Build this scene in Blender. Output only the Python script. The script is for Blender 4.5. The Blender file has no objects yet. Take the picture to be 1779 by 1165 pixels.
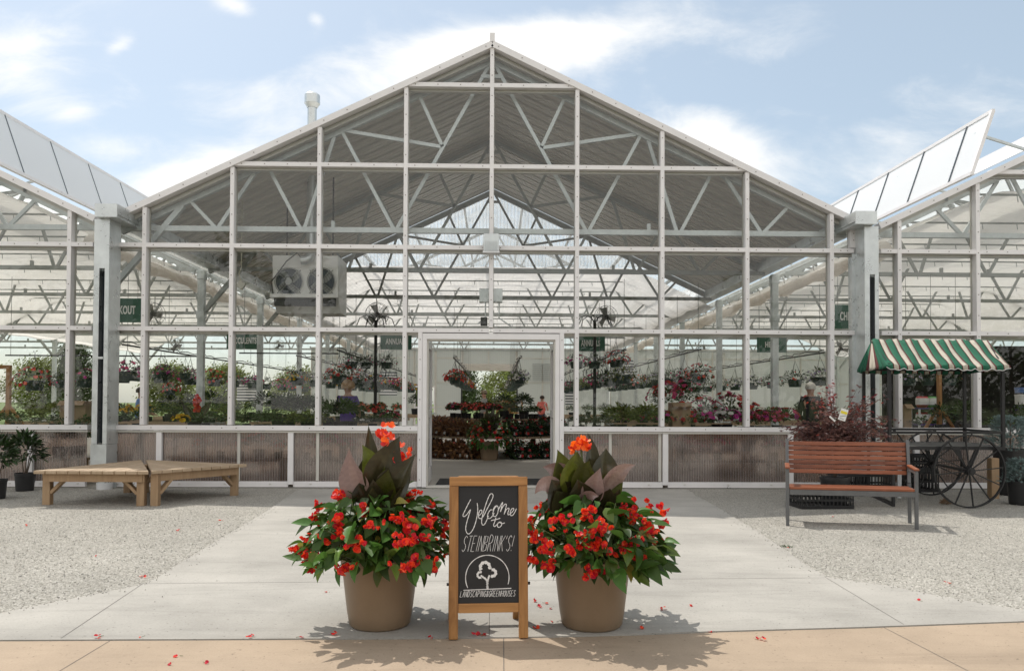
import bpy, bmesh, math, random
from mathutils import Vector, Matrix, Quaternion
R_ = random.Random(7)
rad = math.radians
sc = bpy.context.scene
COL = sc.collection

# ------------------------------------------------------------------ camera
F, PY, YAW, PIT, ROL, CX, CZ, D0 = 1350.0, 672.85, 0.0218, 0.0203, 0.0042, 0.0617, 1.1988, 11.035
f0 = Vector((math.sin(YAW), math.cos(YAW), 0)); r0 = Vector((math.cos(YAW), -math.sin(YAW), 0)); u0 = Vector((0, 0, 1))
FW = f0*math.cos(PIT)+u0*math.sin(PIT); u1 = u0*math.cos(PIT)-f0*math.sin(PIT)
RT = r0*math.cos(ROL)+u1*math.sin(ROL); UP = u1*math.cos(ROL)-r0*math.sin(ROL)
CAMLOC = Vector((CX, -D0, CZ))
cd = bpy.data.cameras.new('camera'); cam = bpy.data.objects.new('camera', cd); COL.objects.link(cam)
M = Matrix.Identity(4)
for i in range(3):
    M[i][0] = RT[i]; M[i][1] = UP[i]; M[i][2] = -FW[i]; M[i][3] = CAMLOC[i]
cam.matrix_world = M
cd.sensor_width = 36; cd.lens = 36*F/1779; cd.shift_y = (PY-582.5)/1779; cd.clip_start = .1; cd.clip_end = 3000
sc.camera = cam

def ray(px, py):
    return (RT*((px-889.5)/F) + UP*((PY-py)/F) + FW)
def at(px, py, Y):                      # photo point on the vertical plane y = Y
    d = ray(px, py); t = (Y-CAMLOC.y)/d.y
    return CAMLOC + d*t
def gnd(px, py, z=0.0):                 # photo point on the horizontal plane z
    d = ray(px, py); t = (z-CAMLOC.z)/d.z
    return CAMLOC + d*t
def X_at(px, py, Y): return at(px, py, Y).x

# ------------------------------------------------------------------ light, sky, exposure
SUN_TO = Vector((-.38, .45, 1.0)).normalized()
SUN_EL = math.asin(SUN_TO.z); SUN_AZ = math.atan2(SUN_TO.x, SUN_TO.y)
sl = bpy.data.lights.new('sun', 'SUN'); sl.energy = 2.75; sl.angle = rad(.5); sl.color = (1, .955, .88)
so = bpy.data.objects.new('sun', sl); COL.objects.link(so)
so.rotation_mode = 'QUATERNION'; so.rotation_quaternion = SUN_TO.to_track_quat('Z', 'Y'); so.location = (-10, 12, 30)
sc.view_settings.view_transform = 'Standard'; sc.view_settings.look = 'None'
sc.view_settings.exposure = 0.3; sc.view_settings.gamma = 1
cy = sc.cycles
cy.max_bounces = 10; cy.diffuse_bounces = 5; cy.glossy_bounces = 3; cy.transmission_bounces = 6
cy.transparent_max_bounces = 40; cy.caustics_reflective = False; cy.caustics_refractive = False
cy.sample_clamp_indirect = 6; cy.use_denoising = True

W = bpy.data.worlds.new('World'); sc.world = W; W.use_nodes = True
wn = W.node_tree; wn.nodes.clear()
def N(nt, t, **k):
    n = nt.nodes.new(t)
    for a, b in k.items():
        if a == 'inp':
            for i, v in b.items(): n.inputs[i].default_value = v
        else: setattr(n, a, b)
    return n
def build_world():
    L = wn.links.new
    out = N(wn, 'ShaderNodeOutputWorld'); bg = N(wn, 'ShaderNodeBackground', inp={1: .118})
    sky = N(wn, 'ShaderNodeTexSky', sky_type='NISHITA', sun_disc=False)
    sky.sun_elevation = SUN_EL; sky.sun_rotation = SUN_AZ; sky.air_density = 1.0; sky.dust_density = 1.6; sky.ozone_density = 1.2
    tc = N(wn, 'ShaderNodeTexCoord'); sep = N(wn, 'ShaderNodeSeparateXYZ'); L(tc.outputs['Generated'], sep.inputs[0])
    def m(op, a, b=None, c=None, clamp=False):
        n = N(wn, 'ShaderNodeMath', operation=op, use_clamp=clamp)
        for i, v in enumerate((a, b, c)):
            if v is None: continue
            if isinstance(v, (int, float)): n.inputs[i].default_value = v
            else: L(v, n.inputs[i])
        return n.outputs[0]
    x, y, z = sep.outputs
    ya = m('MAXIMUM', m('ABSOLUTE', y), .12)
    u = m('DIVIDE', x, ya); w = m('DIVIDE', z, ya)
    cmb = N(wn, 'ShaderNodeCombineXYZ'); L(m('MULTIPLY', u, 1.0), cmb.inputs[0]); L(m('MULTIPLY', w, 2.1), cmb.inputs[1]); L(y, cmb.inputs[2])
    no = N(wn, 'ShaderNodeTexNoise', inp={2: 5.5, 3: 9.0, 4: .62}); no.inputs['Distortion'].default_value = .35; L(cmb.outputs[0], no.inputs['Vector'])
    acc = None
    # cloud banks: direction right of / above the view axis, half sizes, tilt, weight
    for (px, py, sx, sy, tl, wt) in ((800, 112, 340, 62, -.20, .66), (930, 60, 200, 32, -.1, .35), (30, 120, 120, 85, .2, .50), (1240, 240, 130, 55, .35, .62), (1290, 330, 130, 60, .4, .36), (330, 315, 160, 45, -.3, .62),
                                     (1600, 230, 230, 90, -.3, .26), (400, 8, 45, 18, 0.4, .38), (545, 30, 20, 16, .6, .34), (205, 85, 26, 14, -.6, .34), (130, 205, 40, 14, -.2, .22), (1230, 40, 60, 18, 0, .14), (200, 260, 120, 24, 0, .2)):
        uu, ww = (px-860)/1350, (700-py)/1350
        du = m('SUBTRACT', u, uu); dw = m('SUBTRACT', w, ww)
        a = m('MULTIPLY', m('ADD', m('MULTIPLY', du, math.cos(tl)), m('MULTIPLY', dw, -math.sin(tl))), 1350/sx)
        b = m('MULTIPLY', m('ADD', m('MULTIPLY', du, math.sin(tl)), m('MULTIPLY', dw, math.cos(tl))), 1350/sy)
        e = m('MULTIPLY', m('EXPONENT', m('MULTIPLY', m('ADD', m('MULTIPLY', a, a), m('MULTIPLY', b, b)), -1.0)), wt)
        acc = e if acc is None else m('ADD', acc, e)
    val = m('ADD', m('MULTIPLY', no.outputs[0], 1.0), acc)
    fac = N(wn, 'ShaderNodeMapRange', interpolation_type='SMOOTHSTEP', inp={1: .58, 2: 1.12, 3: 0.0, 4: 1.0}); L(val, fac.inputs[0])
    mix = N(wn, 'ShaderNodeMix', data_type='RGBA'); L(fac.outputs[0], mix.inputs[0])
    # thin high haze keeps the summer sky pale
    pale = N(wn, 'ShaderNodeMix', data_type='RGBA'); pale.inputs[0].default_value = .5
    L(sky.outputs[0], pale.inputs[6]); 
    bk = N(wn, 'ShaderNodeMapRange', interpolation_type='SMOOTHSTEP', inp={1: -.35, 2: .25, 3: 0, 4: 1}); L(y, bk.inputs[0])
    pc = N(wn, 'ShaderNodeMix', data_type='RGBA'); L(bk.outputs[0], pc.inputs[0]); pc.inputs[6].default_value = (8.9, 8.6, 8.1, 1); pc.inputs[7].default_value = (5.7, 6.5, 6.4, 1); L(pc.outputs[2], pale.inputs[7])  # sky behind the camera made brighter and warmer as fill for the front
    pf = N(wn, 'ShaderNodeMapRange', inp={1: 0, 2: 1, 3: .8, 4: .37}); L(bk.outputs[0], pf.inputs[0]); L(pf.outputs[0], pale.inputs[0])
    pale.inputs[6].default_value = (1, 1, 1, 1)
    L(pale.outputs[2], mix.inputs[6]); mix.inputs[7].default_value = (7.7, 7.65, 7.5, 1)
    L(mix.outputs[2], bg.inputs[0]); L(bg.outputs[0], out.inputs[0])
build_world()

# ------------------------------------------------------------------ materials
def new_mat(name):
    m = bpy.data.materials.new(name); m.use_nodes = True; nt = m.node_tree
    return m, nt, nt.nodes['Principled BSDF'], nt.nodes['Material Output']
def mat(name, col, rough=.5, metal=0, var=.0, scale=8, bump=0, bscale=80, spec=.5, trans=0, attr=False, stretch=None, attr_amt=.5, bdist=.01, sheen=0):
    m, nt, b, out = new_mat(name); L = nt.links.new
    b.inputs['Roughness'].default_value = rough; b.inputs['Metallic'].default_value = metal
    b.inputs['Specular IOR Level'].default_value = spec
    c = (*col, 1); b.inputs['Base Color'].default_value = c
    src = None
    tc = N(nt, 'ShaderNodeTexCoord'); vec = tc.outputs['Object']
    if stretch:
        mp = N(nt, 'ShaderNodeMapping'); mp.inputs['Scale'].default_value = stretch; L(vec, mp.inputs[0]); vec = mp.outputs[0]
    if var:
        no = N(nt, 'ShaderNodeTexNoise', inp={2: scale, 3: 6.0, 4: .6}); L(vec, no.inputs['Vector'])
        mr = N(nt, 'ShaderNodeMapRange', inp={1: .25, 2: .75, 3: 1-var, 4: 1+var}); L(no.outputs[0], mr.inputs[0])
        hs = N(nt, 'ShaderNodeHueSaturation'); hs.inputs['Color'].default_value = c; L(mr.outputs[0], hs.inputs['Value']); src = hs.outputs[0]
        mr2 = N(nt, 'ShaderNodeMapRange', inp={1: .2, 2: .8, 3: max(.05, rough-.12), 4: min(1, rough+.12)}); L(no.outputs[0], mr2.inputs[0]); L(mr2.outputs[0], b.inputs['Roughness'])
    if attr:
        at_ = N(nt, 'ShaderNodeAttribute', attribute_name='var')
        mr = N(nt, 'ShaderNodeMapRange', inp={1: 0, 2: 1, 3: 1-attr_amt, 4: 1+attr_amt}); L(at_.outputs['Fac'], mr.inputs[0])
        hs = N(nt, 'ShaderNodeHueSaturation'); hs.inputs['Color'].default_value = c
        if src: L(src, hs.inputs['Color'])
        L(mr.outputs[0], hs.inputs['Value'])
        mr3 = N(nt, 'ShaderNodeMapRange', inp={1: 0, 2: 1, 3: .485, 4: .515}); L(at_.outputs['Fac'], mr3.inputs[0]); L(mr3.outputs[0], hs.inputs['Hue'])
        src = hs.outputs[0]
    if src: L(src, b.inputs['Base Color'])
    if bump:
        nb = N(nt, 'ShaderNodeTexNoise', inp={2: bscale, 3: 4.0}); L(vec, nb.inputs['Vector'])
        bp = N(nt, 'ShaderNodeBump', inp={0: bump, 1: bdist}); L(nb.outputs[0], bp.inputs['Height']); L(bp.outputs[0], b.inputs['Normal'])
    if trans:
        tr = N(nt, 'ShaderNodeBsdfTranslucent'); mx = N(nt, 'ShaderNodeMixShader', inp={0: trans})
        if src: L(src, tr.inputs[0])
        else: tr.inputs[0].default_value = c
        L(b.outputs[0], mx.inputs[1]); L(tr.outputs[0], mx.inputs[2]); L(mx.outputs[0], out.inputs[0])
    return m
def glass_mat(name, tint=(.94, .955, .95), refl=.05):
    m, nt, b, out = new_mat(name); L = nt.links.new; nt.nodes.remove(b)
    t = N(nt, 'ShaderNodeBsdfTransparent'); t.inputs[0].default_value = (*tint, 1)
    g = N(nt, 'ShaderNodeBsdfGlossy'); g.inputs['Roughness'].default_value = .012
    lw = N(nt, 'ShaderNodeLayerWeight', inp={0: .25}); mr = N(nt, 'ShaderNodeMapRange', inp={1: 0, 2: 1, 3: refl, 4: .6}); L(lw.outputs['Fresnel'], mr.inputs[0])
    tc = N(nt, 'ShaderNodeTexCoord'); no = N(nt, 'ShaderNodeTexNoise', inp={2: 1.3}); L(tc.outputs['Object'], no.inputs['Vector'])
    bp = N(nt, 'ShaderNodeBump', inp={0: .06, 1: .02}); L(no.outputs[0], bp.inputs['Height']); L(bp.outputs[0], g.inputs['Normal'])
    mx = N(nt, 'ShaderNodeMixShader'); L(mr.outputs[0], mx.inputs[0]); L(t.outputs[0], mx.inputs[1]); L(g.outputs[0], mx.inputs[2]); L(mx.outputs[0], out.inputs[0])
    return m
def film_mat(name, col, t_transp, t_transl, gloss=.04, rib=None, wrinkle=0, rough=.25, blur=0):
    """translucent sheet: part clear, part scattering through, part diffuse; rib = flutes per metre along an axis"""
    m, nt, b, out = new_mat(name); L = nt.links.new; nt.nodes.remove(b)
    tr = N(nt, 'ShaderNodeBsdfTransparent'); tr.inputs[0].default_value = (*[min(1, c*1.05) for c in col], 1)
    if blur:
        tr = N(nt, 'ShaderNodeBsdfRefraction', inp={'Roughness': blur, 'IOR': 1.25}); tr.inputs[0].default_value = (*[min(1, c*1.25) for c in col], 1)
    tl = N(nt, 'ShaderNodeBsdfTranslucent'); tl.inputs[0].default_value = (*col, 1)
    df = N(nt, 'ShaderNodeBsdfDiffuse'); df.inputs[0].default_value = (*col, 1)
    gl = N(nt, 'ShaderNodeBsdfGlossy'); gl.inputs['Roughness'].default_value = rough
    a = N(nt, 'ShaderNodeMixShader', inp={0: t_transl}); L(df.outputs[0], a.inputs[1]); L(tl.outputs[0], a.inputs[2])
    c = N(nt, 'ShaderNodeMixShader', inp={0: t_transp}); L(a.outputs[0], c.inputs[1]); L(tr.outputs[0], c.inputs[2])
    d = N(nt, 'ShaderNodeMixShader', inp={0: gloss}); L(c.outputs[0], d.inputs[1]); L(gl.outputs[0], d.inputs[2])
    L(d.outputs[0], out.inputs[0])
    tc = N(nt, 'ShaderNodeTexCoord')
    if rib:
        sx = N(nt, 'ShaderNodeSeparateXYZ'); L(tc.outputs['Object'], sx.inputs[0])
        f = N(nt, 'ShaderNodeMath', operation='MULTIPLY', inp={1: rib[1]}); L(sx.outputs[rib[0]], f.inputs[0])
        fr = N(nt, 'ShaderNodeMath', operation='FRACT'); L(f.outputs[0], fr.inputs[0])
        cl = N(nt, 'ShaderNodeMapRange', inp={1: .0, 2: .22, 3: t_transp*.25, 4: t_transp}); L(fr.outputs[0], cl.inputs[0])
        no = N(nt, 'ShaderNodeTexNoise', inp={2: 2.5, 3: 5.0}); L(tc.outputs['Object'], no.inputs['Vector'])
        mu = N(nt, 'ShaderNodeMath', operation='MULTIPLY'); L(cl.outputs[0], mu.inputs[0])
        mr = N(nt, 'ShaderNodeMapRange', inp={1: .3, 2: .7, 3: .75, 4: 1.15}); L(no.outputs[0], mr.inputs[0]); L(mr.outputs[0], mu.inputs[1])
        L(mu.outputs[0], c.inputs[0])
        bp = N(nt, 'ShaderNodeBump', inp={0: .5, 1: .004}); L(fr.outputs[0], bp.inputs['Height']); L(bp.outputs[0], gl.inputs['Normal'])
    if wrinkle:
        mp = N(nt, 'ShaderNodeMapping'); mp.inputs['Scale'].default_value = (.9, 3.0, 3.0); L(tc.outputs['Object'], mp.inputs[0])
        no = N(nt, 'ShaderNodeTexNoise', inp={2: 1.6, 3: 5.0, 4: .6}); no.inputs['Distortion'].default_value = 1.0; L(mp.outputs[0], no.inputs['Vector'])
        bp = N(nt, 'ShaderNodeBump', inp={0: wrinkle, 1: .25}); L(no.outputs[0], bp.inputs['Height'])
        L(bp.outputs[0], tl.inputs['Normal']); L(bp.outputs[0], df.inputs['Normal'])
    return m
def wood_mat(name, c1, c2, rough=.5, stretch=(2, 40, 40), scale=1.0, bump=.15):
    m, nt, b, out = new_mat(name); L = nt.links.new
    tc = N(nt, 'ShaderNodeTexCoord'); mp = N(nt, 'ShaderNodeMapping'); mp.inputs['Scale'].default_value = stretch; L(tc.outputs['Object'], mp.inputs[0])
    no = N(nt, 'ShaderNodeTexNoise', inp={2: scale, 3: 7.0, 4: .65}); no.inputs['Distortion'].default_value = .8; L(mp.outputs[0], no.inputs['Vector'])
    at_ = N(nt, 'ShaderNodeAttribute', attribute_name='var')
    ad = N(nt, 'ShaderNodeMath', operation='MULTIPLY_ADD', inp={1: .35, 2: 0}); L(at_.outputs['Fac'], ad.inputs[0]); L(no.outputs[0], ad.inputs[2])
    cr = N(nt, 'ShaderNodeValToRGB'); cr.color_ramp.elements[0].position = .38; cr.color_ramp.elements[1].position = .85
    cr.color_ramp.elements[0].color = (*c1, 1); cr.color_ramp.elements[1].color = (*c2, 1)
    L(ad.outputs[0], cr.inputs[0]); L(cr.outputs[0], b.inputs['Base Color']); b.inputs['Roughness'].default_value = rough
    bp = N(nt, 'ShaderNodeBump', inp={0: bump, 1: .004}); L(no.outputs[0], bp.inputs['Height']); L(bp.outputs[0], b.inputs['Normal'])
    return m
def ground_mat(name, cols, fine=60, cell=False, bump=.5, bdist=.008, blot=1.2, rough=.9, blot_amt=.12, brush=False, crack=None):
    m, nt, b, out = new_mat(name); L = nt.links.new
    tc = N(nt, 'ShaderNodeTexCoord'); P = tc.outputs['Object']
    cr = N(nt, 'ShaderNodeValToRGB')
    while len(cr.color_ramp.elements) < len(cols): cr.color_ramp.elements.new(.5)
    for i, c in enumerate(cols):
        cr.color_ramp.elements[i].position = i/(len(cols)-1); cr.color_ramp.elements[i].color = (*c, 1)
    n1 = N(nt, 'ShaderNodeTexNoise', inp={2: fine, 3: 6.0, 4: .7}); L(P, n1.inputs['Vector'])
    h = n1.outputs[0]
    if cell:
        vo = N(nt, 'ShaderNodeTexVoronoi', inp={2: fine}); 
        dn = N(nt, 'ShaderNodeTexNoise', inp={2: fine*.7}); L(P, dn.inputs['Vector'])
        ax = N(nt, 'ShaderNodeMix', data_type='VECTOR'); ax.inputs[0].default_value = .012; L(P, ax.inputs[4]); L(dn.outputs[1], ax.inputs[5]); L(ax.outputs[1], vo.inputs['Vector'])
        sp = N(nt, 'ShaderNodeSeparateColor'); L(vo.outputs['Color'], sp.inputs[0]); L(sp.outputs[0], cr.inputs[0])
        inv = N(nt, 'ShaderNodeMath', operation='MULTIPLY_ADD', inp={1: -1.0, 2: 1.0}); L(vo.outputs['Distance'], inv.inputs[0])
        ad = N(nt, 'ShaderNodeMath', operation='ADD'); L(inv.outputs[0], ad.inputs[0])
        ml = N(nt, 'ShaderNodeMath', operation='MULTIPLY', inp={1: .8}); L(sp.outputs[1], ml.inputs[0]); L(ml.outputs[0], ad.inputs[1]); h = ad.outputs[0]
    else:
        mr = N(nt, 'ShaderNodeMapRange', inp={1: .3, 2: .7, 3: 0, 4: 1}); L(n1.outputs[0], mr.inputs[0]); L(mr.outputs[0], cr.inputs[0])
    n2 = N(nt, 'ShaderNodeTexNoise', inp={2: blot, 3: 7.0, 4: .6}); L(P, n2.inputs['Vector'])
    mr2 = N(nt, 'ShaderNodeMapRange', inp={1: .3, 2: .7, 3: 1-blot_amt, 4: 1+blot_amt}); L(n2.outputs[0], mr2.inputs[0])
    hs = N(nt, 'ShaderNodeHueSaturation'); L(cr.outputs[0], hs.inputs['Color']); L(mr2.outputs[0], hs.inputs['Value'])
    col = hs.outputs[0]
    if brush:
        mp = N(nt, 'ShaderNodeMapping'); mp.inputs['Scale'].default_value = (1.2, 130, 1); L(P, mp.inputs[0])
        n3 = N(nt, 'ShaderNodeTexNoise', inp={2: 1.0, 3: 3.0}); L(mp.outputs[0], n3.inputs['Vector'])
        ad = N(nt, 'ShaderNodeMath', operation='ADD'); L(h, ad.inputs[0]); L(n3.outputs[0], ad.inputs[1]); h = ad.outputs[0]
        sp2 = N(nt, 'ShaderNodeTexNoise', inp={2: 55, 3: 2.0}); L(P, sp2.inputs['Vector'])
        mr4 = N(nt, 'ShaderNodeMapRange', inp={1: .66, 2: .76, 3: 1.0, 4: .55}); L(sp2.outputs[0], mr4.inputs[0])
        h2 = N(nt, 'ShaderNodeHueSaturation'); L(col, h2.inputs['Color']); L(mr4.outputs[0], h2.inputs['Value']); col = h2.outputs[0]
        mp2 = N(nt, 'ShaderNodeMapping'); mp2.inputs['Scale'].default_value = (.35, 2.6, 1); L(P, mp2.inputs[0])
        st = N(nt, 'ShaderNodeTexNoise', inp={2: 1.6, 3: 8.0, 4: .72}); st.inputs['Distortion'].default_value = 1.2; L(mp2.outputs[0], st.inputs['Vector'])
        mr5 = N(nt, 'ShaderNodeMapRange', inp={1: .36, 2: .50, 3: .89, 4: 1.0}); L(st.outputs[0], mr5.inputs[0])
        h3 = N(nt, 'ShaderNodeHueSaturation'); L(col, h3.inputs['Color']); L(mr5.outputs[0], h3.inputs['Value']); col = h3.outputs[0]
    L(col, b.inputs['Base Color']); b.inputs['Roughness'].default_value = rough; b.inputs['Specular IOR Level'].default_value = .25
    bp = N(nt, 'ShaderNodeBump', inp={0: bump, 1: bdist}); L(h, bp.inputs['Height']); L(bp.outputs[0], b.inputs['Normal'])
    return m

MT = {}
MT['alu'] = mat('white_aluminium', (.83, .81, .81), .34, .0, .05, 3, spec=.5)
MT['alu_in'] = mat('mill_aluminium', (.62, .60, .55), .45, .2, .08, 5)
MT['screw'] = mat('screw_steel', (.28, .25, .23), .5, .6)
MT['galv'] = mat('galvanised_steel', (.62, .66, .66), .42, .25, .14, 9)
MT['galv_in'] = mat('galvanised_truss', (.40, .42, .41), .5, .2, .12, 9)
MT['galv_sheet'] = mat('galvanised_sheet', (.66, .69, .69), .32, .55, .18, 5)
MT['dark_steel'] = mat('dark_channel', (.10, .12, .14), .5, .4, .1, 5)
MT['roof_metal'] = mat('corrugated_metal', (.66, .635, .585), .42, .2, .08, 2)
MT['glass'] = glass_mat('window_glass', (.98, .985, .98), .02)
MT['poly'] = film_mat('fluted_polycarbonate', (.62, .535, .50), .80, .45, .13, rib=(0, 28), rough=.10, blur=.14)
MT['poly_clear'] = film_mat('clear_corrugated_sheet', (.96, .965, .96), .86, .6, .03, rib=(0, 12))
MT['roof_film'] = film_mat('roof_film', (.93, .93, .91), .55, .8, .03, wrinkle=.15)
MT['curtain'] = film_mat('white_shade_cloth', (.91, .875, .84), .02, .62, .0, wrinkle=.5)
MT['endwall'] = film_mat('white_polycarbonate', (.66, .655, .63), .10, .7, .04, rib=(0, 10))
MT['vent'] = film_mat('vent_polycarbonate', (.94, .955, .97), .06, .38, .08)
MT['concrete'] = ground_mat('brushed_concrete', [(.365, .345, .31), (.435, .415, .378)], 90, bump=.4, bdist=.003, blot=1.1, blot_amt=.17, brush=True)
MT['salmon'] = ground_mat('salmon_concrete', [(.365, .283, .205), (.425, .335, .25)], 110, bump=.4, bdist=.003, blot=1.3, blot_amt=.15, brush=True)
MT['gravel'] = ground_mat('crushed_limestone', [(.27, .25, .21), (.47, .445, .39), (.56, .53, .475), (.72, .69, .625)], 104, cell=True, bump=1.0, bdist=.012, blot=1.1, blot_amt=.10)
MT['floor'] = ground_mat('greenhouse_concrete', [(.40, .375, .335), (.50, .47, .42)], 60, bump=.1, bdist=.002, blot=.7, blot_amt=.16, rough=.55)
MT['field'] = ground_mat('rough_grass', [(.05, .09, .02), (.12, .17, .05), (.2, .2, .09)], 14, bump=.6, bdist=.05, blot=.3, blot_amt=.25)
MT['joint'] = mat('joint_dirt', (.12, .11, .10), .95)
MT['stone'] = mat('stone', (.46, .44, .40), .9, 0, .15, 30, attr=True, attr_amt=.22)
MT['black_plastic'] = mat('black_plastic', (.018, .018, .019), .42, 0, .2, 12)
MT['green_plastic'] = mat('green_plastic', (.045, .075, .065), .45, 0, .1, 12)
MT['black_iron'] = mat('black_iron', (.02, .02, .021), .45, .2, .2, 25)
MT['rubber'] = mat('black_mat', (.02, .021, .023), .85, 0, .2, 30)
MT['white_plastic'] = mat('white_plastic', (.74, .75, .76), .4, 0, .05, 8)
MT['tan_pot'] = mat('tan_resin', (.25, .175, .11), .45, 0, .12, 4, bump=.08, bscale=140)
MT['soil'] = mat('soil', (.035, .026, .02), .95, 0, .4, 60, bump=.8, bscale=90)
MT['pine'] = wood_mat('honey_pine', (.22, .095, .025), (.50, .25, .085), .45, (26, 26, 1.6))
MT['pine_h'] = wood_mat('honey_pine_rail', (.22, .095, .025), (.50, .25, .085), .45, (1.6, 26, 26))
MT['lumber'] = wood_mat('tan_lumber', (.34, .245, .155), (.46, .345, .235), .7, (22, 1.6, 22), bump=.1)
MT['lumber_v'] = wood_mat('tan_lumber_post', (.30, .19, .105), (.43, .295, .175), .7, (22, 22, 1.6), bump=.1)
MT['cedar'] = wood_mat('red_stained_slats', (.13, .035, .014), (.31, .098, .042), .42, (1.4, 30, 30), bump=.1)
MT['bench_steel'] = mat('grey_painted_steel', (.14, .142, .145), .42, .35, .12, 12)
MT['slate'] = mat('chalkboard', (.017, .017, .019), .6, 0, .5, 5)
MT['chalk'] = mat('chalk', (.78, .78, .78), .9, 0, .15, 120)
MT['sign_green'] = mat('green_sign', (.035, .115, .075), .5, 0, .05, 4)
MT['sign_white'] = mat('sign_lettering', (.75, .76, .74), .5)
MT['heater_white'] = mat('white_enamel', (.86, .86, .84), .4, .0, .05, 6)
MT['motor'] = mat('motor_grey', (.07, .07, .07), .5, .3)
MT['wire'] = mat('wire_guard', (.22, .22, .215), .5, .5)
MT['canvas'] = None
MT['beg_leaf'] = mat('begonia_leaf', (.06, .125, .022), .44, 0, .15, 30, trans=.28, attr=True, attr_amt=.6, spec=.38)
MT['beg_young'] = mat('young_begonia_leaf', (.13, .20, .035), .38, 0, .15, 30, trans=.35, attr=True, attr_amt=.5)
MT['beg_old'] = mat('yellowing_leaf', (.30, .26, .05), .5, 0, .2, 30, trans=.3, attr=True, attr_amt=.4)
MT['red_petal'] = mat('red_petal', (.78, .028, .018), .5, 0, .1, 40, trans=.35, attr=True, attr_amt=.3)
MT['orange_petal'] = mat('orange_petal', (.90, .11, .012), .5, 0, .1, 40, trans=.35, attr=True, attr_amt=.3)
MT['stem'] = mat('green_stem', (.11, .15, .045), .5, 0, .15, 30, trans=.1)
MT['canna'] = mat('bronze_canna_leaf', (.040, .034, .016), .2, 0, .3, 7, trans=.28, attr=True, attr_amt=.6, spec=.6)
MT['canna_sky_sheen'] = mat('sky_sheen_canna_leaf', (.26, .17, .155), .3, 0, .2, 9, trans=.12, attr=True, attr_amt=.5, spec=.7)  # dark canna leaf with the sky's sheen put into its colour
MT['canna_green'] = mat('green_canna_leaf', (.09, .10, .015), .32, 0, .3, 12, trans=.5, attr=True, attr_amt=.5)
MT['maple'] = mat('maple_leaf', (.135, .055, .046), .5, 0, .2, 30, trans=.25, attr=True, attr_amt=.6)
MT['maple_red'] = mat('maple_leaf_red', (.32, .03, .028), .5, 0, .2, 30, trans=.35, attr=True, attr_amt=.5)
MT['bark'] = mat('bark', (.10, .075, .055), .9, 0, .3, 30, bump=.6, bscale=50)
MT['spruce'] = mat('blue_spruce', (.15, .21, .20), .6, 0, .2, 20, attr=True, attr_amt=.55)
MT['shrub'] = mat('dark_shrub_leaf', (.035, .065, .02), .35, 0, .2, 20, trans=.2, attr=True, attr_amt=.6)
MT['leaf_mid'] = mat('bedding_leaf', (.06, .10, .032), .5, 0, .2, 20, trans=.25, attr=True, attr_amt=.55)
MT['leaf_lime'] = mat('lime_leaf', (.17, .20, .05), .5, 0, .2, 20, trans=.35, attr=True, attr_amt=.5)
MT['leaf_grey'] = mat('grey_green_leaf', (.12, .15, .10), .6, 0, .2, 20, trans=.2, attr=True, attr_amt=.5)
MT['coleus'] = mat('rust_leaf', (.23, .115, .055), .5, 0, .25, 20, trans=.25, attr=True, attr_amt=.6)
MT['tree_leaf'] = mat('tree_leaf', (.19, .22, .055), .6, 0, .2, 2, trans=.4, attr=True, attr_amt=.6)
MT['tree_dark'] = mat('pine_needles', (.075, .105, .035), .7, 0, .2, 2, trans=.25, attr=True, attr_amt=.6)
for n, c in dict(f_red=(.70, .035, .03), f_pink=(.75, .08, .25), f_mag=(.55, .03, .30), f_white=(.8, .79, .76), f_coral=(.78, .12, .08), f_yel=(.80, .52, .03), f_lil=(.48, .40, .58), f_dkred=(.36, .012, .03)).items():
    MT[n] = mat(n.replace('f_', 'petal_'), c, .6, 0, .1, 30, trans=.3, attr=True, attr_amt=.25)
MT['skin'] = mat('skin', (.52, .30, .22), .5, 0, .05, 20)
MT['brown_wall'] = mat('brown_siding', (.015, .012, .010), .7, 0, .2, 2)
MT['kraft'] = mat('kraft_cardboard', (.36, .25, .16), .8, 0, .06, 6)
MT['tag_white'] = mat('white_tag', (.80, .80, .78), .6)
MT['tag_yellow'] = mat('yellow_tag', (.80, .66, .04), .6)
MT['dry'] = mat('dry_grass', (.22, .14, .08), .9, 0, .4, 60)

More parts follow.
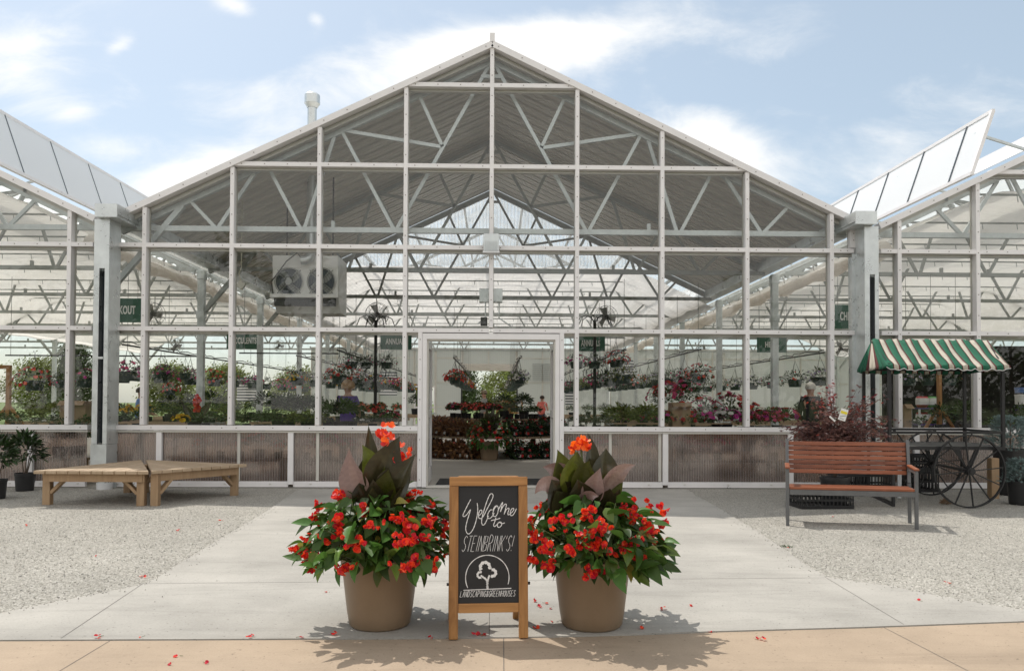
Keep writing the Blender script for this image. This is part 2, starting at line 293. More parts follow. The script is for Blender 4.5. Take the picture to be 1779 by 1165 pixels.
# ------------------------------------------------------------------ mesh helper
ORG = {}
class MB:
    def __init__(s): s.v = []; s.f = []; s.m = []; s.a = []; s.uv = None
    def add(s, vs, fs, m=0, a=.5):
        o = len(s.v); s.v += [tuple(v) for v in vs]
        for f in fs: s.f.append([i+o for i in f]); s.m.append(m); s.a.append(a)
    def box(s, c, d, m=0, a=.5, rot=None):
        x, y, z = d[0]/2, d[1]/2, d[2]/2
        vs = [Vector((i*x, j*y, k*z)) for k in (-1, 1) for j in (-1, 1) for i in (-1, 1)]
        if rot is not None: vs = [rot @ v for v in vs]
        c = Vector(c); s.add([v+c for v in vs], [(0, 2, 3, 1), (4, 5, 7, 6), (0, 1, 5, 4), (2, 6, 7, 3), (0, 4, 6, 2), (1, 3, 7, 5)], m, a)
    def mm(s, x0, x1, y0, y1, z0, z1, m=0, a=.5):
        s.box(((x0+x1)/2, (y0+y1)/2, (z0+z1)/2), (abs(x1-x0), abs(y1-y0), abs(z1-z0)), m, a)
    def bar(s, p, q, w, h, up=(0, 1, 0), m=0, a=.5):      # rectangular beam: w across, h along `up`
        p, q = Vector(p), Vector(q); d = (q-p).normalized(); u = Vector(up); u = (u-d*u.dot(d)).normalized(); t = d.cross(u)
        vs = [e+t*(i*w/2)+u*(j*h/2) for e in (p, q) for (i, j) in ((-1, -1), (1, -1), (1, 1), (-1, 1))]
        s.add(vs, [(3, 2, 1, 0), (4, 5, 6, 7), (0, 1, 5, 4), (1, 2, 6, 5), (2, 3, 7, 6), (3, 0, 4, 7)], m, a)
    def tube(s, pts, r, n=8, m=0, a=.5, cap=True, closed=False):
        pts = [Vector(p) for p in pts]; K = len(pts); rs = r if isinstance(r, (list, tuple)) else [r]*K
        ref = None; rings = []
        for i, p in enumerate(pts):
            if closed: d = pts[(i+1) % K]-pts[i-1]
            else: d = pts[min(i+1, K-1)]-pts[max(i-1, 0)]
            if d.length < 1e-9: d = Vector((0, 0, 1))
            d.normalize()
            if ref is None: ref = Vector((1, 0, 0)) if abs(d.x) < .8 else Vector((0, 1, 0))
            ref = (ref-d*ref.dot(d))
            if ref.length < 1e-6: ref = d.orthogonal()
            ref.normalize(); t = d.cross(ref)
            rings.append([p+(ref*math.cos(2*math.pi*k/n)+t*math.sin(2*math.pi*k/n))*rs[i] for k in range(n)])
        vs = [v for r_ in rings for v in r_]; fs = []
        for i in range(K if closed else K-1):
            j = (i+1) % K
            for k in range(n): fs.append((i*n+k, i*n+(k+1) % n, j*n+(k+1) % n, j*n+k))
        if cap and not closed: fs += [tuple(range(n-1, -1, -1)), tuple((K-1)*n+k for k in range(n))]
        s.add(vs, fs, m, a)
    def lathe(s, prof, n=24, c=(0, 0, 0), m=0, a=.5):
        c = Vector(c); vs = []; fs = []
        for r, z in prof:
            for k in range(n): vs.append(c+Vector((r*math.cos(2*math.pi*k/n), r*math.sin(2*math.pi*k/n), z)))
        for i in range(len(prof)-1):
            for k in range(n): fs.append((i*n+k, i*n+(k+1) % n, (i+1)*n+(k+1) % n, (i+1)*n+k))
        s.add(vs, fs, m, a)
    def prism(s, pts, ext, m=0, a=.5):                    # planar polygon extruded by vector ext
        e = Vector(ext); n = len(pts); p = [Vector(q) for q in pts]
        s.add(p+[q+e for q in p], [tuple(range(n-1, -1, -1)), tuple(range(n, 2*n))]+[(i, (i+1) % n, n+(i+1) % n, n+i) for i in range(n)], m, a)
    def build(s, name, mats, parent=None, smooth=False, bevel=0, ang=35, world=True, segs=2):
        me = bpy.data.meshes.new(name)
        o = Vector((0, 0, 0))
        if parent is not None and world: o = ORG.get(parent.name, o)
        me.from_pydata([(v[0]-o.x, v[1]-o.y, v[2]-o.z) for v in s.v], [], s.f)
        if not isinstance(mats, (list, tuple)): mats = [mats]
        for m in mats: me.materials.append(m)
        if len(mats) > 1: me.polygons.foreach_set('material_index', s.m)
        at_ = me.attributes.new('var', 'FLOAT', 'FACE'); at_.data.foreach_set('value', s.a)
        if smooth:
            me.polygons.foreach_set('use_smooth', [True]*len(me.polygons))
            if ang < 180: me.set_sharp_from_angle(angle=rad(ang))
        me.update()
        ob = bpy.data.objects.new(name, me); COL.objects.link(ob)
        if parent is not None: ob.parent = parent; ORG[ob.name] = o
        else: ORG[ob.name] = Vector((0, 0, 0))
        if bevel:
            b = ob.modifiers.new('bevel', 'BEVEL'); b.width = bevel; b.segments = segs; b.limit_method = 'ANGLE'; b.angle_limit = rad(40)
        return ob
def thing(name, label, cat, loc=(0, 0, 0), group=None, rz=0):
    o = bpy.data.objects.new(name, None); COL.objects.link(o); o.empty_display_size = .1
    o.location = loc; o.rotation_euler = (0, 0, rz); ORG[o.name] = Vector(loc)
    return tag(o, label, cat, group)
def tag(o, label=None, cat=None, group=None, kind=None):
    if label: o['label'] = label
    if cat: o['category'] = cat
    if group: o['group'] = group
    if kind: o['kind'] = kind
    return o
def dup(root, loc, rz=0.0, label=None, group=None, scale=1.0):
    r = root.copy(); COL.objects.link(r); r.location = loc; r.rotation_euler = (0, 0, rz); r.scale = (scale,)*3
    if label: r['label'] = label
    if group: r['group'] = group
    for ch in list(root.children):
        c = ch.copy(); COL.objects.link(c); c.parent = r
        for g in ch.children:
            d = g.copy(); COL.objects.link(d); d.parent = c
    return r
ORD = 'first second third fourth fifth sixth seventh eighth ninth tenth eleventh twelfth thirteenth fourteenth fifteenth sixteenth seventeenth eighteenth'.split()

# ================================================================== SETTING
def sheet(name, pts, z, m, kind='structure', thick=0):
    b = MB()
    if thick: b.prism([(p[0], p[1], z-thick) for p in pts], (0, 0, thick))
    else: b.add([(p[0], p[1], z) for p in pts], [tuple(range(len(pts)))])
    return tag(b.build(name, m), kind=kind)
sheet('ground', [(-900, -900), (900, -900), (900, 900), (-900, 900)], -.05, MT['field'])
MT['bounce_road'] = ground_mat('bounce_road', [(.24, .23, .21), (.33, .315, .29)], 90, bump=.4, bdist=.004, blot=.6, blot_amt=.15)  # unseen road surface, paled to bounce sunlight onto the glass front
sheet('road', [(-60, -34), (60, -34), (60, -10.2), (-60, -10.2)], -.030, MT['bounce_road'])
sheet('gravel_bed', [(-24, -10.0), (24, -10.0), (24, -.06), (-24, -.06)], 0, MT['gravel'])
sheet('floor', [(-17, -.06), (17, -.06), (17, 26.5), (-17, 26.5)], .004, MT['floor'])
G = lambda x, y: gnd(x, y, .014)
front = [G(0, 1110.5), G(640, 1107.5), G(900, 1105.5), G(1100, 1100.5), G(1250, 1095), G(1500, 1088), G(1779, 1078)]
wl = [G(519, 849.5), G(460, 889), G(400, 925), G(330, 967), G(290, 992), G(262, 1009), G(235, 1017), G(160, 1032), G(80, 1048), G(0, 1064.5)]
wr = [G(1779, 1059), G(1640, 1036), G(1540, 1016), G(1470, 1007), G(1440, 1001.5), G(1415, 990), G(1370, 959), G(1320, 925), G(1260, 888), G(1192, 849.5)]
ext = lambda p, x: Vector((x, p.y+(x-p.x)*(-.02), 0))
walk = wl + [Vector((-9, wl[-1].y-.35, 0)), Vector((-9, front[0].y, 0))] + front + [Vector((9, front[-1].y+.25, 0)), Vector((9, wr[0].y-.15, 0))] + wr
from mathutils.geometry import delaunay_2d_cdt
def slab(b, pts, z0, z1):
    vs, _, fs, *_r = delaunay_2d_cdt([Vector((p.x, p.y)) for p in pts], [], [list(range(len(pts)))], 1, 1e-5)
    b.add([(v.x, v.y, z1) for v in vs], [tuple(f) for f in fs]); n = len(pts)
    b.add([(p.x, p.y, z1) for p in pts]+[(p.x, p.y, z0) for p in pts], [(i, (i+1) % n, n+(i+1) % n, n+i) for i in range(n)])
b = MB(); slab(b, walk, -.06, .014)
tag(b.build('walkway', MT['concrete']), kind='structure')
sal = [Vector((-9, front[0].y, 0))] + front + [Vector((9, front[-1].y+.25, 0)), Vector((9, -10, 0)), Vector((-9, -10, 0))]
b = MB(); slab(b, [Vector((p.x, p.y-.012, 0)) for p in sal], -.06, .010)
tag(b.build('pavement', MT['salmon']), kind='structure')
b = MB()
def joint(p, q, z, w=.0035):
    p = gnd(p[0], p[1], z); q = gnd(q[0], q[1], z); d = (q-p).normalized(); t = Vector((-d.y, d.x, 0))*w/2; e = Vector((0, 0, .0012))
    b.add([p+t+e, q+t+e, q-t+e, p-t+e], [(0, 1, 2, 3)])
for p, q in (((250, 1012), (106, 1108)), ((1432, 1001), (1570, 1084)), ((250, 1013), (1432, 1003)), ((462, 905), (1284, 908)), ((851, 850), (850, 1105))): joint(p, q, .014)
for p, q in (((195, 1110), (20, 1215)), ((1535, 1089), (1760, 1205)), ((875, 1107), (876, 1260))): joint(p, q, .010)
tag(b.build('walkway_joints', MT['joint']), kind='structure')

# loose stones over the gravel and along its edges
b = MB(); rr = random.Random(3)
def inwalk(p):
    c = False; n = len(walk)
    for i in range(n):
        a, d = walk[i], walk[i-1]
        if (a.y > p[1]) != (d.y > p[1]) and p[0] < (d.x-a.x)*(p[1]-a.y)/(d.y-a.y)+a.x: c = not c
    return c
oct_v = [(1, 0, 0), (-1, 0, 0), (0, 1, 0), (0, -1, 0), (0, 0, 1), (0, 0, -1)]; oct_f = [(0, 2, 4), (2, 1, 4), (1, 3, 4), (3, 0, 4), (2, 0, 5), (1, 2, 5), (3, 1, 5), (0, 3, 5)]
cnt = 0
while cnt < 9000:
    Y = -.1-6.4*rr.random(); Xm = (Y+11.5)*.72; X = (rr.random()*2-1)*Xm
    if inwalk((X, Y)):
        if rr.random() < .995: continue
        s = rr.uniform(.003, .006); z = .016
    else: s = rr.uniform(.003, .008); z = .001
    rot = Quaternion((rr.random()-.5, rr.random()-.5, rr.random()-.5, rr.random()-.5)).normalized()
    b.add([rot @ Vector((v[0]*s*rr.uniform(.8, 1.4), v[1]*s*rr.uniform(.7, 1.2), v[2]*s*.75))+Vector((X, Y, z+s*.3)) for v in oct_v], oct_f, 0, rr.random()); cnt += 1
for side_ in (wl, wr):                     # stones kicked over the slab edge
    for a_, e_ in zip(side_, side_[1:]):
        L_ = (e_-a_).length; t_ = (e_-a_)/L_; n_ = Vector((-t_.y, t_.x, 0))
        for k in range(int(L_*55)):
            p = a_+t_*(rr.random()*L_)+n_*rr.uniform(-.05, .05+.12*rr.random()**4)*(1 if rr.random() < .8 else 2.5); s = rr.uniform(.0025, .006); z = .0155 if inwalk((p.x, p.y)) else .002
            rot = Quaternion((rr.random()-.5, rr.random()-.5, rr.random()-.5, rr.random()-.5)).normalized()
            b.add([rot @ Vector((v[0]*s*rr.uniform(.8, 1.4), v[1]*s, v[2]*s*.75))+Vector((p.x, p.y, z+s*.3)) for v in oct_v], oct_f, 0, rr.random())
tag(b.build('gravel', MT['stone']), kind='stuff')

# ================================================================== GREENHOUSES
H1, H2, H3, H4, H5 = 5.726, 4.5645, 3.403, 2.227, .85
SL, PK = .476, 6.31
BAY = 3.66; NB = 7; YE = BAY*NB           # depth of the houses
def clip(poly, a, bq, c):                 # keep a*x + b*z <= c
    o = []
    for i in range(len(poly)):
        p, q = poly[i-1], poly[i]; dp = a*p[0]+bq*p[1]-c; dq = a*q[0]+bq*q[1]-c
        if (dp <= 0) != (dq <= 0): t = dp/(dp-dq); o.append((p[0]+(q[0]-p[0])*t, p[1]+(q[1]-p[1])*t))
        if dq <= 0: o.append(q)
    return o
def screws(b, p, q, step=.28, off=.10, n=6, r=.0075):
    p, q = Vector(p), Vector(q); L = (q-p).length; k = max(1, int((L-2*off)/step))
    for i in range(k+1):
        c = p.lerp(q, (off+(L-2*off)*i/k)/L)
        vs = [c+Vector((r*math.cos(t*6.283/n), -.0, r*math.sin(t*6.283/n))) for t in range(n)]
        b.add([v+Vector((0, 0, 0)) for v in vs]+[v+Vector((0, -.005, 0)) for v in vs], [tuple(range(n, 2*n))]+[(i2, (i2+1) % n, n+(i2+1) % n, n+i2) for i2 in range(n)], 1)
def mullion(root, X, z0, z1, w=.056, name='mullion'):
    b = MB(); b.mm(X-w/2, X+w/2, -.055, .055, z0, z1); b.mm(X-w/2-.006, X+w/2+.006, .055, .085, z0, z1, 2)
    screws(b, (X, -.055, z0), (X, -.055, z1)); return b.build(name, [MT['alu'], MT['screw'], MT['alu_in']], root)
def transom(root, x0, x1, z, h=.060, name='transom', slack=.002):
    b = MB(); b.mm(x0, x1, -.050, .050, z-h/2, z+h/2); b.mm(x0, x1, .050, .12, z-h/2-.034, z+h/2-.02, 2)
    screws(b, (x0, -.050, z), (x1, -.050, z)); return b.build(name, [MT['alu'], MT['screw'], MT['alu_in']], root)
def pane(root, poly, y=.026, name='window_pane', m='glass'):
    if len(poly) < 3: return
    b = MB(); tx, tz = R_.uniform(-.005, .005), R_.uniform(-.006, .006); b.prism([(p[0], y+tx*(p[0]-poly[0][0])+tz*(p[1]-poly[0][1]), p[1]) for p in poly], (0, .008, 0)); return b.build(name, MT[m], root)

def truss(root, xc, Y, lo, hi, m):
    """lo/hi: world x limits of the part that is built"""
    b = MB(); s = .052
    zr = lambda d: PK-.13-SL*abs(d)
    def ok(d): return lo-1e-3 <= xc+d <= hi+1e-3
    def P(d, z): return Vector((xc+d, Y, z))
    zc = 3.70
    # rafters and chord
    for sg in (-1, 1):
        a, e = 0.0, 5.33*sg
        pts = [x for x in (a, e)]
        xs = [max(lo, min(hi, xc+x))-xc for x in pts]
        if abs(xs[0]-xs[1]) > .1: b.bar(P(xs[0], zr(xs[0])), P(xs[1], zr(xs[1])), .07, .07, (0, 1, 0))
    x0, x1 = max(lo, xc-5.33), min(hi, xc+5.33)
    b.bar((x0, Y, zc), (x1, Y, zc), .075, .062, (0, 1, 0))
    zm = 4.80
    for sg in (-1, 1):
        for (d0, k0, d1, k1) in ((4.34, 'r', 3.99, 'c'), (3.95, 'c', 3.44, 'r'), (3.24, 'r', 2.77, 'c'), (2.71, 'c', 2.29, 'r'), (2.17, 'r', 1.42, 'c'), (2.11, 'r', .735, 'm'), (1.38, 'c', .05, 'r'), (1.05, 'r', .72, 'm')):
            z = lambda d, k: zr(d)-.03 if k == 'r' else zc+.02 if k == 'c' else zm+.13
            a, e = d0*sg, d1*sg
            if ok(a) and ok(e): b.bar(P(a, z(a, k0)), P(e, z(e, k1)), s*.95, s*.8, (0, 1, 0))
        if ok(4.46*sg) and ok(5.38*sg): b.bar(P(4.46*sg, zr(4.46)-.02), P(5.40*sg, 2.9), .075, .075, (0, 1, 0))
    if ok(-.16) and ok(.16): b.bar(P(-.16, 5.97), P(.16, 5.97), s, s, (0, 1, 0))
    # curtain clamps standing on the chord
    for d in (-2.3, 0, 2.3):
        if ok(d): b.box((xc+d, Y, zc+.08), (.05, .05, .10))
    return b.build('roof_truss', m, root)
def slope_strip(b, xa, za, xb, zb, y0, y1, t=.012, m=0):
    n = Vector((-(zb-za), 0, xb-xa)).normalized()
    if n.z < 0: n = -n
    b.prism([(xa, y0, za), (xb, y0, zb), (xb, y1, zb), (xa, y1, za)], n*t, m)

def house(name, label, xc, xs, lo, hi, opaque, posts=()):
    root = thing(name, label, 'greenhouse', (xc, 0, 0))
    zr = lambda X: PK-SL*abs(X-xc)
    # --- rake trim (gable edge)
    for sg in (-1, 1):
        xa, xb = (xc, min(hi, xc+5.40)) if sg > 0 else (max(lo, xc-5.40), xc)
        if xb-xa < .1: continue
        b = MB(); b.bar((xa, -.005, zr(xa)), (xb, -.005, zr(xb)), .085, .15, (0, 1, 0)); b.bar((xa, .11, zr(xa)-.07), (xb, .11, zr(xb)-.07), .06, .06, (0, 1, 0), 2)
        screws(b, (xa, -.081, zr(xa)), (xb, -.081, zr(xb)), .36)
        b.build('rake_trim', [MT['alu'], MT['screw'], MT['alu_in']], root)
    # --- mullions
    for X in xs:
        mullion(root, X, H4+.043 if opaque and abs(X) < .5 else H5+.03, zr(X)-.055)
    # --- transoms (butted between the mullions)
    def row(z, half, skip=None):
        e = [X for X in xs if abs(X-xc) <= half+.02]
        lim0, lim1 = max(lo, xc-half), min(hi, xc+half)
        st = sorted(set([lim0]+[X for X in e if lim0 < X < lim1]+[lim1]))
        for a, q in zip(st, st[1:]):
            if q-a < .12: continue
            if skip and skip(a, q): continue
            a2 = a+(.028 if a in xs else 0); q2 = q-(.028 if q in xs else 0)
            transom(root, a2, q2, z)
    row(H1, 1.27); row(H2, 3.72); row(H3, 5.33); row(H4, 5.33)
    # --- panes
    levels = [H5, H4, H3, H2, H1, PK+.2]
    cols = sorted(set([max(lo, xc-5.33)]+list(xs)+[min(hi, xc+5.33)]))
    for a, q in zip(cols, cols[1:]):
        for z0, z1 in zip(levels, levels[1:]):
            if name == 'greenhouse' and opaque and z0 == H5 and a < .9 and q > -.9: continue
            p = [(a+.02, z0), (q-.02, z0), (q-.02, z1), (a+.02, z1)]
            if zr(a) < z0 and zr(q) < z0: continue
            p = clip(p, SL, 1, PK-.05+SL*xc); p = clip(p, -SL, 1, PK-.05-SL*xc)
            if len(p) >= 3: pane(root, p)
    # --- trusses
    for i in range(NB+1):
        Y = .25 if i == 0 else BAY*i
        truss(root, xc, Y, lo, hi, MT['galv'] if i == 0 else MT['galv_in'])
    # --- roof
    for sg in (-1, 1):
        xa, xb = xc, (min(hi, xc+5.36) if sg > 0 else max(lo, xc-5.36))
        if abs(xb-xa) < .2: continue
        if not opaque and sg*xc < 0: xb = xc+sg*5.60
        y0 = .06
        if opaque:
            b = MB(); y1 = BAY*2+.02; prof = []; y = y0
            while y < y1:
                for dy, dz in ((0, 0), (.012, .085), (.085, .085), (.097, 0), (.20, 0), (.206, .02), (.235, .02), (.241, 0)):
                    if y+dy < y1: prof.append((y+dy, dz))
                y += .34
            vs = []; za, zb = zr(xa)-.02, zr(xb)-.02
            for (yy, dz) in prof: vs += [(xa, yy, za+dz), (xb, yy, zb+dz), (xa, yy, za+dz+.006), (xb, yy, zb+dz+.006)]
            fs = []
            for i in range(len(prof)-1):
                o = i*4; fs += [(o, o+1, o+5, o+4), (o+2, o+6, o+7, o+3)]
            b.add(vs, fs); b.build('metal_roof', MT['roof_metal'], root, smooth=False); y0 = y1
            b = MB(); b.bar((xa, y1, za-.07), (xb, y1, zb-.07), .05, .12, (0, 0, 1)); b.build('end_flashing', MT['galv_in'], root)
            b = MB(); b.bar((xa, BAY+.1, za-.05), (xb, BAY+.1, zb-.05), .06, .10, (0, 0, 1)); b.build('rafter', MT['roof_metal'], root)
        b = MB(); slope_strip(b, xa, zr(xa)-.02, xb, zr(xb)-.02, y0, YE); b.build('roof_sheet', MT['poly_clear'] if opaque else MT['roof_film'], root)
        for d in (.7, 1.9, 3.1, 4.3):
            X = xc+sg*d
            if lo <= X <= hi:
                b = MB(); b.mm(X-.025, X+.025, y0+.02, YE, zr(X)-.10, zr(X)-.04); b.build('purlin', MT['galv_in'], root)
    return root

side = 10.92
LX = [-side+1.219*k for k in (1, 2, 3, 4)]; LX[3] = X_at(122.5, 500, 0); LX[2] = LX[3]-1.20; LX[1] = LX[2]-1.2; LX[0] = LX[1]-1.2
RX = [X_at(1560, 500, 0), X_at(1696, 500, 0)]; RX += [RX[1]+1.16, RX[1]+2.33]
main = house('greenhouse', 'central gabled glass greenhouse with dark corrugated roof over its open doorway', 0, [k*1.219 for k in range(-4, 5)], -5.5, 5.20, True)
left = house('greenhouse', 'partly seen glass greenhouse behind the two plank platforms, its raised vent bluish', -side, LX, -side-5.4, -5.56, False)
right = house('greenhouse', 'partly seen glass greenhouse behind the striped awning cart, its raised vent bright white', side, RX, 5.56, side+5.4, False)
for o in (left, right, main): o['group'] = 'joined greenhouses'

# --- main front: sill, door, lower panels
XJL, XJR = X_at(730, 700, 0), X_at(975.5, 700, 0)
def sill(root, x0, x1, stops):
    st = sorted([x0]+stops+[x1])
    for a, q in zip(st, st[1:]):
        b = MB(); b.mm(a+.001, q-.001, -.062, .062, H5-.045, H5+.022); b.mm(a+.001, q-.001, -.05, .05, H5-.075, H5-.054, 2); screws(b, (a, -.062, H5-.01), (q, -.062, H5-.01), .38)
        b.build('sill_rail', [MT['alu'], MT['screw'], MT['alu_in']], root)
def panels(root, posts, x0, x1, strips=()):
    for X in posts:
        b = MB(); b.mm(X-.037, X+.037, -.05, .04, .05, H5-.078); b.build('panel_post', MT['alu'], root)
    for X in strips:
        b = MB(); b.mm(X-.02, X+.02, -.012, .03, .10, H5-.078); b.build('joint_strip', MT['alu_in'], root)
    st = [x0]+sorted(posts)+[x1]
    for a, q in zip(st, st[1:]):
        a2 = a+.038; q2 = q-.038
        b = MB(); b.mm(a2, q2, .0, .012, .09, H5-.078); b.build('lower_panel', MT['poly'], root)
        b = MB(); b.mm(a2, q2, -.03, .03, .012, .09)
        for i in range(3): b.lathe([(.017, 0), (.017, .008), (0, .008)], 8, ((a2+q2)/2+(i-1)*(q2-a2)*.36, -.03, .052), 1)
        b.build('base_rail', [MT['alu'], MT['alu_in']], root)
sill(main, -5.33, XJL-.03, [-2.44, -3.66]); sill(main, XJR+.03, 5.20, [2.44, 3.66])
panels(main, [X_at(278, 800, 0), X_at(506, 800, 0)], -5.33, XJL, [X_at(415, 800, 0), X_at(552, 800, 0)])
panels(main, [X_at(1155, 800, 0), X_at(1372, 800, 0)], XJR, 5.20, [X_at(1146, 800, 0), X_at(1060, 800, 0)])
sill(left, -side, -5.62, [LX[2], LX[1]]); panels(left, [X_at(55, 790, 0), X_at(55, 790, 0)-1.8], -side, -5.62, [])
sill(right, 5.62, side, [RX[1], RX[2]]); panels(right, [X_at(1590, 780, 0), X_at(1779, 780, 0)], 5.62, side, [])
for X in (XJL, XJR):
    mullion(main, X, .02, H4-.032, .060, 'door_post')
b = MB(); fx0, fx1 = XJL+.034, XJR-.034
b.mm(fx0, fx0+.06, -.06, .09, .016, H4-.045); b.mm(fx1-.06, fx1, -.06, .09, .016, H4-.045); b.mm(fx0+.06, fx1-.06, -.06, .09, H4-.125, H4-.045)
b.mm(fx0+.06, fx0+.082, -.02, .09, .016, H4-.125, 1); b.mm(fx1-.082, fx1-.06, -.02, .09, .016, H4-.125, 1); b.mm(fx0+.082, fx1-.082, -.02, .09, H4-.150, H4-.125, 1)
b.mm(fx0+.06, fx1-.06, -.06, .10, .005, .030, 1)
dfm = b.build('door_frame', [MT['alu'], MT['alu_in']], main)
for sg, xh in ((-1, fx0+.052), (1, fx1-.052)):
    w = .82; a = rad(91)
    d = Vector((-sg*math.cos(a), math.sin(a), 0)); t = Vector((d.y, -d.x, 0))
    o = Vector((xh, .10, .04)); top = H4-.19
    b = MB()
    rotm = Matrix(((d.x, t.x, 0), (d.y, t.y, 0), (0, 0, 1)))
    def dbox(u0_, u1_, z0, z1, th=.045, m=0): b.box(o+d*(u0_+u1_)/2+Vector((0, 0, (z0+z1)/2)), (u1_-u0_, th, z1-z0), m, rot=rotm)
    dbox(0, .09, 0, top); dbox(w-.09, w, 0, top); dbox(.09, w-.09, 0, .22); dbox(.09, w-.09, top-.09, top); dbox(.09, w-.09, .95, 1.05)
    dl = b.build('door', [MT['alu']], main)
    b = MB(); dbox(.09, w-.09, .22, .95, .008); dbox(.09, w-.09, 1.05, top-.09, .008); b.build('door_glass', MT['glass'], dl)
    b = MB(); c = o+d*(w-.05)+Vector((0, 0, 1.0)); b.tube([c+t*(-.05*sg)*-1, c+t*.07*1], .012, 8); b.tube([c+t*.07-d*.02, c+t*.07-d*.13], .012, 8); b.tube([c-t*.07-d*.02, c-t*.07-d*.13], .012, 8); b.tube([c-t*.07, c], .012, 8)
    b.build('handle', MT['galv'], dl)
    for z in (.2, 1.0, 1.75):
        b = MB(); b.tube([(xh-sg*-.0, .085, z), (xh, .085, z+.11)], .014, 8); b.build('hinge', MT['galv'], dl)
# end posts above h3 and below it
for sg in (-1, 1):
    X = (5.335 if sg < 0 else 5.19)*sg; b = MB(); b.mm(X-.045, X+.045, -.053, .055, H3+.043, PK-SL*5.335-.02); screws(b, (X, -.053, H3+.05), (X, -.053, 3.75)); b.build('end_post', [MT['alu'], MT['screw']], main)
    b = MB(); b.mm(X-.02, X+.05, -.04, .08, 0, H3-.043); b.build('end_post', MT['galv_sheet'], main)
# ridge cap
b = MB(); b.mm(-.035, .035, -.085, .02, PK+.03, PK+.15); b.mm(-.09, .09, .07, BAY*2, PK+.035, PK+.075); b.build('ridge_cap', MT['alu'], main)
# gutters, posts, downspout boxes
for sg in (-1, 1):
    Xg = 5.46*sg if sg < 0 else 5.39; gr = main; Xp = Xg; Xg = at(184, 382, -.43).x if sg < 0 else at(1505, 392, -.43).x
    b = MB(); b.mm(Xg-.15, Xg-.135, -.42, YE, 3.74, 3.88); b.mm(Xg+.135, Xg+.15, -.42, YE, 3.74, 3.88); b.mm(Xg-.135, Xg+.135, -.42, YE, 3.70, 3.74); b.mm(Xg-.15, Xg+.15, -.435, -.42, 3.70, 3.88)
    b.build('gutter', MT['galv_sheet'], gr)
    for i in range(NB+1):
        Y = .28 if i == 0 else BAY*i
        b = MB(); b.mm(Xp-.06, Xp+.06, Y-.06, Y+.06, 0, 3.68); b.mm(Xp-.075, Xp+.075, Y-.075, Y+.075, 2.78, 2.90, 0); b.mm(Xp-.075, Xp+.075, Y-.075, Y+.075, 3.5, 3.66, 0); b.build('post', MT['galv'], gr, bevel=.006)
    # cover box in front with an open slot
    xa = X_at(161 if sg < 0 else 1503, 600, -.33); xb = X_at(187.5 if sg < 0 else 1527, 600, -.33)
    if sg > 0: xa, xb = X_at(1502, 430, -.33), X_at(1526.5, 430, -.33)
    sa, sb = xa+(xb-xa)*.36, xa+(xb-xa)*.72
    b = MB(); zt, zs, zb_ = 3.695, 3.02, .62
    b.mm(xa, xb, -.33, -.32, zs, zt); b.mm(xa, sa, -.33, -.32, zb_, zs); b.mm(sb, xb, -.33, -.32, zb_, zs)
    b.mm(xa, xa+.008, -.32, -.005, zb_, zt); b.mm(xb-.008, xb, -.32, -.005, zb_, zt); b.mm(xa+.008, xb-.008, -.10, -.09, zb_, zs, 1)
    b.mm(sa+.005, sb-.005, -.34, -.3, 1.78, 1.81)
    b.mm(xa-.004, xb+.004, -.34, -.05, .28, zb_-.004)
    b.mm(xa-.004, xb+.004, -.335, -.44+.105, zt, zt+.001)
    xo = xb if sg < 0 else xa; xi = -5.36 if sg < 0 else 5.23
    b.mm(min(xo, xi)+.001, max(xo, xi)-.001, -.05, -.02, .0, 3.74, 0)
    ds = b.build('downspout', [MT['galv_sheet'], MT['dark_steel']], gr)
    xm = (xa+xb)/2+.03; b = MB(); b.lathe([(.085, .28), (.085, .05)], 20, (xm, -.22, 0)); b.build('outlet_pipe', MT['galv_sheet'], ds, smooth=True)
    b = MB(); b.lathe([(.10, 0), (.105, .09), (.09, .09)], 20, (xm, -.22, 0)); b.build('collar', MT['white_plastic'], ds, smooth=True)
# gable partition above the curtain, curtains, side curtain rolls
b = MB(); zcur = 4.46
p = [(-3.85, zcur), (3.85, zcur), (0, PK-.08)]
b.prism([(q[0], BAY*2+.12, q[1]) for q in p], (0, .01, 0)); b.build('gable_partition', MT['poly_clear'], main)
def curtain(root, prof, y0, y1, ny):
    b = MB(); n = len(prof); vs = []; fs = []
    for j in range(ny+1):
        y = y0+(y1-y0)*j/ny
        for (x, z) in prof: vs.append((x, y, z-.03*math.sin(math.pi*((y/BAY*2) % 1))-.012*math.sin(x*9+y*5)))
    for j in range(ny):
        for i in range(n-1): fs.append((j*n+i, j*n+i+1, (j+1)*n+i+1, (j+1)*n+i))
    b.add(vs, fs); o = b.build('shade_curtain', MT['curtain'], root, smooth=True, ang=180); return o
def prof(xc, lo, hi, step=.3):
    xs = []; x = lo
    while x < hi-1e-3: xs.append(x); x += step
    xs.append(hi)
    return [(x, min(zcur, PK-.26-SL*abs(x-xc))) for x in xs]
curtain(main, prof(0, -5.3, 5.3), BAY*2+.16, YE-.05, 72)
def prof2(sg):
    xs = [5.62+.3*i for i in range(75)]
    p = [(sg*x, min(zcur, PK-.26-SL*min(abs(x-side), abs(x-side*2), abs(x-side*3)))) for x in xs]
    return p if sg > 0 else p[::-1]
curtain(left, prof2(-1), .5, YE-.05, 90); curtain(right, prof2(1), .5, YE-.05, 90)
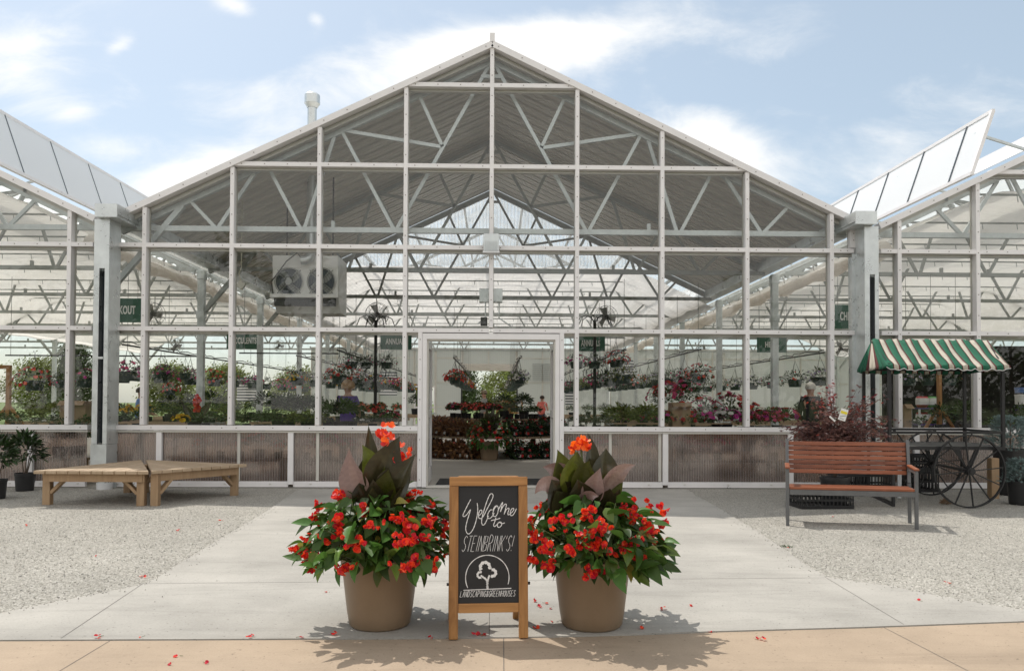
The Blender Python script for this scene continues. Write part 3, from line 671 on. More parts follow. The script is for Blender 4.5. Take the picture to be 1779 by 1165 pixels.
for sg, root in ((-1, left), (1, right)):
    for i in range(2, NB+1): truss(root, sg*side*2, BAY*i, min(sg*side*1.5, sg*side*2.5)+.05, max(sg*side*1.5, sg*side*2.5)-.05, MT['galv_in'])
    for i in range(0, NB+1):
        b = MB(); X = sg*side*1.5; Y = .28 if i == 0 else BAY*i; b.mm(X-.06, X+.06, Y-.06, Y+.06, 0, 3.7); b.build('post', MT['galv'], root)
    for k in (-1, 1):
        b = MB(); xa, xb = sg*side*2, sg*side*2+k*5.4; slope_strip(b, xa, PK-.02, xb, PK-SL*5.4-.02, .06, YE); b.build('roof_sheet', MT['roof_film'], root)
for root, x0, x1, ya in ((main, -3.8, 3.8, BAY*2+.2), (left, -side-3.7, -7.2, .6), (right, 7.2, side+3.7, .6), (left, -side*2-3.7, -side*2+3.7, 6.6), (right, side*2-3.7, side*2+3.7, 6.6)):
    y = ya; i = 0
    while y < YE-.3:
        b = MB(); b.tube([(x0, y, zcur-.05), (x1, y, zcur-.05)], .018, 6)
        x = x0+.2
        while x < x1: b.tube([(x, y, zcur-.05), (x+.015, y, zcur-.16)], .008, 4); x += .62
        b.build('curtain_rail', MT['galv_in'], root); y += BAY/2
for sg, root in ((-1, left), (1, right)):
    b = MB(); pts = []; rs = []
    rr = random.Random(5)
    for i in range(70):
        y = .4+i*.36; pts.append((5.85*sg+rr.uniform(-.03, .03), y, 3.50+rr.uniform(-.035, .035)-.03*math.sin(i*1.3))); rs.append(.11+rr.uniform(-.03, .035))
    b.tube(pts, rs, 10)
    for i in range(1, 70, 2): b.tube([(5.85*sg, .4+i*.36, 3.62), (5.85*sg-.02, .42+i*.36, 3.72), (5.85*sg+.03, .4+i*.36, 3.74)], .008, 4, 1)
    b.build('rolled_curtain', [MT['curtain'], MT['screw']], root, smooth=True)
# raised roof vents
for sg, root in ((-1, left), (1, right)):
    if sg > 0: hx = X_at(1688, 301.5, .35); hz = at(1688, 301.5, .35).z; tp = at(1724.5, 193, .35)
    else: tp2 = at(1724.5, 193, .35); hx = -X_at(1688, 301.5, .35)-.0; hz = at(1688, 301.5, .35).z; tp = Vector((-tp2.x, .35, tp2.z))
    ya, yb = (.35, 22.0) if sg > 0 else (.35, 22.0)
    dv = Vector((tp.x-hx, 0, tp.z-hz)); nrm = Vector((dv.z, 0, -dv.x)).normalized()*.012
    y = ya; k = 0
    vent = MB(); vent.prism([(hx, ya, hz), (hx, yb, hz), (hx+dv.x, yb, hz+dv.z), (hx+dv.x, ya, hz+dv.z)], nrm)
    vo = vent.build('roof_vent', MT['vent'], root)
    b = MB(); y = ya+.6; b.bar((hx, ya, hz), (hx+dv.x, ya, hz+dv.z), .05, .05, (0, 1, 0)); b.bar((hx-dv.x*.01, ya-.02, hz+dv.z), (hx-dv.x*.01+dv.x, yb, hz+dv.z), .0, .0) if False else None
    b.bar((hx+dv.x, ya-.02, hz+dv.z), (hx+dv.x, yb, hz+dv.z), .05, .05, (0, 0, 1)); b.bar((hx, ya-.02, hz), (hx, yb, hz), .06, .05, (0, 0, 1))
    b.build('vent_frame', MT['alu'], vo)
    while y < yb:
        q = MB(); o_ = -nrm*.9*(1 if nrm.x*sg > 0 else -1); q.bar(Vector((hx, y, hz))+o_, Vector((hx+dv.x, y, hz+dv.z))+o_, .015, .018, (0, 1, 0)); q.build('vent_bar', MT['dark_steel'], vo); y += 1.22
    for y in (ya+.3, ya+2.6, ya+5, ya+7.5, ya+10, ya+12.5):
        q = MB(); xe = hx+sg*1.15; q.bar((hx+dv.x*.75, y, hz+dv.z*.75), (xe, y, PK-SL*abs(xe-sg*side)+.02), .035, .035, (0, 1, 0)); q.build('vent_arm', MT['galv'], vo)
    # second vent further up the slope, lying nearly closed
    b = MB(); xa, xb = hx+sg*1.3, hx+sg*2.6
    za, zb = PK-SL*abs(xa-sg*side)+.10, PK-SL*abs(xb-sg*side)+.34
    slope_strip(b, xa, za, xb, zb, .35, 22); b.build('roof_vent', MT['vent'], root)
    b = MB(); b.bar((xa, .33, za), (xb, .33, zb), .05, .05, (0, 1, 0)); b.bar((xb, .33, zb), (xb, 22, zb), .05, .05, (0, 0, 1)); b.build('vent_frame', MT['alu'], root)
# end walls
def endwall(root, rects, name='end_wall', m='endwall', y=YE+.1):
    for (x0, x1, z0, z1) in rects:
        b = MB(); b.mm(x0, x1, y, y+.012, z0, z1); b.build(name, MT[m], root)
        b = MB()
        zz = z0+1.0
        while zz < z1-.3: b.mm(x0+.05, x1-.05, y-.045, y-.002, zz, zz+.05); zz += 1.15
        xx = x0+1.2
        while xx < x1-.5: b.mm(xx, xx+.06, y-.10, y-.046, z0, z1-.06); xx += 1.22
        b.mm(x0, x0+.05, y-.05, y-.002, z0, z1); b.mm(x1-.05, x1, y-.05, y-.002, z0, z1); b.mm(x0+.05, x1-.05, y-.05, y-.002, z1-.06, z1)
        b.build('wall_frame', MT['alu_in'], root)
OL, OR = X_at(803, 700, YE+.1), X_at(897, 700, YE+.1)
endwall(main, [(-5.4, -3.75, 0, 3.8), (-2.75, OL, 0, 3.8), (OR, 5.4, 0, 3.8), (OL, OR, 2.75, 3.8), (-3.75, -2.75, 2.0, 3.8)])
b = MB(); b.prism([(-5.4, YE+.1, 3.81), (5.4, YE+.1, 3.81), (0, YE+.1, PK-.1)], (0, .012, 0)); b.build('end_gable', MT['poly_clear'], main)
b = MB(); b.mm(OL, OR, YE-.1, YE+.05, 2.72, 3.05); b.build('door_header', MT['curtain'], main)
b = MB(); b.mm(OL-.06, OL, YE-.02, YE+.09, 0, 2.75); b.mm(OR, OR+.06, YE-.02, YE+.09, 0, 2.75); b.build('door_frame', MT['black_iron'], main)
b = MB(); b.mm(-3.75, -3.68, YE, YE+.1, 0, 2); b.mm(-2.82, -2.75, YE, YE+.1, 0, 2); b.mm(-3.68, -2.82, YE, YE+.1, 1.93, 2); b.mm(-3.68, -2.82, YE, YE+.1, 0, .2); b.mm(-3.68, -2.82, YE, YE+.1, .95, 1.03); b.build('back_door', MT['alu'], main)
endwall(left, [(-8.6, -5.5, 0, 3.8)]); endwall(right, [(5.5, side, 0, 3.8), (side+.02, side*2.3, 0, 3.8)])
b = MB()
for i in range(9): b.mm(X_at(925, 650, YE), X_at(957, 650, YE), YE-.08, YE-.02, 2.30+.09*i, 2.35+.09*i)
b.build('wall_louver', MT['galv_in'], main)
# slatted white wall vents
for xa_, xb_, z0 in ((X_at(413, 650, YE), X_at(450, 650, YE), 1.3), (X_at(660, 650, YE), X_at(690, 650, YE), 1.6), (X_at(982, 680, YE), X_at(1000, 680, YE), 1.2), (X_at(1085, 645, YE), X_at(1105, 645, YE), 2.2)):
    b = MB(); b.mm(xa_, xb_, YE-.03, YE+.03, z0-.05, z0+1.05, 1)
    for i in range(8): b.mm(xa_, xb_, YE-.09, YE-.04, z0+.13*i, z0+.07+.13*i)
    b.build('wall_louver', [MT['white_plastic'], MT['dark_steel']], main)

# ================================================================== PLANT HELPERS
def frame(d, up=Vector((0, 0, 1))):
    d = Vector(d).normalized(); s = d.cross(up)
    if s.length < 1e-3: s = Vector((1, 0, 0))
    s.normalize(); return d, s, s.cross(d)
def leaf(b, base, d, L, Wd, curl=.3, fold=.25, segs=5, roll=0, m=0, a=.5, tip=1.6, up=Vector((0, 0, 1))):
    """ovate leaf: arches away from `up`, folded along the midrib, pointed tip"""
    d, s, n = frame(d, up)
    if roll: q = Quaternion(d, roll); s = q @ s; n = q @ n
    vs = []; fs = []
    for i in range(segs+1):
        t = i/segs
        w = Wd*.5*(math.sin(math.pi*min(1, t**.75)))**.85*(1-.25*t) if 0 < t < 1 else 0
        c = Vector(base)+d*(L*(t-.12*curl*t*t))-n*(curl*L*t*t*.6)
        f = n*(abs(w)*fold*2)
        if i == 0 or i == segs: vs.append(c)
        else: vs += [c-s*w+f, c, c+s*w+f]
    o = lambda i: 1+3*(i-1)
    fs += [(0, o(1)+1, o(1)), (0, o(1)+2, o(1)+1)]
    for i in range(1, segs-1):
        p, q = o(i), o(i+1); fs += [(p, p+1, q+1, q), (p+1, p+2, q+2, q+1)]
    e = len(vs)-1; p = o(segs-1); fs += [(p, p+1, e), (p+1, p+2, e)]
    b.add(vs, fs, m, a)
def blade(b, base, ctrl, tip, Wd, face, fold=.22, m=0, a=.5, segs=14, wob=0, asym=1.0):
    """large canna leaf along a bent midrib, facing roughly `face`"""
    base, ctrl, tip = Vector(base), Vector(ctrl), Vector(tip); face = Vector(face).normalized()
    vs = []; K = 6
    for i in range(segs+1):
        t = i/segs; c = base*(1-t)**2+ctrl*2*t*(1-t)+tip*t*t
        d = ((ctrl-base)*(1-t)+(tip-ctrl)*t).normalized(); s = d.cross(face)
        s = s.normalized() if s.length > 1e-4 else Vector((1, 0, 0)); n = s.cross(d)
        prof_ = max(0, math.sin(math.pi*max(0, (t-.05)/.95)**.80))**1.15 if t > .05 else 0
        w = Wd*.5*prof_+.006*(1-t)
        for k in range(K+1):
            u = (k/K*2-1); uu = u*(asym if u > 0 else 1)
            vs.append(c+s*(w*uu)+n*(abs(u)*w*fold*1.6-.35*w*fold*abs(u)**3+wob*w*math.sin(7*t+2*u)*abs(u)))
    o_ = len(b.v); b.v += [tuple(v) for v in vs]
    for i in range(segs):
        for k in range(K):
            b.f.append([o_+i*(K+1)+k, o_+i*(K+1)+k+1, o_+(i+1)*(K+1)+k+1, o_+(i+1)*(K+1)+k]); b.m.append(m); b.a.append(min(1, max(0, .25+.5*a+(.05 if (i+int(abs(k-2.5))) % 2 else -.05)+(.12 if k in (2, 3) else 0))))
def petal_flower(b, c, d, r, rng, m=0, n=5, cup=.4, wide=.62):
    d, s, t = frame(d, Vector((.3, .2, 1)))
    c = Vector(c); ph = rng.random()*6
    for k in range(n):
        an = ph+2*math.pi*k/n; o = s*math.cos(an)+t*math.sin(an); p = o.cross(d)
        rr_ = r*rng.uniform(.85, 1.15); w = rr_*wide
        b.add([c, c+o*rr_*.4-p*w*.8+d*rr_*cup*.3, c+o*rr_*.8-p*w*.75+d*rr_*cup*.85, c+o*rr_+d*rr_*cup*1.1, c+o*rr_*.8+p*w*.75+d*rr_*cup*.85, c+o*rr_*.4+p*w*.8+d*rr_*cup*.3], [(0, 1, 2, 3), (0, 3, 4, 5)], m, rng.random())
def rdir(rng, zmin=-1, zmax=1):
    z = rng.uniform(zmin, zmax); a = rng.uniform(0, 2*math.pi); q = math.sqrt(max(0, 1-z*z)); return Vector((q*math.cos(a), q*math.sin(a), z))

# ================================================================== PLANTERS BY THE CHALKBOARD
def planter(px, py, label, bloom, leaves, blooms, seed, name='flower_planter'):
    rng = random.Random(seed)
    c = gnd(px, py, .014); c.z = .014
    root = thing(name, label, 'planter', c, 'planters beside the chalkboard')
    Y = c.y; hp = .365
    b = MB(); R0, R1 = .162, .208
    b.lathe([(0, .004), (R0-.012, 0), (R0, .012), (R0+.012, .08), (R1-.006, hp-.05), (R1, hp-.035), (R1+.004, hp), (R1-.012, hp+.006), (R1-.03, hp), (R1-.034, hp-.06)], 56, c)
    b.build('pot', MT['tan_pot'], root, smooth=True, ang=50)
    b = MB(); b.lathe([(R1-.03, hp-.045), (.1, hp-.03), (0, hp-.025)], 24, c); b.build('soil', MT['soil'], root, smooth=True)
    # begonia mound
    b = MB(); st = MB(); fl = MB(); o = c+Vector((0, 0, hp-.03))
    for i in range(700):
        z = rng.random()**.75*1.2-.22; az = rng.uniform(0, 2*math.pi)
        rr_ = .40*math.sqrt(max(.03, 1-(min(.99, max(0, z))/1.0)**2))
        q = rng.uniform(.66, 1.06) if i < 580 else rng.uniform(.3, .7)
        hh = .34*max(0, z)+.20*min(0, z)
        lump = 1+.13*math.sin(3*az+seed)+.08*math.sin(5*az+2*seed)
        rad_ = rr_*q*lump
        p = o+Vector((rad_*math.cos(az), rad_*math.sin(az), hh*q+.02))
        if z < 0: p = o+Vector((.30*math.cos(az)*rng.uniform(.72, 1.25)*lump, .30*math.sin(az)*rng.uniform(.72, 1.25)*lump, hh+.06))
        out = Vector((math.cos(az), math.sin(az), 0))
        d = (out*rng.uniform(.5, 1)+Vector((rng.uniform(-.5, .5), rng.uniform(-.5, .5), rng.uniform(-.95, .45)-(.35 if z < 0 else 0))))
        L = rng.uniform(.075, .135)*(1 if q > .6 else .8)
        e_ = p+d.normalized()*L
        if min(abs(p.x-.02), abs(e_.x-.02)) < .225 and min(p.y, e_.y) < -6.86: continue
        L *= rng.choice((.55, .8, 1, 1, 1.15)); mm_ = rng.random(); leaf(b, p, d, L, L*rng.uniform(.48, .72), rng.uniform(.0, .75), rng.uniform(.05, .4), 6, rng.uniform(-.9, .9), 0 if mm_ > .16 else 1 if mm_ > .03 else 2, rng.random())
        if i % 3 == 0:
            k = o+Vector((.10*math.cos(az), .10*math.sin(az), -.02)); mid = (k+p)/2+Vector((0, 0, .05)); st.tube([k, mid, p], [.005, .004, .0025], 5)
    fo = b.build('begonia_foliage', [MT['beg_leaf'], MT['beg_young'], MT['beg_old']], root, smooth=True, ang=180)
    st.build('begonia_stems', MT['stem'], root, smooth=True, ang=180)
    # drooping red clusters
    for (fx, fy) in blooms:
        ps = []
        pt = at(fx, fy, Y); dx = pt.x-c.x; dz = pt.z-(c.z+hp)
        rr_ = .405*math.sqrt(max(.05, 1-(max(0, dz)/.30)**2)); dep = math.sqrt(max(0, rr_*rr_-dx*dx))
        # push the cluster onto the front of the mound, along the line of sight
        dirv = (pt-CAMLOC); s_ = (Y-dep*.97-CAMLOC.y)/(Y-CAMLOC.y); cc = CAMLOC+dirv*s_
        nn = rng.randint(4, 10); sp = rng.uniform(.013, .026)
        for k in range(nn):
            q = cc+Vector((rng.gauss(0, sp), rng.gauss(0, sp*.7), rng.gauss(0, sp*.75)))
            dd = Vector((rng.gauss(0, .6), -.8, rng.gauss(-.2, .5))); r_ = rng.uniform(.012, .021)
            petal_flower(fl, q, dd, r_, rng, 0, rng.choice((2, 3, 4)), rng.uniform(.15, .5), .95); petal_flower(fl, q+dd.normalized()*.006, dd, r_*.6, rng, 0, 3, .6, .95)
        st2 = MB()
    for k in range(16):
        az = rng.uniform(0, math.pi); q = o+Vector((.36*math.cos(az), .36*math.sin(az), rng.uniform(0, .22)))
        for j in range(6): petal_flower(fl, q+Vector((rng.gauss(0, .025), rng.gauss(0, .025), rng.gauss(0, .02))), rdir(rng), rng.uniform(.012, .019), rng, 0, 3, .3, .95)
    fl.build('begonia_flowers', MT['red_petal'], root)
    # canna
    b = MB()
    for (bx, by, cx_, cy_, tx, ty, wpx, mi, dy, yaw_) in leaves:
        s_ = 1350/(Y+dy+D0); face = Vector((math.sin(yaw_*1.15), -math.cos(yaw_*1.15), .12))
        blade(b, at(bx, by, Y+dy*.3), at(cx_, cy_, Y+dy*.8), at(tx, ty, Y+dy), wpx*1.04/s_, face, rng.uniform(.20, .42), mi, rng.random(), 22, .10)
    for k in range(3):
        an = rng.uniform(0, 6); q = c+Vector((.05*math.cos(an), .05*math.sin(an), hp+.16)); tp_ = q+Vector((.10*math.cos(an), .10*math.sin(an), rng.uniform(.12, .26))); blade(b, q, (q+tp_)/2+Vector((.02*math.cos(an), .02*math.sin(an), .05)), tp_, rng.uniform(.07, .12), (math.cos(an)*.6, -.8, .2), .25, rng.choice((0, 0, 0, 2)), rng.random(), 8, .05)
    for k in range(6):
        an = rng.uniform(0, 6); q = c+Vector((.04*math.cos(an), .04*math.sin(an), hp)); b.tube([q, q+Vector((.015*math.cos(an), .015*math.sin(an), rng.uniform(.2, .34)))], [.014, .008], 8, 0)
    cb = b.build('canna_leaves', [MT['canna'], MT['canna_sky_sheen'], MT['canna_green'], MT['canna_amber']], root, smooth=True, ang=180)
    b = MB()
    for (fx, fy, spx, n) in bloom[1]:
        cc = at(fx, fy, Y); s_ = 1350/(Y+D0)
        for k in range(n):
            q = cc+Vector((rng.gauss(0, spx*.33/s_), rng.gauss(0, .02), rng.gauss(0, spx*.38/s_)))
            dd = Vector((rng.gauss(0, .7), -.7, rng.gauss(.3, .5))); petal_flower(b, q, dd, rng.uniform(.016, .030), rng, 0, 4, .55)
        b.tube([cc-Vector((0, 0, .02)), c+Vector((0, 0, hp+.05))], [.005, .007], 6, 1)
    b.build('canna_bloom', [MT[bloom[0]], MT['stem']], root)
    return root
MT['canna_amber'] = mat('amber_canna_leaf', (.30, .11, .02), .35, 0, .3, 12, trans=.4, attr=True, attr_amt=.3)
MT['canna_red'] = mat('scarlet_petal', (.85, .07, .02), .5, 0, .1, 40, trans=.35, attr=True, attr_amt=.3)
planter(660, 1083, 'tan planter of red begonias whose upright dark canna carries a tall scarlet bloom', ('canna_red', [(668, 760, 24, 12), (692, 786, 17, 7), (707, 791, 14, 5)]), [
    (642, 870, 612, 840, 607, 777, 52, 1, -.02, -.45), (650, 870, 645, 800, 640, 738, 26, 0, .04, .35), (652, 868, 655, 810, 629, 772, 38, 2, -.05, .3),
    (655, 872, 660, 815, 695, 757, 62, 0, -.03, .2), (668, 878, 680, 850, 722, 788, 56, 0, -.05, -.25), (662, 880, 668, 850, 675, 815, 40, 2, -.08, .0),
    (640, 880, 628, 850, 624, 838, 34, 0, -.04, -.2), (676, 880, 684, 865, 703, 842, 36, 0, -.06, .3), (650, 885, 652, 860, 648, 832, 34, 0, -.09, .1), (658, 880, 690, 830, 716, 806, 44, 0, .06, .1), (645, 880, 634, 820, 648, 776, 36, 0, .08, .0)],
    [(575, 935), (537, 935), (530, 970), (520, 962), (593, 925), (610, 940), (618, 948), (597, 990), (606, 985), (690, 898), (712, 905), (716, 915), (700, 938), (715, 935), (740, 930), (712, 975), (727, 980), (700, 985), (748, 975), (553, 905), (545, 900), (560, 878), (585, 862), (600, 862), (720, 863), (735, 880), (710, 872), (650, 905), (545, 985), (512, 955), (745, 905), (630, 885), (590, 905)], 3)
planter(1028, 1084, 'tan planter of red begonias whose spreading bronze canna carries an orange bloom', ('orange_petal', [(1009, 771, 20, 13), (998, 775, 12, 4)]), [
    (985, 870, 950, 820, 929, 858, 30, 1, -.03, -.3), (990, 860, 985, 812, 942, 811, 40, 1, .03, -.4), (985, 875, 990, 825, 968, 780, 42, 2, .0, -.2), (995, 875, 995, 820, 1003, 783, 50, 2, -.05, .1),
    (1008, 875, 1010, 820, 1024, 800, 42, 2, -.07, .2), (1000, 880, 975, 860, 958, 832, 64, 0, -.06, -.1), (1022, 870, 1035, 800, 1021, 751, 28, 0, .04, .3), (1040, 870, 1050, 815, 1053, 778, 52, 0, .05, .3),
    (1040, 870, 1060, 815, 1104, 807, 34, 1, -.04, .5), (1035, 875, 1060, 835, 1085, 822, 44, 2, -.02, .2), (1022, 880, 1030, 850, 1043, 812, 36, 1, -.09, -.1), (1005, 885, 1020, 855, 1040, 862, 26, 1, -.12, .1),
    (985, 885, 975, 870, 966, 852, 46, 0, -.08, .1), (1010, 885, 1012, 860, 1003, 832, 50, 0, -.09, 0), (1040, 885, 1055, 865, 1060, 848, 40, 0, -.08, .2), (978, 870, 968, 838, 971, 818, 26, 3, .0, 0), (1015, 880, 1005, 830, 1010, 795, 40, 0, .08, 0)],
    [(1045, 915), (1030, 925), (1043, 945), (1027, 950), (1025, 898), (1022, 890), (1085, 955), (1100, 940), (1108, 938), (1125, 912), (1130, 925), (1145, 945), (1155, 945), (1110, 965), (933, 933), (925, 922), (926, 970), (940, 952), (955, 955), (952, 980), (990, 955), (1030, 992), (1038, 990), (1070, 865), (1085, 870), (1098, 890), (1155, 910), (1140, 882), (970, 908), (980, 905), (945, 880), (925, 898), (1008, 937), (1055, 957), (1092, 885), (962, 870)], 11)

# ------------------------------------------------------------------ chalkboard
def spline(pts, n=6):
    P = [Vector((p[0], p[1], 0)) for p in pts]; o = []
    for i in range(len(P)-1):
        a = P[max(i-1, 0)]; b_, c = P[i], P[i+1]; d = P[min(i+2, len(P)-1)]
        for k in range(n):
            t = k/n; o.append(.5*((2*b_)+(c-a)*t+(2*a-5*b_+4*c-d)*t*t+(3*b_-a-3*c+d)*t**3))
    o.append(P[-1]); return o
def chalkboard():
    pl, pr = gnd(787, 1109.5, .014), gnd(910, 1107.5, .012)
    c = (pl+pr)/2; c.z = .0135; Y0 = c.y
    root = thing('chalkboard_sign', 'wooden A-frame chalkboard with white chalk lettering between the two planters', 'sign', c)
    z_top = at(848, 830, Y0).z; hh = z_top-.013; s = (pr-pl).length/123.0   # metres per photo pixel
    lean = rad(5.0); ca, sa = math.cos(lean), math.sin(lean)
    yaw = math.atan2(pr.y-pl.y, pr.x-pl.x)
    def T(u, v, w):                        # u across, v up the board, w out of the face (towards the viewer)
        y = v*sa-w*ca; z = v*ca+w*sa
        return c+Vector((u*math.cos(yaw)-y*math.sin(yaw), u*math.sin(yaw)+y*math.cos(yaw), z))
    hh /= ca; wd = .138*340/340*1; wd = 138*s/2
    def box(b, u0_, u1_, v0, v1, w0, w1, m=0, a=.5):
        p = [T(u, v, w) for w in (w0, w1) for (u, v) in ((u0_, v0), (u1_, v0), (u1_, v1), (u0_, v1))]
        b.add(p, [(0, 3, 2, 1), (4, 5, 6, 7), (0, 1, 5, 4), (1, 2, 6, 5), (2, 3, 7, 6), (3, 0, 4, 7)], m, a)
    st = 16*s
    for sg in (-1, 1):
        b = MB(); u = sg*(wd-st/2); box(b, u-st/2, u+st/2, .0, hh-16.2*s, -.018, .012, 0, .3+.2*sg); b.build('stile', MT['pine'], root, bevel=.003)
    b = MB(); box(b, -wd, wd, hh-16*s, hh, -.02, .014, 0, .4); b.build('top_rail', MT['pine_h'], root, bevel=.003)
    b = MB(); box(b, -wd+st+.0005, wd-st-.0005, 44*s, 60*s, -.015, .009, 0, .6); b.build('bottom_rail', MT['pine_h'], root, bevel=.003)
    b = MB(); box(b, -wd+st-.002, wd-st+.002, 60*s, hh-16.2*s, -.006, .0, 0); b.build('board', MT['slate'], root)
    # rear frame hinged at the top
    b2 = MB(); dep = .36
    top = T(0, hh-.02, -.03); xv = Vector((math.cos(yaw), math.sin(yaw), 0)); yv = Vector((-math.sin(yaw), math.cos(yaw), 0))
    for sg in (-1, 1):
        b2.bar(top+xv*(sg*(wd-st/2)), c+xv*(sg*(wd-st/2))+yv*dep+Vector((0, 0, .003)), st, .03, yv, 0, .4)
    b2.bar(top+xv*(-wd+st), top+xv*(wd-st), .03, st, (0, 0, 1), 0); lo = c+yv*(dep*.8)+Vector((0, 0, .17)); b2.bar(lo-xv*(wd-st), lo+xv*(wd-st), .03, st, (0, 0, 1), 0)
    b2.build('rear_frame', MT['pine'], root)
    for sg in (-1, 1):
        b = MB(); k = T(sg*wd, .27, -.005); b.tube([k, k+xv*sg*.012], .008, 8); b.build('bolt', MT['black_iron'], root)
    # chalk: drawn in the zoomed photograph's units, board spans x 137..552, y 100..885
    k = s/3.883
    def Q(p, w=.0012): return T((p[0]-345)*k, 60*s+(885-p[1])*k*1.0, w)
    def stroke(b, pts, wpx, sm=True):
        P = spline(pts) if sm and len(pts) > 2 else [Vector((p[0], p[1], 0)) for p in pts]
        L = []; n = len(P)
        for i, p in enumerate(P):
            d = (P[min(i+1, n-1)]-P[max(i-1, 0)]); d = d.normalized() if d.length > 1e-6 else Vector((1, 0, 0))
            t = Vector((-d.y, d.x, 0))*wpx/2*(.75+.5*math.sin(i*.9)**2); L.append((p+t, p-t))
        vs = [Q(q) for pr_ in L for q in pr_]+[Q(q, .0004) for pr_ in L for q in pr_]; m_ = 2*n; fs = []
        for i in range(n-1):
            a = 2*i; fs += [(a, a+1, a+3, a+2), (a+m_, a+2+m_, a+3+m_, a+1+m_), (a, a+2, a+2+m_, a+m_), (a+1, a+1+m_, a+3+m_, a+3)]
        b.add(vs, fs)
    b = MB()
    for s_ in ([(223, 189), (205, 222), (182, 268), (170, 296), (178, 305), (196, 292), (216, 264), (221, 262), (214, 285), (196, 345), (189, 388), (198, 416), (214, 421), (234, 400), (252, 360), (266, 305), (271, 255), (267, 214)],
               [(274, 302), (290, 291), (300, 276), (296, 262), (284, 268), (276, 295), (280, 316), (295, 318), (312, 300), (335, 255), (362, 205), (376, 170), (371, 153), (355, 157), (335, 200), (312, 270), (298, 330), (302, 360), (316, 360), (332, 332), (345, 300)],
               [(372, 262), (358, 262), (342, 285), (338, 310), (350, 320), (368, 308), (384, 282)], [(400, 236), (384, 255), (375, 285), (380, 304), (395, 304), (408, 282), (412, 252), (404, 234), (388, 240), (376, 262)],
               [(408, 272), (424, 240), (442, 210), (438, 232), (426, 276), (440, 246), (458, 224), (468, 228), (460, 262), (452, 292), (466, 262), (482, 250), (486, 258), (478, 284), (482, 296), (500, 284), (518, 264), (516, 252), (503, 258), (494, 280), (498, 300), (512, 298), (526, 278), (537, 254)],
               [(396, 312), (388, 340), (380, 362), (384, 374), (396, 368), (410, 352)], [(362, 334), (378, 330), (400, 326), (425, 318)], [(424, 342), (410, 352), (406, 370), (414, 380), (428, 374), (436, 358), (430, 345), (420, 346), (438, 354), (457, 350)]):
        stroke(b, s_, 5.2)
    def letters(text, x0, x1, ytop, ybot, slant, wpx, ratio=.62):
        GL = {'A': [[(0, 0), (.5, 1)], [(.5, 1), (1, 0)], [(.2, .38), (.8, .38)]], 'B': [[(0, 0), (0, 1), (.7, .95), (.75, .62), (0, .52)], [(0, .52), (.85, .42), (.85, .08), (0, 0)]], 'C': [[(.95, .85), (.5, 1), (.05, .7), (.05, .3), (.5, 0), (.95, .12)]],
              'D': [[(0, 0), (0, 1), (.6, .9), (.95, .5), (.6, .08), (0, 0)]], 'E': [[(.9, 1), (0, 1)], [(0, 1), (0, 0)], [(0, 0), (.9, 0)], [(0, .52), (.7, .52)]], 'G': [[(.95, .85), (.5, 1), (.05, .65), (.05, .3), (.5, 0), (.95, .15), (.95, .45), (.55, .45)]],
              'H': [[(0, 0), (0, 1)], [(1, 0), (1, 1)], [(0, .5), (1, .5)]], 'I': [[(.5, 0), (.5, 1)]], 'K': [[(0, 0), (0, 1)], [(.95, 1), (0, .42)], [(.25, .55), (1, 0)]], 'L': [[(0, 1), (0, 0)], [(0, 0), (.9, 0)]], 'N': [[(0, 0), (0, 1)], [(0, 1), (1, 0)], [(1, 0), (1, 1)]],
              'O': [[(.5, 1), (.05, .7), (.05, .3), (.5, 0), (.95, .3), (.95, .7), (.5, 1)]], 'P': [[(0, 0), (0, 1), (.8, .92), (.8, .58), (0, .45)]], 'R': [[(0, 0), (0, 1), (.8, .94), (.8, .6), (0, .48)], [(.3, .5), (.95, 0)]],
              'S': [[(.9, .88), (.5, 1), (.1, .8), (.3, .56), (.75, .42), (.9, .2), (.5, 0), (.05, .12)]], 'T': [[(0, 1), (1, 1)], [(.5, 1), (.5, 0)]], 'U': [[(0, 1), (.02, .25), (.5, 0), (.98, .25), (1, 1)]],
              '&': [[(.95, 0), (.2, .75), (.45, 1), (.65, .78), (.1, .3), (.35, 0), (.9, .4)]], "'": [[(.5, 1), (.4, .78)]], '!': [[(.5, 1), (.45, .3)], [(.45, .06), (.44, 0)]]}
        wide = {'I': .55, "'": .5, '!': .55, ' ': .5}; tot = sum(wide.get(ch, 1) for ch in text); ux = (x1-x0)/tot; x = x0
        for ch in text:
            w = ux*wide.get(ch, 1)
            for s_ in GL.get(ch, []):
                sm = ch in 'CDGOSU&PR' and len(s_) > 3
                stroke(b, [(x+w*.5+(p[0]-.5)*ux*ratio+(p[1]-.5)*slant, ybot+(ytop-ybot)*p[1]) for p in s_], wpx, sm)
            x += w
    letters("STEINBRINK'S!", 168, 520, 436, 540, 24, 2.9, .74)
    letters("LANDSCAPING&GREENHOUSES", 153, 530, 803, 842, 8, 2.9, .70)
    stroke(b, [(337+148*math.cos(rad(a)), 716-150*math.sin(rad(a))) for a in range(206, -26, -8)], 5.5, False)
    stroke(b, [(175, 797), (500, 789)], 6, False)
    # tree emblem: three lobes of thick chalk and a forked trunk
    for (cx_, cy_, r_, a0, a1, w_) in ((321, 646, 32, -25, 215, 20), (372, 685, 22, -120, 110, 19), (289, 697, 19, 60, 290, 14)):
        stroke(b, [(cx_+r_*math.cos(rad(a)), cy_-r_*math.sin(rad(a))) for a in range(a0, a1+1, 12)], w_, False)
    stroke(b, [(336, 784), (336, 755), (333, 735), (322, 722), (302, 708), (292, 700)], 12); stroke(b, [(337, 784), (338, 750), (341, 730), (347, 712), (352, 700)], 12); stroke(b, [(330, 784), (345, 784)], 12, False)
    b.build('chalk_lettering', MT['chalk'], root)
    return root
chalkboard()

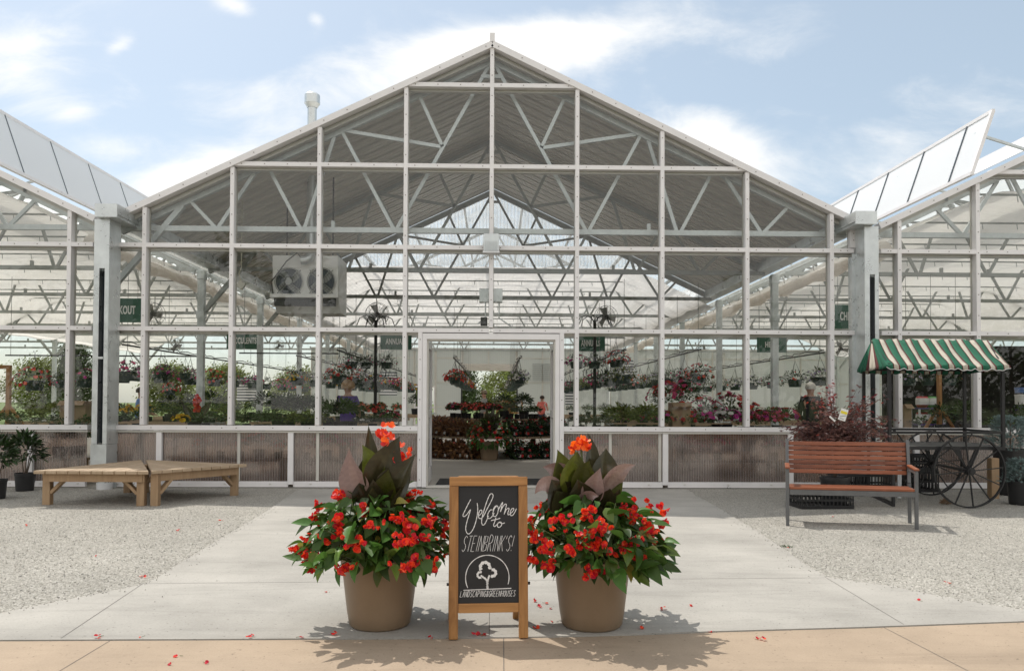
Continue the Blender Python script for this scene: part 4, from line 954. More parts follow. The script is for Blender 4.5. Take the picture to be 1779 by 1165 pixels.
# ================================================================== OUTSIDE OBJECTS
def park_bench():
    A, Bp = gnd(1368.5, 912.5), gnd(1592.5, 919); c = (A+Bp)/2
    ang = math.atan2(Bp.y-A.y, Bp.x-A.x); wd = (Bp-A).length; root = thing('park_bench', 'grey metal bench with red stained wooden slats, standing on the gravel', 'bench', c)
    xv = Vector((math.cos(ang), math.sin(ang), 0)); yv = Vector((.345, .94, 0)).normalized(); rot = Matrix((xv, yv, (0, 0, 1))).transposed()
    def P(x, y, z): return c+xv*x+yv*y+Vector((0, 0, z))
    hw = wd/2; t = .032
    for sg in (-1, 1):
        b = MB(); b.bar(P(sg*hw, 0, 0), P(sg*hw, 0, .55), t, .045, yv); b.build('leg', MT['bench_steel'], root, bevel=.004)
        b = MB(); b.bar(P(sg*hw, .42, 0), P(sg*hw, .44, .40), t, .045, yv); b.bar(P(sg*hw, .44, .40), P(sg*(hw-.002), .53, .835), t-.002, .044, yv); b.build('leg', MT['bench_steel'], root, bevel=.004)
        b = MB(); b.bar(P(sg*hw, -.02, .352), P(sg*hw, .44, .342), t-.004, .04, (0, 0, 1)); b.bar(P(sg*hw, -.02, .547), P(sg*hw, .475, .552), t-.004, .03, (0, 0, 1)); b.build('side_rail', MT['bench_steel'], root)
        b = MB(); b.bar(P(sg*hw, -.035, .575), P(sg*hw, .44, .582), .046, .020, (0, 0, 1), 0, .7); b.build('armrest', MT['cedar'], root, bevel=.006)
    b = MB(); b.bar(P(-hw+t/2, -.005, .335), P(hw-t/2, -.005, .335), .05, .035, yv); b.bar(P(-hw+t/2, .40, .33), P(hw-t/2, .40, .33), .04, .03, yv); b.build('seat_frame', MT['bench_steel'], root)
    b = MB()
    for i in range(6): b.box(P(0, .01+i*.073, .374-.002*i), (wd-t-.004, .064, .024), 0, R_.random(), rot)
    b.build('seat', MT['cedar'], root, bevel=.004)
    b = MB()
    for i in range(7):
        z = .505+i*.0475; b.box(P(0, .455+(z-.40)*.205, z), (wd-t-.004, .022, .041), 0, R_.random(), rot @ Matrix.Rotation(rad(-11), 3, 'X'))
    b.build('backrest', MT['cedar'], root, bevel=.004)
park_bench()

def platform(tri, legs, label):
    """low plank wedge: tri = three ground corners (outer edge first two), z = table height"""
    A, Bc, Cc = [Vector((p[0], p[1], 0)) for p in tri]; zt = .41; cen = (A+Bc+Cc)/3
    root = thing('plank_platform', label, 'platform', (cen.x, cen.y, 0), 'plank platforms on the gravel')
    b = MB(); n = 10; e = (Bc-A)
    for i in range(n):                     # boards run from the outer edge to the apex side
        p0, p1 = A+e*(i/n+.003), A+e*((i+1)/n-.003)
        # clip a strip parallel to the axis (mid of outer edge -> apex)
        ax = (Cc-(A+Bc)/2)
        def hit(p):                        # run along ax until leaving the triangle
            best = 0
            for (q, r_) in ((A, Cc), (Bc, Cc)):
                d = r_-q; den = ax.x*d.y-ax.y*d.x
                if abs(den) < 1e-9: continue
                t = ((q.x-p.x)*d.y-(q.y-p.y)*d.x)/den
                if t > 1e-4: best = t if best == 0 else min(best, t)
            return p+ax*best
        q0, q1 = hit(p0), hit(p1)
        j = R_.uniform(-.008, .004)
        m_ = (p0+p1)/2+ax*0; top = hit(m_)
        pts = [p0+ax.normalized()*j, p1+ax.normalized()*j, q1, q0] if i not in (4, 5) else [p0, p1, q1, top if i == 4 else q0, q0] if False else [p0+ax.normalized()*j, p1+ax.normalized()*j, q1, q0]
        b.prism([(p.x, p.y, zt-.036) for p in pts], (0, 0, .036), 0, R_.random())
    b.build('tabletop', MT['lumber'], root, bevel=.003)
    b = MB(); inn = [cen+(p-cen)*.86 for p in (A, Bc, Cc)]
    for i in range(3):
        p, q = inn[i], inn[(i+1) % 3]; b.bar((p.x, p.y, zt-.085), (q.x, q.y, zt-.085), .036, .09, (0, 0, 1), 0, .3)
    b.build('apron', MT['lumber_v'], root)
    for (lx, ly, l2) in legs:
        p = Vector((lx, ly, 0)); b = MB(); b.box((lx, ly, (zt-.04)/2), (.085, .085, zt-.04), 0, R_.random())
        b.build('leg', MT['lumber_v'], root, bevel=.004)
        b = MB(); d = (Vector((l2[0], l2[1], 0))-p).normalized(); b.bar((lx+d.x*.045, ly+d.y*.045, .14), (lx+d.x*.26, ly+d.y*.26, zt-.06), .035, .06, (d.y, -d.x, 0)); b.build('brace', MT['lumber_v'], root)
gA, gC = gnd(62, 873), gnd(258, 877)
A1 = (X_at(58, 818, -2.05), -2.05); C1 = (X_at(258, 824, -2.10), -2.10); B1 = (X_at(245, 799, -.34), -.34)
E1 = (X_at(263, 824, -2.06), -2.06); F1 = (X_at(429, 807, -1.02), -1.02); G1 = (X_at(254, 799, -.34), -.34)
l1 = gnd(83, 876); l2 = gnd(246, 878); l3 = gnd(270, 878); l4 = gnd(407, 860)
platform((A1, C1, B1), ((l1.x, l1.y, (l2.x, l2.y)), (l2.x, l2.y, (l1.x, l1.y)), (B1[0]-.03, B1[1]-.3, (A1[0], A1[1]))), 'wedge shaped tan plank platform on the gravel, beside the black nursery pots')
platform((E1, F1, G1), ((l3.x, l3.y, (l4.x, l4.y)), (l4.x, l4.y, (l3.x, l3.y)), (G1[0]+.12, G1[1]-.3, (F1[0], F1[1]))), 'wedge shaped tan plank platform on the gravel, next to the concrete walkway')

def nursery_pot(c, r, h, name, label, cat, foliage, group=None, mats=None):
    c = Vector(c); root = thing(name, label, cat, c, group)
    b = MB(); b.lathe([(0, .003), (r*.84, .003), (r*.86, .02), (r*.98, h-.03), (r*1.03, h-.028), (r*1.03, h), (r*.96, h), (r*.94, h-.04), (0, h-.035)], 28, c); b.build('pot', MT['black_plastic'], root, smooth=True)
    foliage(root, c+Vector((0, 0, h-.03))); return root
def shrub_foliage(R, H, n, L, Wd, m, seed, stems=5):
    def f(root, o):
        rng = random.Random(seed); b = MB()
        for i in range(n):
            d = rdir(rng, -.35, 1); p = o+Vector((d.x*R, d.y*R, H*.45+d.z*H*.5))*1 if False else o+Vector((d.x*R*rng.uniform(.4, 1), d.y*R*rng.uniform(.4, 1), H*.5+d.z*H*.5*rng.uniform(.5, 1)))
            leaf(b, p, d+Vector((0, 0, rng.uniform(-.4, .6))), L*rng.uniform(.7, 1.2), Wd*rng.uniform(.8, 1.2), rng.uniform(.1, .6), .2, 4, rng.uniform(-.8, .8), 0, rng.random())
        b.build('foliage', MT[m], root, smooth=True, ang=180)
        b = MB()
        for i in range(stems):
            a = rng.uniform(0, 6.28); b.tube([o+Vector((.02*math.cos(a), .02*math.sin(a), 0)), o+Vector((R*.3*math.cos(a), R*.3*math.sin(a), H*.4)), o+Vector((R*.7*math.cos(a), R*.7*math.sin(a), H*.8))], [.008, .006, .003], 5)
        b.build('stem', MT['bark'], root)
    return f
p = gnd(43, 852); nursery_pot(p, .125, .24, 'potted_shrub', 'leafy green shrub in a black nursery pot beside the plank platform, wholly in view', 'plant', shrub_foliage(.23, .58, 420, .10, .035, 'shrub', 21), 'nursery shrubs on the gravel')
p = gnd(-8, 866); nursery_pot(p, .125, .24, 'potted_shrub', 'green shrub in a black nursery pot cut off by the photo edge', 'plant', shrub_foliage(.23, .58, 420, .10, .035, 'shrub', 22), 'nursery shrubs on the gravel')

def spruce_foliage(R, H, n, seed):
    def f(root, o):
        rng = random.Random(seed); b = MB()
        for i in range(n):
            t = rng.random()**.8; z = H*(.02+.95*t); rr_ = R*(1-.55*t)*rng.uniform(.55, 1.05); az = rng.uniform(0, 6.28)
            d = Vector((math.cos(az), math.sin(az), rng.uniform(-.15, .7))).normalized(); c = o+Vector((rr_*math.cos(az), rr_*math.sin(az), z))
            L = rng.uniform(.05, .09); b.tube([c-d*L*.5, c+d*L*.5], [.004, .002], 4, 0, rng.random())
            for k in range(26):
                u = k/26; q = c+d*(L*(u-.5)); s_ = d.orthogonal().normalized(); s_ = Quaternion(d, k*2.4) @ s_
                e = (s_+d*.7).normalized()*.022; w = s_.cross(d)*.0022; va = rng.random()*.4+u*.6
                b.add([q-w, q+w, q+e], [(0, 1, 2)], 0, va)
        b.build('foliage', MT['spruce'], root); b = MB(); b.tube([o, o+Vector((0, 0, H*.95))], [.014, .005], 6); b.build('trunk', MT['bark'], root)
    return f
nursery_pot(gnd(1774, 876), .15, .29, 'potted_spruce', 'small blue spruce in a short black pot, in front of the taller spruce', 'plant', spruce_foliage(.24, .30, 330, 31), 'blue spruces by the cart')
nursery_pot(gnd(1776, 864)+Vector((.05, .3, 0)), .21, .62, 'potted_spruce', 'large blue spruce in a tall black pot behind the cart wheel', 'plant', spruce_foliage(.36, .48, 560, 32), 'blue spruces by the cart')

# ---- flower cart with a striped awning
def cart():
    yf = 9.0-D0; yb = yf+1.15; sh = .25
    xl, xr = X_at(1545, 700, yf), X_at(1742, 700, yf); c = Vector(((xl+xr)/2, (yf+yb)/2, 0))
    root = thing('flower_cart', 'black iron flower cart with big spoked wheels under a green striped awning', 'cart', c)
    xbl, xbr = xl+sh, xr+sh
    ze = at(1640, 634, yf).z; zb = at(1640, 778, yf).z; zt = at(1640, 751, yf).z
    for (x, y) in ((xl, yf), (xr, yf), (xbl, yb), (xbr, yb)):
        b = MB(); z0 = zb-.02 if (x, y) != (xr, yf) else zb-.02; b.bar((x, y, z0), (x, y, ze+.02), .034, .034, (0, 1, 0)); b.build('post', MT['black_iron'], root)
    b = MB()
    for (p, q) in (((xl, yf), (xr, yf)), ((xbl, yb), (xbr, yb)), ((xl, yf), (xbl, yb)), ((xr, yf), (xbr, yb))):
        b.bar((*p, zt), (*q, zt), .03, .03, (0, 0, 1)); b.bar((*p, zb), (*q, zb), .03, .04, (0, 0, 1))
    n = 5
    for i in range(n+1):
        x = xbl+(xbr-xbl)*i/n; b.bar((x, yb, zb), (x+(.14 if i % 2 else -.14 if i else 0), yb, zt), .014, .014, (0, 1, 0))
    b.build('bed_frame', MT['black_iron'], root)
    b = MB(); x = xl
    while x < xr: b.bar((x, yf+.02, zb+.015), (x+sh*.97, yb-.02, zb+.015), .012, .006, (0, 0, 1)); x += .026
    y = yf+.03
    while y < yb: xo = sh*(y-yf)/(yb-yf); b.mm(xl+xo, xr+xo, y, y+.012, zb+.003, zb+.011); y += .04
    b.build('mesh_shelf', MT['wire'], root)
    wc = at(1683, 817, yf-.04); Rw = .47*1.0; Rw = (at(1683, 752, yf-.04).z-at(1683, 881, yf-.04).z)/2
    for yy in (yf-.05, yb+.05):
        b = MB(); cc = Vector((wc.x+(sh if yy > yf else 0), yy, Rw)); pts = [cc+Vector((Rw*.97*math.cos(2*math.pi*k/56), 0, Rw*.97*math.sin(2*math.pi*k/56))) for k in range(56)]
        for k in range(56): b.bar(pts[k], pts[(k+1) % 56], .016, .034, (0, 1, 0))
        wo = b.build('wheel', MT['black_iron'], root)
        b = MB()
        for k in range(12):
            a = rad(96+30*k); b.bar(cc+Vector((.03*math.cos(a), 0, .03*math.sin(a))), cc+Vector((Rw*.96*math.cos(a), 0, Rw*.96*math.sin(a))), .012, .016, (0, 1, 0))
        b.build('spokes', MT['black_iron'], wo)
        b = MB(); b.tube([cc+Vector((0, -.05, 0)), cc+Vector((0, .05, 0))], .045, 16); b.tube([cc+Vector((0, -.06, 0)), cc+Vector((0, -.05, 0))], .028, 12); b.build('hub', MT['black_iron'], wo, smooth=True)
    b = MB(); b.tube([(wc.x, yf, Rw), (wc.x+sh, yb, Rw)], .018, 8)
    for y, xo in ((yf, 0), (yb, sh)): b.bar((wc.x+xo, y, Rw), (wc.x+xo-.12, y, zb-.01), .03, .02, (0, 1, 0)); b.bar((wc.x+xo, y, Rw), (wc.x+xo+.12, y, zb-.01), .03, .02, (0, 1, 0))
    b.build('axle', MT['black_iron'], root)
    b = MB(); xs_ = xl+.05
    for y, xo in ((yf+.02, 0), (yb-.02, sh)): b.bar((xs_+xo, y, .012), (xs_+xo, y, zb-.02), .03, .03, (0, 1, 0))
    b.bar((xs_, yf+.02, .02), (xs_-.50, yf+.25, .28), .03, .024, (0, 0, 1)); b.bar((xs_, yf+.02, .05), (xs_+sh, yb-.02, .05), .02, .02, (0, 0, 1)); b.build('stand', MT['black_iron'], root)
    # awning: gable canvas with stripes, open ends closed by triangles, scalloped hem
    zr_ = at(1600, 590, (yf+yb)/2).z; ym = (yf+yb)/2; ov = .05; e0, e1 = xl-.06, xr+.06; r0_, r1_ = X_at(1515, 590, ym), X_at(1716, 590, ym)
    stripe = []; x = 0.0
    W_ = e1-e0
    cols = [('g', .085), ('m', .012), ('w', .045), ('m', .012)]
    N_ = 9; U = W_/N_
    seq = []
    for k in range(N_): seq += [(k*U, k*U+U*.50, 0), (k*U+U*.50, k*U+U*.56, 1), (k*U+U*.56, k*U+U*.90, 2), (k*U+U*.90, k*U+U*1.0, 1)]
    b = MB()
    def SP(u, v, side_):                   # u along 0..1, v ridge->eave
        x = (r0_+(r1_-r0_)*u)*(1-v)+(e0+(e1-e0)*u+(sh if side_ else 0))*v; yy = ym+(-1 if side_ == 0 else 1)*((yb-yf)/2+ov)*v
        sag = .030*math.sin(math.pi*v)*(.6+.4*math.sin(u*21)); z = zr_+(ze-.0-zr_)*v-sag+.008*math.sin(u*43+v*5)+.005*math.sin(u*97-v*11)-.012*v*abs(math.sin(u*math.pi*2))
        return Vector((x, yy, z))
    for sd in (0, 1):
        for (a, e, m_) in seq:
            u0_, u1_ = a/W_, e/W_; ns = 3
            vs = []; K = 8
            for i in range(K+1):
                for j in range(ns+1): vs.append(SP(u0_+(u1_-u0_)*j/ns, i/K, sd))
            hem = []
            for j in range(ns+1):
                u = u0_+(u1_-u0_)*j/ns; q = SP(u, 1, sd); drop = .024+.036*abs(math.sin(u*math.pi*7)); hem.append(q+Vector((0, (-.008 if sd == 0 else .008), -drop)))
            vs += hem
            fs = [(i*(ns+1)+j, i*(ns+1)+j+1, (i+1)*(ns+1)+j+1, (i+1)*(ns+1)+j) for i in range(K+1) for j in range(ns)]
            b.add(vs, fs, m_)
    for (u, sg) in ((0, -1), (1, 1)):
        R0 = SP(u, 0, 0); n_ = 9
        ef, eb = SP(u, 1, 0), SP(u, 1, 1)
        for i in range(n_):
            p, q = ef.lerp(eb, i/n_), ef.lerp(eb, (i+1)/n_); m_ = (0, 0, 1, 2, 2, 1, 0, 0, 0)[i]
            dp, dq = Vector((sg*.004, 0, -.03-.015*abs(math.sin(i/n_*9)))), Vector((sg*.004, 0, -.03-.015*abs(math.sin((i+1)/n_*9))))
            b.add([R0, p, q, p+dp, q+dq], [(0, 1, 2), (1, 3, 4, 2)], m_)
    o = b.build('awning', [mat('green_canvas', (.020, .150, .085), .8, 0, .12, 14, trans=.25), mat('maroon_stripe', (.13, .035, .035), .8, 0, .1, 14, trans=.2), mat('cream_canvas', (.62, .57, .48), .8, 0, .1, 14, trans=.25)], root, smooth=True, ang=50)
    sd_ = o.modifiers.new('thickness', 'SOLIDIFY'); sd_.thickness = .003
    b = MB(); pts = [SP(k/90, 1, 0)+Vector((0, -.010, -(.024+.036*abs(math.sin(k/90*math.pi*7)))-.001)) for k in range(91)]; b.tube(pts, .004, 5); b.build('hem_piping', MT['chalk'], o)
    # awning frame
    b = MB(); 
    for y, z, xo in ((yf, ze, 0), (yb, ze, sh), (ym, zr_-.02, 0)): b.bar((xl-.03+xo if z == ze else r0_, y, z-.01), (xr+.03+xo if z == ze else r1_, y, z-.01), .02, .02, (0, 0, 1))
    for x, xm in ((xl, r0_), (xr, r1_)): b.bar((x, yf, ze), (xm, ym, zr_-.03), .016, .016, (1, 0, 0)); b.bar((x+sh, yb, ze), (xm, ym, zr_-.03), .016, .016, (1, 0, 0))
    b.build('awning_frame', MT['black_iron'], root)
    # coil of fallen grass caught on the rim is modelled apart
    return yf, yb, xl, xr
yf, yb, xl, xr = cart()

def milk_crate(c, sx, sy, sz, label, rz=0, group='black plastic crates by the bench'):
    b = MB(); t = .012; c = Vector(c); rot = Matrix.Rotation(rz, 3, 'Z')
    def bx(x0, x1, y0, y1, z0, z1): b.box(c+rot @ Vector(((x0+x1)/2, (y0+y1)/2, (z0+z1)/2)), (x1-x0, y1-y0, z1-z0), 0, .5, rot)
    hx, hy = sx/2, sy/2
    bx(-hx+t, hx-t, -hy+t, hy-t, .004, .016)
    for sg in (-1, 1):
        bx(-hx, hx, min(sg*hy, sg*(hy-t)), max(sg*hy, sg*(hy-t)), sz-.035, sz); bx(-hx, hx, min(sg*hy, sg*(hy-t)), max(sg*hy, sg*(hy-t)), 0, .04); bx(-hx, hx, min(sg*hy, sg*(hy-t)), max(sg*hy, sg*(hy-t)), sz*.5-.012, sz*.5+.012)
        bx(min(sg*hx, sg*(hx-t)), max(sg*hx, sg*(hx-t)), -hy+t, hy-t, sz-.035, sz); bx(min(sg*hx, sg*(hx-t)), max(sg*hx, sg*(hx-t)), -hy+t, hy-t, 0, .04); bx(min(sg*hx, sg*(hx-t)), max(sg*hx, sg*(hx-t)), -hy+t, hy-t, sz*.5-.012, sz*.5+.012)
        n = max(4, int(sx/.045))
        for k in range(n+1):
            x = -hx+.008+(sx-.016)*k/n; bx(x-.007, x+.007, min(sg*(hy-.002), sg*(hy-t+.001)), max(sg*(hy-.002), sg*(hy-t+.001)), .04, sz-.035)
        n = max(4, int(sy/.045))
        for k in range(n+1):
            y = -hy+.014+(sy-.028)*k/n; bx(min(sg*(hx-.002), sg*(hx-t+.001)), max(sg*(hx-.002), sg*(hx-t+.001)), y-.007, y+.007, .04, sz-.035)
    o = b.build('crate', MT['black_plastic']); tag(o, label, 'crate', group); return o
p = gnd(1437, 884); milk_crate((p.x, p.y+.22, 0), .62, .44, .20, 'wide low black crate holding the maple pot, showing under the bench seat', .05)
p = gnd(1540, 862); milk_crate((p.x-.05, p.y+.2, 0), .36, .36, .29, 'black milk crate under the cart, beside the stand leg'); 
p = gnd(1611, 855); milk_crate((p.x, p.y+.2, 0), .36, .36, .29, 'lower black milk crate of the pair stacked under the cart bed'); milk_crate((p.x-.01, p.y+.21, .29), .36, .36, .22, 'upper black milk crate of the pair stacked under the cart bed', .06)
p = gnd(1500, 866); milk_crate((p.x+.0, p.y+.45, 0), .38, .36, .29, 'black milk crate behind the bench, nearest the white pipe')

def maple():
    p = gnd(1470, 884); o = Vector((p.x-.02, p.y+.25, .016)); rng = random.Random(44)
    root = thing('japanese_maple', 'weeping lace-leaf maple with dark red leaves and a price tag, behind the bench', 'tree', o)
    b = MB(); b.lathe([(0, .0), (.13, 0), (.165, .30), (.172, .30), (.172, .33), (.155, .33), (.15, .29), (0, .29)], 26, o); b.build('pot', MT['black_plastic'], root, smooth=True)
    t = MB(); lv = MB(); top = o+Vector((0, 0, .33)); cz = at(1470, 700, o.y).z
    t.tube([top, top+Vector((.02, 0, .2)), top+Vector((-.01, .02, .42)), top+Vector((.02, 0, .55))], [.022, .018, .015, .01], 8)
    hub = top+Vector((.01, .01, .5))
    s_ = 1350/(o.y+D0)
    tips = []
    for (tx, ty) in ((1362, 742), (1385, 735), (1400, 750), (1415, 730), (1430, 755), (1440, 720), (1455, 745), (1470, 735), (1480, 755), (1490, 720), (1505, 740), (1515, 715), (1530, 735), (1542, 725), (1545, 750), (1400, 690), (1420, 668), (1436, 680), (1450, 672), (1470, 676), (1495, 685), (1512, 690), (1460, 700), (1484, 700), (1500, 705), (1440, 700), (1410, 715), (1425, 745), (1450, 760), (1495, 762), (1520, 755), (1376, 745)):
        q = at(tx, ty, o.y); q.y += rng.uniform(-.35, .30); tips.append((q, ty < 695))
    for (q, hi_) in tips+[(hub+Vector((rng.uniform(-.45, .45), rng.uniform(-.35, .35), rng.uniform(-.28, .06))), False) for k in range(34)]:
        mid = hub.lerp(q, .55)+Vector((0, 0, .10 if not hi_ else .02)); pts = [hub*(1-u)**2+mid*2*u*(1-u)+q*u*u for u in [k/8 for k in range(9)]]
        t.tube(pts, [.007*(1-.8*k/8) for k in range(9)], 5)
        for k in range(3, 9):
            for j in range(11 if not hi_ else 4):
                c = pts[k]+Vector((rng.gauss(0, .035), rng.gauss(0, .035), rng.gauss(-.01, .03))); base_d = Vector((rng.gauss(0, .7), rng.gauss(0, .7), rng.uniform(-1.1, .1))).normalized(); L = rng.uniform(.034, .06)
                side_ = base_d.cross(Vector((0, 0, 1))); side_ = side_.normalized() if side_.length > .01 else Vector((1, 0, 0)); va = rng.random(); m_ = 1 if ((hi_ and rng.random() < .5) or rng.random() < .02) else 0
                for f_ in (-1.1, -.7, -.35, 0, .35, .7, 1.1):       # seven thin lobes
                    d = (base_d*math.cos(f_)+side_*math.sin(f_)).normalized(); w = d.cross(Vector((rng.gauss(0, .3), -1, .3))).normalized()*.0030; ll = L*(1-.28*abs(f_))
                    lv.add([c, c+d*ll*.45+w, c+d*ll, c+d*ll*.45-w], [(0, 1, 2, 3)], m_, va)
    t.build('trunk', MT['bark'], root, smooth=True, ang=180); lv.build('crown', [MT['maple'], MT['maple_red']], root)
    def tagq(px, py, w, h, name, m, dy, rz):
        c = at(px, py, o.y+dy); b = MB(); rot = Matrix.Rotation(rz, 3, 'Y'); b.box(c, (w, .002, h), 0, .5, rot); return b.build(name, MT[m], root), c, rot
    tg, c, rot = tagq(1465, 720, .085, .135, 'price_tag', 'tag_white', -.40, rad(18))
    b = MB(); b.box(c+rot @ Vector((0, -.0022, .025)), (.075, .001, .03), 0, .5, rot); b.build('yellow_patch', MT['tag_yellow'], tg)
    b = MB(); b.bar(c+rot @ Vector((-.035, -.0022, -.03)), c+rot @ Vector((.035, -.0022, .0)), .004, .001, (0, 1, 0)); b.bar(c+rot @ Vector((-.03, -.0022, -.045)), c+rot @ Vector((.02, -.0022, -.05)), .004, .001, (0, 1, 0)); b.build('pen_marks', MT['black_iron'], tg)
    tagq(1446, 727, .02, .085, 'plant_label', 'tag_white', -.38, rad(-48))
maple()
p = gnd(1440, 838); b = MB(); b.tube([(p.x, -1.25, .02), (p.x+.025, -1.22, .62)], .024, 12); tag(b.build('plastic_pipe', MT['white_plastic'], smooth=True), 'short white plastic pipe standing upright behind the bench', 'pipe')
p = gnd(1730, 866); b = MB(); b.box((p.x, p.y+.05, .26), (.10, .10, .52), 0, .4); tag(b.build('wooden_stake', MT['lumber_v'], bevel=.004), 'square wooden stake standing behind the cart wheel', 'stake')
rng = random.Random(8); p = gnd(1643, 876); b = MB()
for i in range(160):
    d = rdir(rng, -.1, 1); q = p+Vector((d.x*.05, d.y*.04, .012+d.z*.05)); b.tube([q, q+rdir(rng, -.5, .8)*.035], [.003, .0015], 4, 0, rng.random())
tag(b.build('dry_grass_tuft', MT['dry']), 'brown tuft of dry grass at the foot of the cart wheel', 'grass tuft')

# fallen begonia flowers and leaves
fmat = [MT['red_petal'], MT['stem']]
spots = [(572, 1029, 'on the walkway beside the chalkboard planter'), (172, 1106, ''), (246, 1107, ''), (435, 1107, ''), (521, 1106, ''), (580, 1104, ''), (745, 1110, ''), (312, 1139, ''), (296, 1154, ''), (357, 1152, ''), (929, 1044, ''), (947, 1048, ''), (937, 1054, ''), (959, 1056, ''), (961, 1080, ''), (928, 1092, ''),
         (1152, 1058, ''), (1200, 1053, ''), (1118, 1091, ''), (1235, 1101, ''), (1318, 1112, ''), (1599, 1044, ''), (830, 1104, ''), (838, 1108, ''), (843, 1103, ''), (1448, 898, ''), (1648, 1014, ''), (1366, 951, ''), (168, 966, ''), (45, 913, ''), (312, 922, ''), (246, 1002, ''), (386, 904, '')]
where = ['lying on the concrete of the walkway', 'lying on the tan pavement', 'lying on the pale gravel']
cnts = {}
for i, (px, py, _) in enumerate(spots):
    rng = random.Random(100+i); z = .014 if not (py > 1106) else .010
    c = gnd(px, py, z); on = 1 if c.y < G(px, 1108).y-.01 else 0
    if not inwalk((c.x, c.y)) and not on: on = 2; c = gnd(px, py, .004)
    b = MB()
    for k in range(rng.randint(1, 3)): petal_flower(b, c+Vector((rng.gauss(0, .010), rng.gauss(0, .012), .004+.004*k)), Vector((rng.gauss(0, .5), rng.gauss(0, .5), 1)), rng.uniform(.008, .012), rng, 0, 3, .35, .9)
    b.tube([c+Vector((0, 0, .004)), c+Vector((rng.gauss(0, .012), rng.gauss(0, .012), .005))], .0012, 4, 1)
    tag(b.build('fallen_flower', fmat), 'small red fallen begonia flower '+where[on], 'fallen flower', 'fallen flowers '+where[on][6:])
# weeds along the base of the front
for k, (px, py) in enumerate(((374, 845), (383, 846), (1258, 847), (1265, 848), (1678, 838), (1368, 950))):
    rng = random.Random(200+k); c = gnd(px, py); b = MB()
    for i in range(26): leaf(b, c+Vector((rng.gauss(0, .03), rng.gauss(0, .02), 0)), Vector((rng.gauss(0, .6), rng.gauss(0, .6), 1)), rng.uniform(.04, .10)*(2.2 if px == 1678 else .4 if px == 1368 else 1), .010, .6, .1, 3, 0, 0, rng.random())
    w_ = {374: 'thin weed sprouting at the wall foot beyond the plank platforms', 383: 'low weed by the wall between platform and walkway', 1258: 'low weed at the wall foot just past the walkway edge', 1265: 'weed at the wall foot on the bench side of the walkway', 1678: 'taller weed growing behind the cart wheel', 1368: 'weed at the gravel edge in front of the bench'}[px]
    tag(b.build('weed', MT['leaf_mid'], smooth=True, ang=180), w_, 'weed', 'weeds at the wall foot')

# ---- floodlight, boxes, heater, flue
def floodlight():
    c = at(853.5, 423, -.12); root = thing('floodlight', 'square grey wall light mounted on the middle of the glass front', 'lamp', c); w, h = .215, .25
    b = MB(); b.mm(c.x-w/2, c.x+w/2, -.20, -.062, c.z-h/2, c.z+h/2); b.build('housing', MT['galv_sheet'], root, bevel=.01)
    b = MB()
    for i in range(9): x = c.x-w/2+.02+i*(w-.04)/8; b.mm(x-.005, x+.005, -.225, -.2, c.z-h/2+.01, c.z+.02)
    b.build('cooling_fins', MT['galv_sheet'], root); b = MB(); b.mm(c.x-w/2-.01, c.x+w/2+.01, -.235, -.062, c.z-h/2-.025, c.z-h/2-.001); b.build('lens', MT['white_plastic'], root)
floodlight()
b = MB(); c = at(853, 514, .4); b.mm(c.x-.17, c.x+.17, .32, .44, c.z-.10, c.z+.10); b.tube([(c.x+.12, .38, c.z-.1), (c.x+.12, .38, 2.45), (c.x+.3, .38, 2.33)], .012, 6); b.tube([(c.x-.08, .38, c.z-.1), (c.x-.08, .38, 2.45), (c.x-.2, .38, 2.36)], .012, 6); tag(b.build('junction_box', MT['galv_sheet'], bevel=.006), 'flat grey electrical box with conduits behind the middle mullion', 'electrical box')
b = MB(); c = at(841, 559, .4); b.mm(c.x-.05, c.x+.05, .30, .42, c.z-.06, c.z+.06); tag(b.build('motor_box', MT['motor'], bevel=.006), 'small dark motor box just above the doorway', 'motor')
